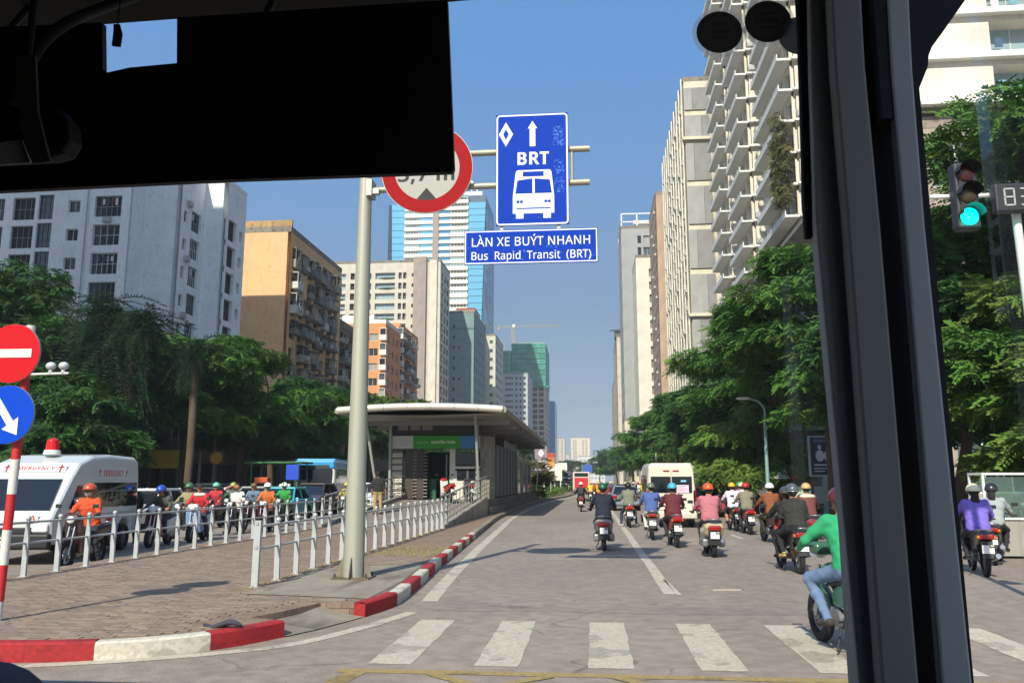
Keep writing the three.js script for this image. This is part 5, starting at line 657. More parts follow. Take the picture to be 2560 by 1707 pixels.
// ambulance: high-roof van, front towards -z
{
  const t = thing('ambulance_van', 'white high roof ambulance van marked EMERGENCY with a red beacon', 'ambulance', [-12.7, 0, -19.1], Math.PI + .17), W = 1.86, m = paint('#c9cdc9');
  mesh('body', extX([[-2.42, .42], [-2.46, .95], [-2.32, 1.12], [-1.62, 1.86], [-1.28, 2.16], [-.6, 2.34], [.4, 2.40], [2.0, 2.38], [2.26, 2.28], [2.36, 1.9], [2.4, 1.0], [2.4, .42], [1.98, .36], [1.92, .66], [1.74, .8], [1.42, .8], [1.24, .66], [1.18, .36], [-1.18, .36], [-1.26, .66], [-1.42, .8], [-1.74, .8], [-1.92, .66], [-1.98, .4]], W, .1, 3), m, t);
  mesh('windscreen', hexa([[-.8, 1.15, -2.335], [.8, 1.15, -2.335], [.8, 1.15, -2.2], [-.8, 1.15, -2.2], [-.74, 1.8, -1.72], [.74, 1.8, -1.72], [.74, 1.8, -1.6], [-.74, 1.8, -1.6]]), carGlass, t);
  for (const s of [-1, 1]) {
    const x = s * (W / 2 + .004), win = (pts) => { const g = ext(pts.map(([z, y]) => [-z, y]), .012, .004).rotateY(Math.PI / 2).translate(x, 0, 0); return g; };
    mesh('cab_window', win([[-1.72, 1.16], [-1.36, 1.66], [-.72, 1.68], [-.72, 1.22], [-1.3, 1.08]]), carGlass, t); mesh('side_window', win([[-.52, 1.14], [-.52, 1.72], [2.2, 1.72], [2.28, 1.16], [2.2, 1.12]]), carGlass, t);
    mesh('window_rail', box(.014, .02, 2.7, x + s * .004, 1.52, .85), M('#7d8588', .5), t);
    mesh('side_mirror', [rbox(.14, .22, .12, .04, s * 1.02, 1.24, -1.52), bar([s * .9, 1.2, -1.45], [s * 1.0, 1.22, -1.5], .02)], chrome, t);
    mesh('blue_stripe', box(.012, .34, 2.2, s * (W / 2 + .004), .52, 0), M('#2d5fae', .5), t); mesh('body_crease', [box(.012, .02, 2.9, s * (W / 2 + .005), .98, .7), box(.012, .02, 2.9, s * (W / 2 + .005), .88, .7)], M('#8f9492', .6), t);
    mesh('headlight', rbox(.34, .2, .16, .05, s * .7, .78, -2.42), lampGlass, t); mesh('door_seam', box(.01, 1.3, .012, s * (W / 2 + .003), 1.1, -.62), M('#77797a', .7), t); mesh('door_handle', rbox(.03, .04, .18, .01, s * (W / 2 + .015), .98, -.85), chrome, t); mesh('tail_light', rbox(.1, .6, .12, .03, s * .86, 1.1, 2.37), redLamp, t);
    mesh('red_crescent', box(.012, .16, .34, s * (W / 2 + .004), .78, .5), M('#a82c30', .5), t);
  }
  const red = '#b8323a', txt = (w, h, s, size, mir) => print(w, h, 300, c => { c.fillStyle = '#c9cdc9'; c.fillRect(0, 0, w, h); c.save(); c.scale(.01, .01); c.fillStyle = red; c.font = `bold ${size}px sans-serif`; c.textAlign = 'center'; c.fillText(s, w * 50, h * 50 + size * .36); c.restore(); const cr = x => { c.fillStyle = '#8e3038'; c.fillRect(x - .02, h / 2 - .1, .04, .2); c.fillRect(x - .06, h / 2 - .05, .12, .04); }; cr(.12); cr(w - .12); }, .4);
  mesh('side_lettering', sheet(1.9, .3, 0, 0, 0, -Math.PI / 2).translate(-(W / 2 + .006), 1.95, .6), txt(1.9, .3, 'EMERGENCY', 21), t);
  mesh('front_lettering', new THREE.PlaneGeometry(1.4, .2).rotateY(Math.PI).rotateX(.62).translate(0, 2.04, -1.47), txt(1.4, .2, 'EMERGENCY', 15), t);
  mesh('bonnet_letter', new THREE.PlaneGeometry(1.3, .2).rotateY(Math.PI).translate(0, .98, -2.475), print(1.3, .2, 300, c => { c.fillStyle = '#c9cdc9'; c.fillRect(0, 0, 1.3, .2); c.save(); c.scale(.01, .01); c.fillStyle = red; c.font = 'bold 19px serif'; c.fillText('A', 112, 17); c.restore(); }, .4), t);
  mesh('beacon', [cyl(.13, .15, .22, 0, 2.56, -.7, 18), ball(.13, 0, 2.67, -.7, 1, .6, 1)], P('#c3161c', .25), t); mesh('beacon_base', cyl(.17, .19, .1, 0, 2.42, -.7, 18), M('#d0d0ca', .5), t);
  mesh('grille', rbox(1.1, .14, .06, .03, 0, .72, -2.45), blackPl, t); mesh('bumper', rbox(1.84, .34, .18, .07, 0, .5, -2.42), blackPl, t); mesh('number_plate', plateGeo, plateM, t).position.set(0, .5, -2.53);
  wheels(t, [[-.84, .34, -1.58], [.84, .34, -1.58], [-.84, .34, 1.58], [.84, .34, 1.58]]);
}
// minibus ahead on the right, seen from behind (front -z)
{
  const t = thing('white_minibus', 'cream white minibus seen from behind in the right lane', 'minibus', [3.03, 0, -35.35]), W = 1.92, m = paint('#cfc9b8');
  const sec = (z, s, y1) => { const w = W / 2 * s; return [[-w, .35, z], [w, .35, z], [w * .985, 1.3, z], [w * .9, y1 - .12, z], [w * .8, y1, z], [-w * .8, y1, z], [-w * .9, y1 - .12, z], [-w * .985, 1.3, z]]; };
  const rings = [sec(2.72, .93, 2.34), sec(2.62, .985, 2.44), sec(-1.2, 1, 2.46), sec(-2.0, .97, 2.2), sec(-2.4, .93, 1.25), sec(-2.75, .88, 1.05)], q = []; for (let i = 0; i + 1 < rings.length; i++) for (let k = 0; k < 8; k++) { const a = rings[i], b = rings[i + 1], l = (k + 1) % 8; q.push([a[k], a[l], b[l], b[k]]); } const r0 = rings[0], r5 = rings[5]; for (let k = 1; k < 7; k++) { q.push([r0[0], r0[k], r0[k + 1], r0[k + 1]], [r5[0], r5[k + 1], r5[k], r5[k]]); }
  mesh('body', toCreasedNormals(quads(q), .6), m, t);
  for (const s of [-1, 1]) { mesh('rear_window', rbox(.76, .62, .03, .02, s * .4, 1.62, 2.725), carGlass, t); mesh('tail_light', rbox(.13, .62, .08, .03, s * .86, 1.12, 2.68), redLamp, t); mesh('side_window', box(.02, .6, 3.6, s * .945, 1.68, .5), carGlass, t); mesh('high_light', rbox(.24, .06, .05, .02, s * .18, 2.14, 2.72), redLamp, t); mesh('door_handle', rbox(.14, .04, .04, .01, .25 * s + .1, 1.24, 2.74), blackPl, t); mesh('side_mirror', rbox(.08, .26, .16, .03, s * 1.1, 1.5, -1.8), blackPl, t); mesh('mud_flap', box(.3, .3, .02, s * .72, .3, 2.2), blackPl, t); }
  mesh('door_seam', box(.012, 1.7, .012, 0, 1.3, 2.735), M('#8a8578', .8), t); mesh('rear_bumper', rbox(1.86, .24, .2, .06, 0, .46, 2.74), M('#bdb8aa', .5), t); mesh('number_plate', plateGeo, plateM, t).position.set(-.45, .78, 2.75);
  mesh('window_notice', sheet(.46, .3, .42, 1.46, 2.745), print(.46, .3, 300, c => { c.fillStyle = '#d8c3cf'; c.fillRect(0, 0, .46, .3); c.fillStyle = '#a97a90'; for (let i = 0; i < 5; i++) c.fillRect(.04, .04 + i * .05, .36 - (i % 2) * .1, .02); }), t); mesh('window_sticker', sheet(.2, .07, .46, 1.76, 2.745), M('#7fb6d6', .5), t); mesh('seat_back', rbox(.4, .4, .1, .04, -.48, 1.5, 2.745 - .1), M('#b98f80', .8), t);
  wheels(t, [[-.82, .33, -1.7], [.82, .33, -1.7], [-.82, .33, 1.7], [.82, .33, 1.7]]);
}
// blue and white city bus coming towards us on the left carriageway (front -z)
{
  const t = thing('city_bus', 'blue and white city bus facing us on the left carriageway', 'bus', [-16.95, 0, -52.6], Math.PI + .14), W = 2.4, bl = paint('#2f93c9'), wt = paint('#cfd2cd');
  mesh('body', extX([[-4.6, .35], [-4.66, 1.15], [-4.5, 2.75], [-4.3, 2.95], [4.5, 2.98], [4.6, 2.8], [4.6, .35], [3.2, .34], [3.1, .75], [2.3, .75], [2.2, .34], [-2.3, .34], [-2.4, .8], [-3.2, .8], [-3.3, .34]], W, .1, 3), wt, t);
  mesh('roof_panel', [rbox(W - .04, .5, .3, .1, 0, 2.72, -4.46), rbox(W - .1, .2, 8.6, .08, 0, 2.98, .1)], bl, t); mesh('windscreen', rbox(2.1, 1.35, .08, .05, 0, 1.78, -4.62), carGlass, t); mesh('destination_board', box(1.7, .24, .06, 0, 2.58, -4.63), M('#2b3336', .5), t); mesh('front_panel', rbox(2.0, .4, .06, .03, 0, .72, -4.67), bl, t); mesh('route_card', box(.4, .3, .02, .55, 1.35, -4.67), M('#d8cf8c', .7), t);
  for (const s of [-1, 1]) { mesh('side_window', box(.03, 1.1, 8.4, s * (W / 2 + .002), 1.95, .2), carGlass, t); mesh('side_stripe', box(.03, .3, 8.6, s * (W / 2 + .002), 2.72, .2), bl, t); mesh('headlight', rbox(.4, .18, .08, .04, s * .85, .62, -4.68), lampGlass, t); mesh('side_mirror', [rbox(.1, .4, .16, .03, s * 1.36, 2.1, -4.75), bar([s * 1.15, 2.5, -4.5], [s * 1.36, 2.3, -4.7], .025)], blackPl, t); }
  mesh('bumper', rbox(2.36, .3, .12, .05, 0, .42, -4.66), blackPl, t); mesh('wiper', [bar([-.1, 1.12, -4.69], [-.8, 1.3, -4.7], .015), bar([.8, 1.12, -4.69], [.1, 1.3, -4.7], .015)], blackPl, t);
  wheels(t, [[-1.05, .46, -2.8, 1.4], [1.05, .46, -2.8, 1.4], [-1.05, .46, 2.7, 1.4], [1.05, .46, 2.7, 1.4]]);
}
{
  const P2 = Math.PI, g = 'cars queueing on the left carriageway';
  car('white car behind the blue helmeted rider on the left', -16.3, -29.5, P2 + .04, '#cfd1cf', { name: 'queueing_car', group: g });
  car('dark grey car behind the rider in red on the left', -17.0, -35.6, P2, '#343a40', { name: 'queueing_car', group: g });
  car('black car at the far kerb behind the rider in red', -19.3, -41, P2, '#22272b', { name: 'queueing_car', suv: true, group: g });
  car('silver car behind the man in the white shirt', -17.2, -41.8, P2 - .05, '#9aa0a2', { name: 'queueing_car', group: g });
  car('teal taxi behind the green jacketed rider on the left', -14.0, -37, P2 + .05, '#2f9fa8', { name: 'queueing_car', taxi: true, group: g });
  car('dark brown car right of the teal taxi', -14.8, -43.7, P2, '#3d2f2a', { name: 'queueing_car', suv: true, group: g });
  car('white car beyond the standing man in black', -13.9, -52, P2, '#d2d3d0', { name: 'queueing_car', suv: true, group: g });
  car('dark blue car farther back left of the bus', -19.2, -66, P2, '#20303f', { name: 'queueing_car', group: g });
  const g2 = 'cars moving ahead on the right carriageway';
  car('silver grey car far ahead left of the minibus', 2.0, -53, 0, '#6f7880', { name: 'moving_car', group: g2 });
  car('red taxi ahead to the right of the minibus', 5.6, -44, 0, '#a52a26', { name: 'moving_car', taxi: true, group: g2 });
  car('dark car far ahead near the end of the lane line', 3.0, -82, 0, '#30353a', { name: 'moving_car', group: g2 });
  car('orange taxi far ahead under the right trees', 6.2, -66, 0, '#b5542c', { name: 'moving_car', taxi: true, group: g2 });
  car('white car far ahead beside the right kerb', 6.4, -96, 0, '#c9c9c4', { name: 'moving_car', group: g2 });
}
{ // far red and white bus at the end of the median
  const t = thing('red_rear_bus', 'small far bus with a red rear panel at the end of the median', 'bus', [-1.5, 0, -118]); mesh('body', rbox(2.4, 2.7, 9, .12, 0, 1.7, -4.5), paint('#c9bcae'), t); mesh('rear_panel', rbox(1.9, 1.5, .06, .03, 0, 1.5, .02), paint('#b92c34'), t); mesh('rear_window', box(1.9, .5, .05, 0, 2.65, .0), carGlass, t); wheels(t, [[-1, .45, -1.6, 1.35], [1, .45, -1.6, 1.35], [-1, .45, -7, 1.35], [1, .45, -7, 1.35]]);
}
// ================================================================ PEOPLE AND MOTORBIKES
// smooth union of tapered capsules meshed with surface nets; each vertex keeps the class of its nearest bone
function netMesh(bones, cell, k, wrinkle = 0) {
  const lo = [1e9, 1e9, 1e9], hi = [-1e9, -1e9, -1e9]; for (const b of bones) for (let a = 0; a < 3; a++) { lo[a] = Math.min(lo[a], b.a[a] - b.r, b.b[a] - b.s); hi[a] = Math.max(hi[a], b.a[a] + b.r, b.b[a] + b.s); }
  const pad = cell * 2.5 + k * .3; for (let a = 0; a < 3; a++) { lo[a] -= pad; hi[a] += pad; }
  const n = [0, 1, 2].map(a => Math.ceil((hi[a] - lo[a]) / cell) + 1), F = new Float32Array(n[0] * n[1] * n[2]).fill(.3), id = (i, j, l) => (l * n[1] + j) * n[0] + i;
  const dist = (b, x, y, z) => { const dx = b.b[0] - b.a[0], dy = b.b[1] - b.a[1], dz = b.b[2] - b.a[2], L = dx * dx + dy * dy + dz * dz || 1e-9, px = x - b.a[0], py = y - b.a[1], pz = z - b.a[2], t = Math.max(0, Math.min(1, (px * dx + py * dy + pz * dz) / L)); let ex = px - dx * t, ey = py - dy * t, ez = pz - dz * t; if (b.f) ez /= b.f; return Math.sqrt(ex * ex + ey * ey + ez * ez) - (b.r + (b.s - b.r) * t); };
  for (const b of bones) {
    const m = Math.max(b.r, b.s) + k + cell * 2, i0 = [0, 1, 2].map(a => Math.max(0, Math.floor((Math.min(b.a[a], b.b[a]) - m - lo[a]) / cell))), i1 = [0, 1, 2].map(a => Math.min(n[a] - 1, Math.ceil((Math.max(b.a[a], b.b[a]) + m - lo[a]) / cell)));
    for (let l = i0[2]; l <= i1[2]; l++) for (let j = i0[1]; j <= i1[1]; j++) for (let i = i0[0]; i <= i1[0]; i++) { const x = lo[0] + i * cell, y = lo[1] + j * cell, z = lo[2] + l * cell; let d = dist(b, x, y, z); if (wrinkle && b.w) d += wrinkle * (Math.sin(x * 31 + y * 47 + 2 * Math.sin(z * 25)) + Math.sin(y * 63 - z * 38 + x * 12)) * .5; const q = id(i, j, l), e = F[q], kk = b.k ?? k, h = Math.max(kk - Math.abs(e - d), 0) / (kk || 1); F[q] = Math.min(e, d) - h * h * kk * .25; }
  }
  const vid = new Int32Array(F.length).fill(-1), pos = [], idx = [];
  for (let l = 0; l + 1 < n[2]; l++) for (let j = 0; j + 1 < n[1]; j++) for (let i = 0; i + 1 < n[0]; i++) {
    let mask = 0, c = [0, 0, 0], cnt = 0; const v = []; for (let q = 0; q < 8; q++) { const f = F[id(i + (q & 1), j + (q >> 1 & 1), l + (q >> 2))]; v.push(f); if (f < 0) mask |= 1 << q; } if (mask === 0 || mask === 255) continue;
    for (const [p, q] of NE) { if ((v[p] < 0) === (v[q] < 0)) continue; const t = v[p] / (v[p] - v[q]); for (let a = 0; a < 3; a++) { const pa = p >> a & 1, qa = q >> a & 1; c[a] += pa + (qa - pa) * t; } cnt++; }
    vid[id(i, j, l)] = pos.length / 3; pos.push(lo[0] + (i + c[0] / cnt) * cell, lo[1] + (j + c[1] / cnt) * cell, lo[2] + (l + c[2] / cnt) * cell);
  }
  const st = [1, n[0], n[0] * n[1]];
  for (let l = 1; l + 1 < n[2]; l++) for (let j = 1; j + 1 < n[1]; j++) for (let i = 1; i + 1 < n[0]; i++) { const q = id(i, j, l), f0 = F[q] < 0; for (let a = 0; a < 3; a++) { const f1 = F[q + st[a]] < 0; if (f0 === f1) continue; const u = st[(a + 1) % 3], w = st[(a + 2) % 3], A = vid[q - u - w], B = vid[q - w], Cc = vid[q], D = vid[q - u]; if (A < 0 || B < 0 || Cc < 0 || D < 0) continue; if (f0) idx.push(A, B, Cc, A, Cc, D); else idx.push(A, Cc, B, A, D, Cc); } }
  const cls = new Array(pos.length / 3); for (let i = 0; i < cls.length; i++) { let best = 1e9, c = null; for (const b of bones) { const d = dist(b, pos[3 * i], pos[3 * i + 1], pos[3 * i + 2]) - (b.p ?? 0); if (d < best) { best = d; c = b.c; } } cls[i] = c; }
  const g = new THREE.BufferGeometry(); g.setAttribute('position', new THREE.Float32BufferAttribute(pos, 3)); g.setIndex(idx); g.computeVertexNormals(); return { pos: g.attributes.position.array, nor: g.attributes.normal.array, idx, cls };
}
const NE = []; for (let p = 0; p < 8; p++) for (let a = 0; a < 3; a++) if (!(p >> a & 1)) NE.push([p, p | 1 << a]);
const B = (a, b, r, s, c, o = {}) => ({ a, b, r, s, c, ...o });
const add = (a, b, t = 1) => [a[0] + b[0] * t, a[1] + b[1] * t, a[2] + b[2] * t], mix3 = (a, b, t) => a.map((v, i) => v + (b[i] - v) * t), nrm = a => { const l = Math.hypot(...a) || 1; return a.map(v => v / l); }, crs = (a, b) => [a[1] * b[2] - a[2] * b[1], a[2] * b[0] - a[0] * b[2], a[0] * b[1] - a[1] * b[0]];
// joints of each pose; x mirrored for the other side unless given
const POSES = {
  ride: { hip: [0, .86, .22], chest: [0, 1.2, .14], neck: [0, 1.39, .10], head: [0, 1.545, .07], sh: [.185, 1.335, .12], el: [.31, 1.1, -.1], wr: [.33, 1.03, -.31], kn: [.2, .70, -.24], an: [.17, .34, -.06], toe: [.2, .27, -.24], hand: [0, -.12, -1] },
  stoop: { hip: [0, .86, .24], chest: [0, 1.17, .10], neck: [0, 1.34, .02], head: [0, 1.485, -.04], sh: [.19, 1.29, .04], el: [.32, 1.07, -.14], wr: [.33, 1.03, -.31], kn: [.22, .70, -.24], an: [.2, .34, -.06], toe: [.22, .27, -.24], hand: [0, -.12, -1] },
  pillion: { hip: [0, .93, .52], chest: [0, 1.26, .46], neck: [0, 1.45, .42], head: [0, 1.605, .40], sh: [.18, 1.39, .44], el: [.26, 1.12, .42], wr: [.2, 1.0, .22], kn: [.23, .78, .1], an: [.2, .42, .32], toe: [.22, .36, .14], hand: [-.3, -.3, -1] },
  foot: { hip: [0, .86, .22], chest: [0, 1.2, .16], neck: [0, 1.39, .12], head: [0, 1.545, .10], sh: [.185, 1.335, .13], el: [.29, 1.08, -.02], wr: [.3, 1.02, -.26], kn: [.26, .52, -.02], an: [.3, .09, .12], toe: [.32, .045, -.06], hand: [0, -.15, -1] },
  shade: { hip: [0, .86, .22], chest: [0, 1.2, .2], neck: [0, 1.39, .17], head: [0, 1.545, .14], sh: [.185, 1.335, .18], el: [.34, 1.5, -.04], wr: [.10, 1.60, -.1], el2: [-.3, 1.08, .0], wr2: [-.28, 1.02, -.24], kn: [.26, .52, -.02], an: [.3, .09, .12], toe: [.32, .045, -.06], hand: [-1, .05, .05] },
  stand: { hip: [0, .94, 0], chest: [0, 1.25, 0], neck: [0, 1.45, .01], head: [0, 1.6, -.01], sh: [.18, 1.39, 0], el: [.25, 1.1, .03], wr: [.25, .88, -.1], kn: [.11, .5, 0], an: [.13, .09, .02], toe: [.16, .045, -.15], hand: [0, -1, -.2] },
  near: { hip: [0, .88, .26], chest: [0, 1.2, .16], neck: [0, 1.39, .10], head: [0, 1.53, .06], sh: [.20, 1.34, .12], el: [.40, 1.13, .02], wr: [.34, 1.02, -.30], kn: [.27, .72, -.22], an: [.2, .33, .04], toe: [.22, .27, -.15], hand: [0, -.1, -1] },
};
const LOD = { 0: [.019, .0085, .007], 1: [.026, .013, .0105], 2: [.04, .022, .02] };
const bodyCache = new Map();
function humanGeo(pose, lod) {
  const key = pose + lod; if (bodyCache.has(key)) return bodyCache.get(key);
  const J = POSES[pose], [cb, ch, cf] = LOD[lod], mir = p => [-p[0], p[1], p[2]], body = [], parts = [], up = nrm(add(J.neck, J.chest, -1));
  const hw = .085; body.push(B(add(J.hip, [-hw, -.02, 0]), add(J.hip, [hw, -.02, 0]), .118, .118, 'p', { w: 1 }), B(add(J.hip, [0, .06, 0]), J.chest, .135, .15, 's', { f: .86, w: 1 }), B(add(J.hip, [-.075, .05, .0]), add(J.hip, [.075, .05, 0]), .13, .13, 's', { w: 1, p: .012 }), B(add(mix3(J.hip, J.chest, .55), [-.07, 0, 0]), add(mix3(J.hip, J.chest, .55), [.07, 0, 0]), .135, .135, 's', { w: 1, f: .9 }), B(add(J.chest, [-.1, 0, 0]), add(J.chest, [.1, 0, 0]), .132, .132, 's', { w: 1, f: .9 }), B(add(mir(J.sh), [.05, -.02, 0]), add(J.sh, [-.05, -.02, 0]), .078, .078, 's', { w: 1 }), B(add(J.neck, up, -.06), add(J.neck, up, .03), .066, .054, 'k', { p: -.01 }), B(add(J.neck, up, -.085), add(J.neck, up, -.03), .085, .068, 's'));
  for (const s of [1, -1]) { const S = s > 0 ? (p => p) : mir, sh = S(J.sh), el = s < 0 && J.el2 ? J.el2 : S(J.el), wr = s < 0 && J.wr2 ? J.wr2 : S(J.wr), m = mix3(sh, el, .55), kn = S(J.kn), an = S(J.an), toe = S(J.toe), hp = add(J.hip, [s * .09, -.03, 0]); body.push(B(sh, m, .07, .061, 's', { w: 1, k: .05 }), B(m, el, .061, .05, 't', { w: 1, k: .03 }), B(el, wr, .045, .031, 'a', { k: .03 }), B(hp, kn, .098, .066, 'p', { w: 1, k: .05 }), B(kn, mix3(kn, an, .4), .063, .058, 'p', { k: .03, w: 1 }), B(mix3(kn, an, .4), an, .058, .044, 'q', { k: .03, w: 1 }), B(add(an, [0, -.02, .03]), toe, .044, .036, 'f', { k: .02 }));
    // hand: palm, four fingers of different length bent round the grip, thumb from the side of the palm
    const d = nrm(s < 0 && J.wr2 ? [0, -.1, -1] : [s * J.hand[0], J.hand[1], J.hand[2]]), side = nrm(crs([0, 1, 0], d).every(v => Math.abs(v) < .2) ? [1, 0, 0] : crs([0, 1, 0], d)), nn = nrm(crs(d, side)).map(v => -v), hb = [B(wr, add(wr, d, .02), .031, .03, 'h', { k: .015 })], inw = s > 0 ? -1 : 1; for (const o of [-.022, 0, .022]) hb.push(B(add(add(wr, d, .02), side, o * .8), add(add(wr, d, .075), side, o), .017, .015, 'h', { k: .012 })); const len = [.8, 1, 1.06, .92]; for (let f = 0; f < 4; f++) { const b0 = add(add(wr, d, .08), side, (f - 1.5) * .0195), q = len[inw > 0 ? f : 3 - f], b1 = add(add(b0, d, .03 * q), nn, .008), b2 = add(add(b1, d, .008), nn, .026 * q), b3 = add(add(b2, d, -.018), nn, .014 * q); hb.push(B(b0, b1, .0105, .0098, 'h', { k: .004 }), B(b1, b2, .0098, .009, 'h', { k: .003 }), B(b2, b3, .009, .0082, 'h', { k: .003 })); } const th0 = add(add(wr, d, .03), side, .028 * -inw * -1), th1 = add(add(add(th0, d, .03), side, .016 * inw), nn, .014), th2 = add(add(th1, d, .022), nn, .018); hb.push(B(th0, th1, .0125, .011, 'h', { k: .006 }), B(th1, th2, .011, .009, 'h', { k: .003 })); if (lod < 2) parts.push([hb, cf, .006]); else parts.push([hb.map(b => ({ ...b, r: b.r * 1.35, s: b.s * 1.35 })), cf, .02]); }
  parts.push([body, cb, .06, .006]);
  const h = J.head, H = (x, y, z) => [h[0] + x, h[1] + y, h[2] + z]; parts.push([[B(add(J.neck, up, .02), H(0, -.05, .02), .055, .056, 'k', { k: .03 }), B(H(0, .02, .012), H(0, .03, -.012), .094, .09, 'k'), B(H(0, -.055, -.03), H(0, -.075, -.052), .062, .048, 'k', { k: .03 }), B(H(-.03, -.02, -.055), H(.03, -.02, -.055), .04, .04, 'k', { k: .03 }), B(H(0, .005, -.092), H(0, -.03, -.112), .011, .016, 'k', { k: .02 }), B(H(-.098, -.02, .01), H(-.1, .015, .014), .012, .014, 'k', { k: .008 }), B(H(.098, -.02, .01), H(.1, .015, .014), .012, .014, 'k', { k: .008 }), B(H(-.036, .008, -.082), H(-.034, .008, -.082), .0115, .0115, 'e', { k: .004 }), B(H(.034, .008, -.082), H(.036, .008, -.082), .0115, .0115, 'e', { k: .004 }), B(H(-.05, .03, -.083), H(-.022, .034, -.09), .007, .007, 'r', { k: .008 }), B(H(.022, .034, -.09), H(.05, .03, -.083), .007, .007, 'r', { k: .008 }), B(H(-.024, -.063, -.092), H(.024, -.063, -.092), .009, .009, 'm', { k: .008 }), B(H(0, .045, .03), H(0, .05, 0), .099, .092, 'r', { k: .02 }), B(H(0, -.02, .05), H(0, .02, .045), .075, .085, 'r', { k: .02 })], ch, .02]);
  const P0 = [], N0 = [], I0 = [], C0 = []; for (const [bn, c, k, w] of parts) { const r = netMesh(bn, c, k, w || 0), o = P0.length / 3; for (const v of r.pos) P0.push(v); for (const v of r.nor) N0.push(v); for (const v of r.idx) I0.push(v + o); C0.push(...r.cls); }
  const out = { pos: new THREE.Float32BufferAttribute(P0, 3), nor: new THREE.Float32BufferAttribute(N0, 3), idx: I0, cls: C0 }; bodyCache.set(key, out); return out;
}
const clothM = new THREE.MeshStandardMaterial({ vertexColors: true, roughness: .85, side: THREE.DoubleSide });
const helmetG = (() => { const p = []; for (let i = 0; i <= 14; i++) { const t = i / 14 * 1.78; p.push(new THREE.Vector2(Math.sin(t) * .132, Math.cos(t) * .135)); } p.push(new THREE.Vector2(.122, -.028)); for (let i = 12; i >= 0; i--) { const t = i / 14 * 1.78; p.push(new THREE.Vector2(Math.sin(t) * .118, Math.cos(t) * .12)); } const g = new THREE.LatheGeometry(p, 26); g.scale(1, 1, 1.14); return g; })();
const helmetRimG = new THREE.TorusGeometry(.13, .009, 6, 26).rotateX(Math.PI / 2).scale(1, 1, 1.14).translate(0, -.026, 0), peakG = (() => { const s = []; for (let i = 0; i < 10; i++) { const a0 = -1.1 + i * .22, a1 = a0 + .22, P1 = (a, r, y) => [Math.sin(a) * r, y, -Math.cos(a) * r * 1.14]; s.push([P1(a0, .128, .005), P1(a1, .128, .005), P1(a1, .20 - .06 * Math.abs(a1), -.012), P1(a0, .20 - .06 * Math.abs(a0), -.012)]); } return quads(s); })();
const capPeakM = M('#2a2a2c', .7), maskM = M('#a9b6c4', .9), hairM = M('#171412', .85);
// o: shirt, sleeve ('skin' for short), pants, shoe, helmet, hair, skin
function person(label, pose, x, y, z, turn, o = {}) {
  const lod = o.lod ?? 1, G = humanGeo(pose, lod), t = thing('person', label, 'person', [x, y, z], turn, o.group), skin = C(o.skin || '#a9785a'), col = { s: C(o.shirt || '#555'), t: o.short ? (o.short > 1 ? skin : C(o.shirt)) : C(o.shirt || '#555'), a: o.short ? skin : C(o.sleeve || o.shirt || '#555'), p: C(o.pants || '#22252b'), q: o.bare ? skin : C(o.pants || '#22252b'), f: C(o.shoe || '#2a2624'), k: skin, h: C(o.glove || o.skin || '#a9785a'), e: C('#1a1512'), r: C(o.hair || '#15120f'), m: skin.clone().multiplyScalar(.62) };
  const ca = new Float32Array(G.cls.length * 3); G.cls.forEach((c, i) => { const q = col[c]; ca[3 * i] = q.r; ca[3 * i + 1] = q.g; ca[3 * i + 2] = q.b; });
  const g = new THREE.BufferGeometry(); g.setAttribute('position', G.pos); g.setAttribute('normal', G.nor); g.setAttribute('color', new THREE.BufferAttribute(ca, 3)); g.setIndex(G.idx); mesh('body', g, clothM, t);
  const h = POSES[pose].head;
  if (o.helmet) { const hm = mesh('helmet', helmetG, P(o.helmet, .3, { clearcoat: .5 }), t); hm.position.set(h[0], h[1] + .035, h[2]); hm.rotation.x = pose === 'stoop' ? -.12 : 0; mesh('trim', helmetRimG, o.rim || blackPl, hm); if (o.peak !== 0) mesh('peak', peakG, o.peakM || P(o.helmet, .35), hm); if (o.stripe) mesh('stripe', new THREE.TorusGeometry(.136, .02, 5, 20, Math.PI).rotateY(Math.PI / 2).scale(1, 1, 1.14), M(o.stripe, .5), hm); }
  if (o.cap) { const c = mesh('cap', new THREE.SphereGeometry(.108, 18, 10, 0, 6.283, 0, 1.6).scale(1, .95, 1.1), M(o.cap, .85), t); c.position.set(h[0], h[1] + .045, h[2]); mesh('peak', peakG.clone().scale(.82, 1, .9), M(o.cap, .85), c); }
  if (o.mask) { const m = mesh('face_mask', ball(.07, 0, 0, 0, .98, .78, .72), M(o.mask, .9), t); m.position.set(h[0], h[1] - .05, h[2] - .058); }
  if (o.longHair) { const l = mesh('hair', [tube([[0, 0, .10], [0, -.12, .135], [.01, -.3, .14], [0, -.42, .12]], .055, 14, 10).scale(1.35, 1, .8), ball(.06, 0, -.42, .1, 1.1, 1.3, .6)], hairM, t); l.position.set(h[0], h[1], h[2]); }
  if (o.stripeBand) { const b = mesh('shoulder_yoke', ball(.2, 0, 0, 0, 1.12, .36, .72), M(o.stripeBand, .85), t); const J = POSES[pose]; b.position.set(J.sh[0] * 0, J.sh[1] + .012, J.sh[2] + .012); }
  if (o.bag) { const J = POSES[pose]; const b = mesh('backpack', rbox(.3, .4, .16, .06), M(o.bag, .85), t); b.position.set(0, J.chest[1] - .02, J.chest[2] + .2); }
  if (o.vest) { const J = POSES[pose]; mesh('shoulder_strap', [tube([[.1, J.sh[1] + .05, J.sh[2]], [.1, J.chest[1], J.chest[2] + .152], [.09, J.hip[1] + .05, J.hip[2] + .15]], .022, 12, 6), tube([[-.1, J.sh[1] + .05, J.sh[2]], [-.1, J.chest[1], J.chest[2] + .152], [-.09, J.hip[1] + .05, J.hip[2] + .15]], .022, 12, 6)], M(o.vest, .8), t); }
  return t;
}
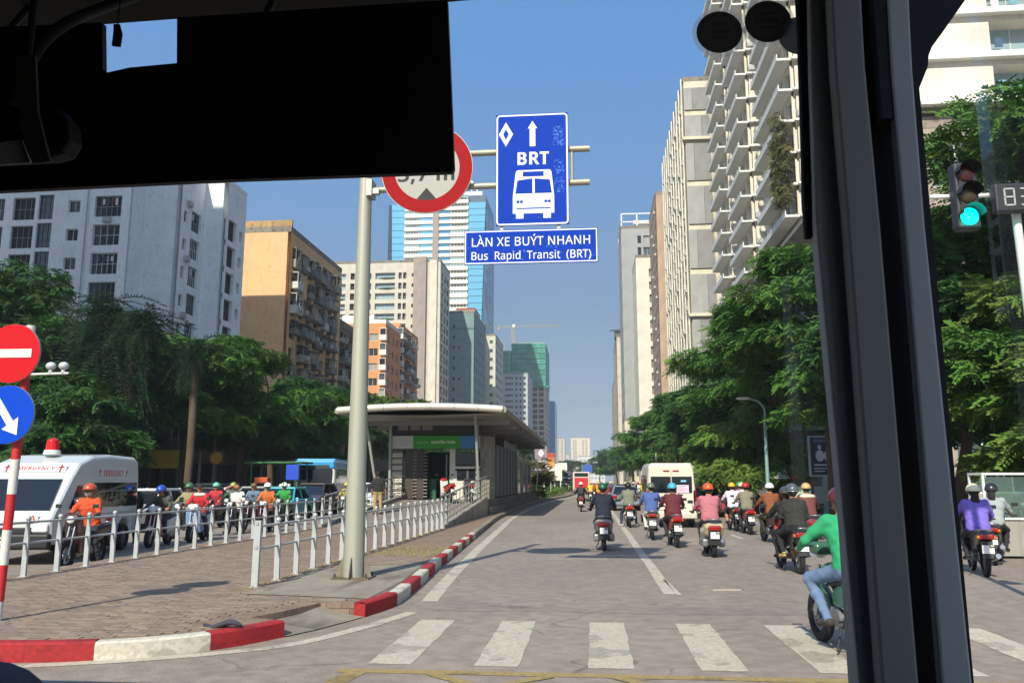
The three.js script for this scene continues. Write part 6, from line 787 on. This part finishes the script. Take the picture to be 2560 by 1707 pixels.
// ---- motorbikes, front -z, wheels on the ground
const bTyre = tyreGeo(.285, .085), bRim = rimGeo(.285, .07, 6), sTyre = tyreGeo(.24, .11), sRim = merge([rimGeo(.24, .09, 5), cyl(.12, .12, .05, 0, 0, 0, 16, 'x')]), mirG = merge([bar([0, 0, 0], [.05, .17, .03], .007, 5), rbox(.13, .075, .02, .01, .08, .2, .03)]), gripG = cyl(.02, .02, .12, 0, 0, 0, 10, 'x');
const mPlate = print(.19, .14, 500, c => { c.fillStyle = '#dedfd9'; c.fillRect(0, 0, .19, .14); c.strokeStyle = '#444'; c.lineWidth = .004; c.strokeRect(.006, .006, .178, .128); c.fillStyle = '#38383a'; for (const y of [.022, .078]) for (let i = 0; i < 4; i++) { c.fillRect(.03 + i * .034, y, .009, .04); c.fillRect(.03 + i * .034, y + .015 * (i % 3), .024, .009); c.fillRect(.044 + i * .034, y + .01, .009, .028); } }, .5), mPlateG = box(.2, .15, .006);
const geoU = {
  body: extX([[-.06, .60], [.1, .72], [.5, .80], [.84, .84], [.9, .78], [.72, .62], [.45, .50], [.18, .44], [-.02, .46]], .21, .05, 3), seat: extX([[-.1, .71], [.05, .735], [.3, .775], [.62, .835], [.78, .85], [.8, .80], [.5, .745], [-.05, .655]], .25, .03, 3), shield: extX([[-.44, .98], [-.36, .99], [-.28, .74], [-.22, .44], [-.27, .30], [-.34, .31], [-.34, .5], [-.4, .74]], .36, .02, 2), cover: rbox(.3, .14, .2, .06, 0, 1.02, -.42), bars: tube([[-.35, 1.02, -.33], [-.2, 1.05, -.39], [0, 1.03, -.42], [.2, 1.05, -.39], [.35, 1.02, -.33]], .013, 20, 6), frame: merge([bar([0, .8, -.44], [0, .5, -.05], .035), bar([-.07, .36, .1], [-.08, .285, .6], .022), bar([.07, .36, .1], [.08, .285, .6], .022), bar([-.1, .62, .55], [-.1, .3, .6], .022), bar([.1, .62, .55], [.1, .3, .6], .022)]), engine: merge([cyl(.1, .1, .22, 0, .34, .06, 12, 'x'), rbox(.16, .16, .26, .03, 0, .36, -.04)]), fork: merge([bar([-.055, .84, -.44], [-.055, .285, -.61], .02), bar([.055, .84, -.44], [.055, .285, -.61], .02)]), ff: new THREE.TorusGeometry(.32, .05, 6, 14, 2.1).rotateY(Math.PI / 2).rotateX(.9).translate(0, .285, -.61), rf: merge([hexa([[-.07, .36, .92], [.07, .36, .92], [.07, .36, .9], [-.07, .36, .9], [-.08, .66, .86], [.08, .66, .86], [.08, .66, .72], [-.08, .66, .72]]), new THREE.TorusGeometry(.31, .045, 6, 10, 1.5).rotateY(Math.PI / 2).rotateX(-.25).translate(0, .285, .6)]), tail: rbox(.2, .1, .09, .03, 0, .74, .875), blink: [rbox(.07, .06, .07, .02, -.13, .73, .86), rbox(.07, .06, .07, .02, .13, .73, .86)], exh: merge([tube([[.06, .28, -.1], [.13, .22, .1], [.15, .3, .35]], .02, 12, 6), bar([.15, .3, .34], [.17, .4, .86], .042, 12, .048)]), rack: tube([[-.12, .82, .55], [-.13, .86, .8], [-.06, .875, .92], [.06, .875, .92], [.13, .86, .8], [.12, .82, .55]], .012, 22, 6), pegs: merge([bar([-.22, .27, .02], [.22, .27, .02], .014), bar([-.24, .36, .36], [.24, .36, .36], .012)]), head: ball(.085, 0, .98, -.52, 1, .9, .6), stand: bar([-.1, .26, .1], [-.2, .05, .2], .012), chain: rbox(.03, .1, .5, .01, -.085, .31, .36),
};
const geoS = { ...geoU, body: extX([[-.02, .44], [.02, .62], [.12, .72], [.55, .80], [.86, .80], [.94, .70], [.84, .52], [.55, .40], [.3, .33], [0, .3]], .36, .1, 4), seat: extX([[-.02, .73], [.2, .775], [.5, .80], [.75, .85], [.82, .80], [.5, .735], [0, .68]], .3, .04, 3), shield: extX([[-.46, .98], [-.38, 1.0], [-.30, .74], [-.26, .4], [.06, .33], [.06, .27], [-.3, .27], [-.4, .5]], .42, .03, 2), tail: rbox(.24, .12, .08, .04, 0, .68, .91), rf: hexa([[-.1, .3, .9], [.1, .3, .9], [.1, .3, .88], [-.1, .3, .88], [-.11, .6, .9], [.11, .6, .9], [.11, .6, .8], [-.11, .6, .8]]), rack: tube([[-.14, .80, .6], [-.15, .86, .86], [-.06, .88, .97], [.06, .88, .97], [.15, .86, .86], [.14, .80, .6]], .017, 22, 6), ff: new THREE.TorusGeometry(.27, .07, 6, 14, 2.2).rotateY(Math.PI / 2).rotateX(.9).translate(0, .24, -.61) };
const paintCache = new Map(); const pc = c => { if (!paintCache.has(c)) paintCache.set(c, P(c, .35, { clearcoat: .6, clearcoatRoughness: .15 })); return paintCache.get(c); };
function bike(label, x, z, turn, o = {}) {
  const sc = o.scooter, G = sc ? geoS : geoU, t = thing(sc ? 'scooter' : 'motorbike', label, sc ? 'scooter' : 'motorbike', [x, o.y || 0, z], turn, o.group), m = pc(o.color || '#8a1c20'), r = sc ? .24 : .285; t.rotation.z = o.lean || 0;
  for (const wz of [.6, -.61]) { const w = mesh('wheel', sc ? sTyre : bTyre, tyreM, t); w.position.set(0, r, wz); if (!o.far) mesh('rim', sc ? sRim : bRim, rimM, w); }
  const wide = q => { q.scale.x = sc ? 1.28 : 1.22; return q; }; wide(mesh('body_panel', G.body, m, t)); wide(mesh('seat', G.seat, blackPl, t)); if (!o.tank) mesh('leg_shield', G.shield, o.color2 ? pc(o.color2) : m, t); mesh('handlebar', G.bars, blackPl, t); mesh('front_fork', G.fork, chrome, t); wide(mesh('rear_mudguard', G.rf, blackPl, t)); wide(mesh('tail_light', G.tail, redLamp, t)); mesh('number_plate', mPlateG, mPlate, t).position.set(0, .52, sc ? .945 : .925); wide(mesh('engine', G.engine, sc ? blackPl : rimM, t)); if (sc) mesh('side_skirt', [rbox(.16, .2, .62, .06, .19, .34, .42), rbox(.16, .2, .62, .06, -.19, .34, .42)], rimM, t).userData.kind = 'stuff';
  if (o.far) return t;
  mesh('handlebar_cover', G.cover, m, t); mesh('headlight', G.head, lampGlass, t); mesh('frame', G.frame, blackPl, t); mesh('front_mudguard', G.ff, m, t); G.blink.forEach(g => mesh('indicator', g, amberLamp, t)); mesh('exhaust', G.exh, o.rust ? M('#8c7a64', .6) : chrome, t); mesh('grab_rail', G.rack, sc ? rimM : chrome, t); mesh('foot_peg', G.pegs, blackPl, t); mesh('stand', G.stand, blackPl, t); mesh('chain_case', G.chain, blackPl, t);
  for (const s of [-1, 1]) { const mi = mesh('mirror', mirG, blackPl, t); mi.position.set(s * .31, 1.05, -.36); mi.scale.x = s; mesh('grip', gripG, blackPl, t).position.set(s * .36, 1.02, -.33); }
  if (o.tank) { mesh('fuel_tank', ball(.15, 0, .80, -.16, .85, .62, 1.6), pc(o.tank), t); mesh('shock_absorber', [bar([-.12, .66, .45], [-.12, .3, .6], .03), bar([.12, .66, .45], [.12, .3, .6], .03)], chrome, t); }
  if (o.box) mesh('delivery_box', rbox(.42, .4, .42, .04, 0, 1.06, .74), M(o.box, .7), t);
  return t;
}
// ---- riders. rider(...) seats a person on a bike
function rider(x, z, turn, bl, bo, pl, po, pose = 'ride') { bike(bl, x, z, turn, bo); const k = bo.scooter ? 0 : 0; return person(pl, pose, x, (bo.y || 0) + k, z, turn, po); }
const PI = Math.PI;
{
  const rg = 'riders ahead on the right carriageway', bg = 'motorbikes ahead on the right carriageway', lg = 'riders waiting on the left carriageway', lb = 'motorbikes waiting on the left carriageway';
  // right carriageway, seen from behind
  rider(.28, -22.4, .0, 'silver scooter of the navy jacketed rider in the bus lane', { scooter: 1, color: '#8d8478', rust: 1, group: bg }, 'rider in a navy jacket and dark green helmet in the bus lane', { shirt: '#141a2c', pants: '#3a3c48', helmet: '#14502f', lod: 0, peakM: blackPl, group: rg, glove: '#26221f' });
  rider(1.4, -33.3, .02, 'small red and white motorbike of the olive jacketed rider', { color: '#a81e22', color2: '#c9c6bf', group: bg }, 'rider in an olive grey jacket and black helmet beyond the navy one', { shirt: '#6f705f', pants: '#27303f', helmet: '#16171b', shoe: '#b9b3a6', group: rg }, 'foot');
  rider(1.82, -26.5, -.03, 'dark motorbike of the blue shirted rider', { color: '#23252a', group: bg }, 'rider in a blue shirt and olive helmet left of the maroon one', { shirt: '#44598f', pants: '#c9c5ba', helmet: '#5d6b4c', group: rg });
  rider(2.2, -23.6, .05, 'red motorbike of the maroon shirted rider', { color: '#a5141c', group: bg }, 'rider in a maroon shirt and light blue helmet', { shirt: '#5a1f25', pants: '#2c2a30', helmet: '#3f9fbc', lod: 0, group: rg, short: 1 });
  rider(2.8, -20.8, .0, 'beige scooter with a big red tail light under the pink shirt', { scooter: 1, color: '#a99b7c', color2: '#6f6650', group: bg }, 'rider in a pink shirt and orange helmet', { shirt: '#a9656f', pants: '#2a282c', helmet: '#d2501f', lod: 0, group: rg, short: 1 });
  rider(5.05, -31.2, .04, 'black motorbike of the white shirted rider with a yellow helmet', { color: '#22201f', group: bg }, 'rider in a white shirt and yellow helmet right of the minibus', { shirt: '#cfc6d2', pants: '#2a2624', helmet: '#d2a11f', bare: 1, group: rg, short: 1 });
  rider(5.75, -33.2, .0, 'dark motorbike under the rider with a yellow and white helmet', { color: '#2b3036', group: bg }, 'rider in white with a yellow and white helmet farther right', { shirt: '#d3cdbf', pants: '#2a2b30', helmet: '#cfc8a0', stripe: '#c9a02c', group: rg });
  rider(5.2, -29.3, .0, 'red tailed motorbike of the khaki jacketed rider', { color: '#8c1218', color2: '#7d7a74', group: bg }, 'rider in a khaki jacket and red helmet', { shirt: '#77745f', pants: '#25272c', helmet: '#b01d28', group: rg });
  rider(5.15, -25.2, .12, 'dark motorbike of the brown shirted rider', { color: '#3a2220', group: bg }, 'rider in a rust brown shirt and white helmet', { shirt: '#7a4524', pants: '#26241f', helmet: '#d3d2cc', group: rg });
  rider(3.9, -17.4, .06, 'black and red motorbike carrying two people in black', { color: '#1d1b1c', color2: '#a51a1e', group: bg }, 'front rider in black with a grey helmet, partly hidden by the passenger', { shirt: '#1b1c1e', pants: '#191a1c', helmet: '#3d4246', lod: 0, group: rg }, 'stoop');
  person('broad passenger in a black t shirt and grey helmet on the two person motorbike', 'pillion', 3.9, -.06, -17.42, .06, { shirt: '#24241f', pants: '#1b1c1d', helmet: '#4a4f52', shoe: '#c9b36c', lod: 0, short: 1, group: rg, rim: chrome });
  rider(5.75, -23.4, .0, 'maroon scooter of the rider with a cream yoke', { scooter: 1, color: '#6b2a36', group: bg }, 'rider in a maroon shirt with cream shoulders and tan helmet', { shirt: '#6a3733', stripeBand: '#c9c0aa', pants: '#2a2a2e', helmet: '#bfa06a', group: rg });
  rider(2.62, -9.3, .16, 'green and black motorbike of the nearest rider beside the pillar', { color: '#2c5a40', color2: '#20342a', tank: '#2f6b48', group: bg }, 'nearest rider in a bright green shirt and blue jeans beside the pillar', { shirt: '#1f8c5c', vest: '#b5502f', pants: '#5f7694', helmet: '#4a1719', shoe: '#3a352f', lod: 0, group: rg }, 'near');
  rider(6.9, -23.5, -.05, 'motorbike with a yellow delivery box behind the pillar edge', { color: '#c9c9c6', box: '#d2a423', group: bg }, 'rider in dark clothes with the yellow delivery box', { shirt: '#26262b', pants: '#26262b', helmet: '#2a2c30', group: rg });
  rider(-.66, -49.9, 0, 'dark red motorbike of the far rider in the bus lane', { color: '#5a1418', group: bg }, 'far rider in dark clothes and white helmet in the bus lane', { shirt: '#22201f', pants: '#3a1a1d', helmet: '#d8d6d0', bag: '#3a3438', group: rg });
  // side window
  rider(7.4, -17.2, -.22, 'dark motorbike of the woman in lilac', { color: '#202024', group: bg }, 'woman in a lilac jacket with long hair and cream helmet in the side window', { shirt: '#6f5fb8', pants: '#1c1c22', helmet: '#d6cfae', longHair: 1, lod: 0, group: rg });
  rider(8.75, -19.4, -.5, 'black motorbike at the right edge of the side window', { color: '#1b1b1d', group: bg }, 'rider in pale grey with long dark hair at the right edge', { shirt: '#8f9694', pants: '#1d1e22', helmet: '#24262a', longHair: 1, group: rg });
  rider(8.0, -22.6, -.2, 'dark motorbike ahead of the woman in lilac', { color: '#2d3034', group: bg }, 'rider with a pale helmet just ahead of the woman in lilac', { shirt: '#3a4250', pants: '#22242a', helmet: '#c9ccd0', group: rg });
  // far riders
  const far = [[.55, -72, '#c98a2b', '#c9a12c', 'orange'], [-.15, -76, '#c9b02c', '#d8c030', 'yellow'], [1.1, -62, '#6d2a2c', '#1d5a3a', 'dark red'], [2.5, -64, '#2f6a45', '#c2b23a', 'green'], [3.4, -70, '#8d8a84', '#b8b4ac', 'grey'], [1.8, -84, '#3b4a63', '#c9c6be', 'slate blue'], [.2, -92, '#a33a35', '#d6d2ca', 'red'], [4.2, -78, '#cbc6ba', '#c23a30', 'white'], [3.6, -58, '#333a36', '#d0cdc5', 'dark green'], [5.2, -60, '#7d5a42', '#3c6fae', 'brown'], [2.4, -100, '#4a4a52', '#c9c046', 'charcoal'], [1.2, -112, '#b9b4a8', '#bf3c34', 'cream'], [4.9, -88, '#2d4f7a', '#d8d6d0', 'blue'], [6.4, -54, '#b96a3a', '#2f5d9a', 'tan orange'], [6.9, -40.5, '#8e2a2c', '#cfcac0', 'brick red'], [6.3, -37, '#2c3f63', '#3f8a5c', 'navy blue']];
  far.forEach(([x, z, s, h, n]) => rider(x, z, 0, `small far motorbike under the rider in ${n}`, { color: pick(['#7d1a1e', '#25272b', '#55585c', '#2b3a5a']), far: z < -60, group: 'far motorbikes down the road' }, `small far rider in ${n}`, { shirt: s, pants: '#26272c', helmet: h, lod: 2, group: 'far riders down the road' }));
  // left carriageway, facing us
  rider(-10.55, -16.7, PI + .05, 'dark motorbike of the orange jacketed rider beside the ambulance', { color: '#3a2624', group: lb }, 'rider in an orange jacket and orange helmet with a pale mask beside the ambulance', { shirt: '#c24a1f', sleeve: '#3a3436', pants: '#2a2c32', helmet: '#b5481c', mask: '#b9bcbc', lod: 0, peakM: capPeakM, group: lg }, 'foot');
  person('person in dark clothes with a cream helmet and yellow bib behind the ambulance', 'stand', -12.75, 0, -22.3, PI + .5, { shirt: '#232227', pants: '#1f1f24', helmet: '#cfc8b0', vest: '#d2c02a', group: lg });
  rider(-11.85, -22.2, PI + .1, 'white and maroon scooter of the blue helmeted rider', { scooter: 1, color: '#c9c4bb', color2: '#6b2026', group: lb }, 'rider with a blue helmet bent over the handlebar', { shirt: '#4a4d44', pants: '#2b2a2c', helmet: '#2347a0', group: lg }, 'stoop');
  rider(-12.8, -25.6, PI - .1, 'dark motorbike behind the blue helmeted rider', { color: '#2f3334', group: lb }, 'rider in a khaki jacket with a patterned scarf behind the blue helmet', { shirt: '#8d8660', pants: '#34332c', helmet: '#3f6a44', mask: '#a89a62', group: lg });
  rider(-11.75, -24.2, PI + .15, 'pale blue scooter of the rider in red', { scooter: 1, color: '#c7c9c6', color2: '#7f99b8', group: lb }, 'rider in a red jacket over a white shirt with a black cap', { shirt: '#b5272c', pants: '#2d3038', cap: '#231f1e', group: lg, stripeBand: '#cfc9c4' }, 'foot');
  rider(-14.4, -31, PI, 'motorbike under the mint helmeted rider', { color: '#4a2024', group: lb }, 'rider in red with a mint helmet farther back', { shirt: '#b02a30', pants: '#33343a', helmet: '#6fb8a0', mask: '#c9b9a8', group: lg });
  rider(-14.6, -33, PI, 'motorbike under the green shirted rider behind', { color: '#2b2f2c', group: lb }, 'rider in a dark green vest and green helmet farther back', { shirt: '#2f5a40', pants: '#3b3a34', helmet: '#8fa648', group: lg });
  rider(-12.1, -27.6, PI + .1, 'black motorbike of the man shading his eyes', { color: '#2a2a2c', group: lb }, 'man in a white t shirt shading his eyes with a raised arm', { shirt: '#d2cfc8', pants: '#33363d', short: 1, group: lg, hair: '#1b1714' }, 'shade');
  rider(-12.5, -30.0, PI, 'dark motorbike of the man with a brown cap', { color: '#3c2428', group: lb }, 'rider in a blue grey shirt with a brown cap', { shirt: '#5d7288', pants: '#4b3a34', cap: '#6b5a3c', group: lg, short: 1, bare: 1 }, 'foot');
  rider(-11.4, -28.6, PI + .12, 'maroon motorbike of the white helmeted rider in orange', { color: '#4a161c', group: lb }, 'rider in an orange shirt and white helmet at the railing', { shirt: '#b9622c', pants: '#3a2c2a', helmet: '#d9dbdc', group: lg, short: 1, bare: 1 }, 'foot');
  rider(-12.3, -32.6, PI, 'black motorbike of the bright green rider', { color: '#26302a', group: lb }, 'rider in a bright green jacket with a green and white helmet', { shirt: '#2a8a3c', pants: '#26302a', helmet: '#d6d8cf', stripe: '#2f9a3c', group: lg });
  rider(-11.4, -38.2, PI, 'bicycle like motorbike in front of the bus', { color: '#5a5a52', group: lb }, 'rider in yellow khaki in front of the blue bus', { shirt: '#a8a04a', pants: '#33352c', helmet: '#c9b23a', group: lg });
  // man on the ramp, parked bikes at the station door
  person('man in a black t shirt and khaki trousers walking up the station ramp', 'stand', -8.6, .42, -33.2, .15, { shirt: '#1f201e', pants: '#a58c64', short: 1, lod: 0, hair: '#171310' });
  bike('red motorbike parked at the station door', -6.75, -38.6, .5, { color: '#b02a1f', color2: '#c9c4bc', y: .80, group: 'motorbikes parked by the station' }); bike('dark motorbike parked against the ticket booth', -5.75, -38.9, .35, { color: '#33302e', y: .80, group: 'motorbikes parked by the station' });
  // parked on the right pavement
  [[8.9, -44.5, '#2a3a55', 'blue'], [9.6, -43.4, '#22262c', 'black'], [10.4, -43.0, '#5c6066', 'grey'], [8.4, -47.5, '#3b2a2c', 'dark red'], [11.3, -42.2, '#2f3440', 'slate']].forEach(([x, z, c, n]) => bike(`${n} motorbike parked on the right pavement under the trees`, x, z, 1.2, { color: c, y: .15, far: 1, group: 'motorbikes parked on the right pavement' }));
}
// ================================================================ THE BUS WE SIT IN
{
  const cab = thing('bus_cab', 'dark interior of the bus around the windscreen, with visor and door pillar', 'bus interior'), dark = M('#15161a', .75), grey = M('#b0b5b6', .75), grey2 = M('#8c8f8c', .8), olive = M('#2b2b26', .9), black = M('#0e0f10', .7), felt = M('#2b2a26', .95);
  const at = (pts, depth, z, bevel = 0) => ext(pts, depth, bevel).translate(0, 0, z + depth / 2);
  // shell: roof, walls, floor, front panel, dashboard
  mesh('roof_lining', box(2.72, .08, 6.0, -.48, 3.24, 1.1), felt, cab); mesh('floor_panel', box(2.7, .06, 6.0, -.48, .42, 1.1), olive, cab); mesh('rear_panel', box(2.7, 2.9, .06, -.48, 1.85, 4.1), felt, cab); mesh('left_side_panel', box(.06, 2.9, 6.0, -1.85, 1.85, 1.1), felt, cab);
  mesh('right_side_panel', [box(.05, .75, 3.0, .9, .8, -.4), box(.05, .5, 4.9, .9, 2.95, 1.6), box(.05, 2.9, 4.0, .9, 1.85, 2.1), box(.05, 1.55, .12, .9, 1.93, -.8)], felt, cab); mesh('front_panel', box(2.6, .85, .05, -.5, .85, -1.97), M('#8a8f90', .5), cab); mesh('dashboard', rbox(2.5, .2, .55, .06, -.48, 1.16, -1.66), olive, cab);
  mesh('roof_header', at([[-1.85, 3.2], [-.02, 3.2], [-.09, 2.875], [-.153, 2.862], [-.234, 2.856], [-.316, 2.853], [-.661, 2.85], [-.972, 2.848], [-1.156, 2.844], [-1.432, 2.847], [-1.85, 2.847]], .3, -1.75), felt, cab); mesh('roof_edge_trim', box(.9, .1, .3, .42, 3.15, -1.85), felt, cab);
  mesh('sun_visor', at([[-1.736, 2.753], [-1.058, 2.745], [-1.047, 2.633], [-1.036, 2.626], [-.986, 2.635], [-.879, 2.64], [-.886, 2.747], [-.289, 2.753], [-.279, 2.564], [-.27, 2.379], [-.275, 2.371], [-.777, 2.371], [-1.267, 2.364], [-1.677, 2.356]], .016, -1.6), black, cab);
  mesh('visor_hinge', [bar([-.7, 2.75, -1.61], [-.7, 2.9, -1.7], .008), bar([-1.3, 2.75, -1.61], [-1.3, 2.9, -1.7], .008)], black, cab);
  const mir = mesh('rear_view_mirror', at([[-1.215, 2.406], [-.946, 2.394], [-.908, 2.386], [-.887, 2.36], [-.881, 2.328], [-.893, 2.305], [-.92, 2.298], [-1.2, 2.293]], .04, -1.3, .008), black, cab); mesh('mirror_glass', at([[-1.2, 2.395], [-.95, 2.383], [-.9, 2.36], [-.895, 2.33], [-.92, 2.308], [-1.19, 2.304]], .004, -1.296), P('#20242a', .06, { metalness: .9 }), mir); mesh('mirror_stem', [tube([[-1.05, 2.4, -1.32], [-1.05, 2.6, -1.4], [-1.02, 2.86, -1.66]], .012, 12, 7)], black, mir);
  mesh('paper_card', at([[-1.015, 2.32], [-.959, 2.324], [-.939, 2.282], [-1.011, 2.28]], .003, -1.25), M('#b9bcb8', .8), cab); mesh('card_holder', at([[-1.01, 2.34], [-.965, 2.345], [-.95, 2.33], [-1.008, 2.322]], .004, -1.245), black, cab);
  mesh('hanging_strap', at([[-.977, 2.473], [-.941, 2.471], [-.926, 2.367], [-.895, 2.278], [-.925, 2.276], [-.953, 2.337], [-.971, 2.417]], .006, -1.24), M('#4d4a40', .9), cab); mesh('strap_cord', bar([-.96, 2.47, -1.243], [-1.0, 3.2, -1.3], .006), black, cab);
  mesh('hanging_tag', [at([[-.974, 2.685], [-.961, 2.684], [-.954, 2.662], [-.956, 2.634], [-.974, 2.637], [-.973, 2.667]], .004, -1.5), bar([-.967, 2.684, -1.5], [-.967, 3.2, -1.52], .0015, 5)], M('#24241f', .9), cab);
  mesh('instrument_hood', at([[-1.45, .9], [-1.45, 1.44], [-1.262, 1.436], [-1.089, 1.429], [-1.055, 1.426], [-1.024, 1.416], [-.997, 1.398], [-.972, 1.365], [-.957, 1.291], [-.95, .9]], .3, -1.5, .02), M('#14182a', .6), cab);
  // door pillar, built of upright mouldings of different depth
  const strips = [[[.533, 3.2], [.511, 2.682], [.5, 2.312], [.528, 1.34], [.535, 1.0], [.59, 1.0], [.585, 1.341], [.58, 2.31], [.575, 2.679], [.585, 3.2]], [[.555, 3.19], [.545, 2.649], [.549, 2.292], [.553, 1.354], [.554, 1.0], [.625, 1.0], [.623, 1.355], [.617, 2.29], [.611, 2.646], [.621, 3.19]], [[.622, 3.2], [.616, 2.661], [.62, 2.299], [.628, 1.349], [.63, 1.0], [.69, 1.0], [.69, 1.35], [.69, 2.297], [.69, 2.658], [.70, 3.2]], [[.676, 3.19], [.662, 2.633], [.664, 2.282], [.664, 1.361], [.664, 1.0], [.725, 1.0], [.722, 1.362], [.708, 2.28], [.71, 2.631], [.728, 3.19]], [[.735, 3.2], [.735, 2.66], [.735, 2.298], [.745, 1.349], [.748, 1.0], [.759, 1.0], [.757, 1.349], [.753, 2.298], [.752, 2.66], [.768, 3.2]]];
  const zs = [-1.86, -1.8, -1.83, -1.78, -1.84], ms = [grey, grey2, black, grey, black], nm = ['pillar_edge', 'pillar_moulding', 'pillar_channel', 'door_frame', 'window_seal']; strips.forEach((s, i) => mesh(nm[i], at(s, [.05, .05, .02, .03, .01][i], zs[i], i === 4 ? 0 : .006), ms[i], cab));
  mesh('pillar_core', [box(.2, 2.2, .06, .66, 2.1, -1.97)], grey2, cab);
  mesh('windscreen_seal', tube([[.513, 3.1, -1.85], [.507, 2.7, -1.85], [.497, 2.34, -1.85], [.499, 2.29, -1.855]], .014, 20, 8), black, cab);
  mesh('window_corner', at([[.64, 3.19], [1.05, 3.19], [1.05, 3.085], [.862, 2.831], [.776, 2.713], [.756, 2.687], [.747, 2.667], [.743, 2.64], [.691, 2.523], [.64, 2.525]], .06, -1.815), black, cab);
  for (const [x, y] of [[.53, 2.19], [.535, 1.521]]) mesh('bolt_cap', [cyl(.011, .012, .012, x + .01, y, -1.853, 14, 'z')], black, cab);
  const glass = P(lin(.95, .97, .965), 0, { transmission: 1, thickness: 0, ior: 1.45 });
  mesh('rear_side_window', sheet(.9, 1.55, .9, 1.93, -.33, Math.PI / 2), glass, cab); const ws = mesh('windscreen', sheet(2.34, 1.86, -.65, 2.13, -1.95), glass, cab); mesh('side_window', sheet(1.0, 2.1, .87, 2.1, -1.33, -Math.PI / 2), glass, cab);
  const stk = print(.12, .12, 800, c => { c.fillStyle = '#4a4642'; c.fillRect(0, 0, .12, .12); c.strokeStyle = '#3f3a36'; c.lineWidth = .003; c.beginPath(); c.arc(.06, .06, .05, 0, 7); c.stroke(); c.fillStyle = '#4a302c'; for (let i = 0; i < 6; i++) c.fillRect(.03 + i * .01, .052, .006, .012); c.fillStyle = '#3d3632'; c.fillRect(.04, .075, .04, .004); c.fillRect(.04, .035, .04, .004); }, 1, { transmission: .22, thickness: 0 });
  for (const [x, y] of [[.333, 2.851], [.452, 2.873]]) mesh('round_sticker', new THREE.CircleGeometry(.056, 36).translate(x, y, -1.94), stk, ws); mesh('sticker_film', [new THREE.CircleGeometry(.066, 40).translate(.333, 2.851, -1.943), new THREE.CircleGeometry(.066, 40).translate(.452, 2.873, -1.9445)], P('#f2f4f0', .6, { transmission: .9, thickness: 0 }), ws); mesh('round_sticker', new THREE.CircleGeometry(.05, 30).translate(.525, 2.83, -1.938), P('#7d807c', 1, { transmission: .3, thickness: 0 }), ws);
}
scene.traverse(o => { if (o.isMesh) { o.castShadow = true; o.receiveShadow = true; } });
renderer.render(scene, camera);
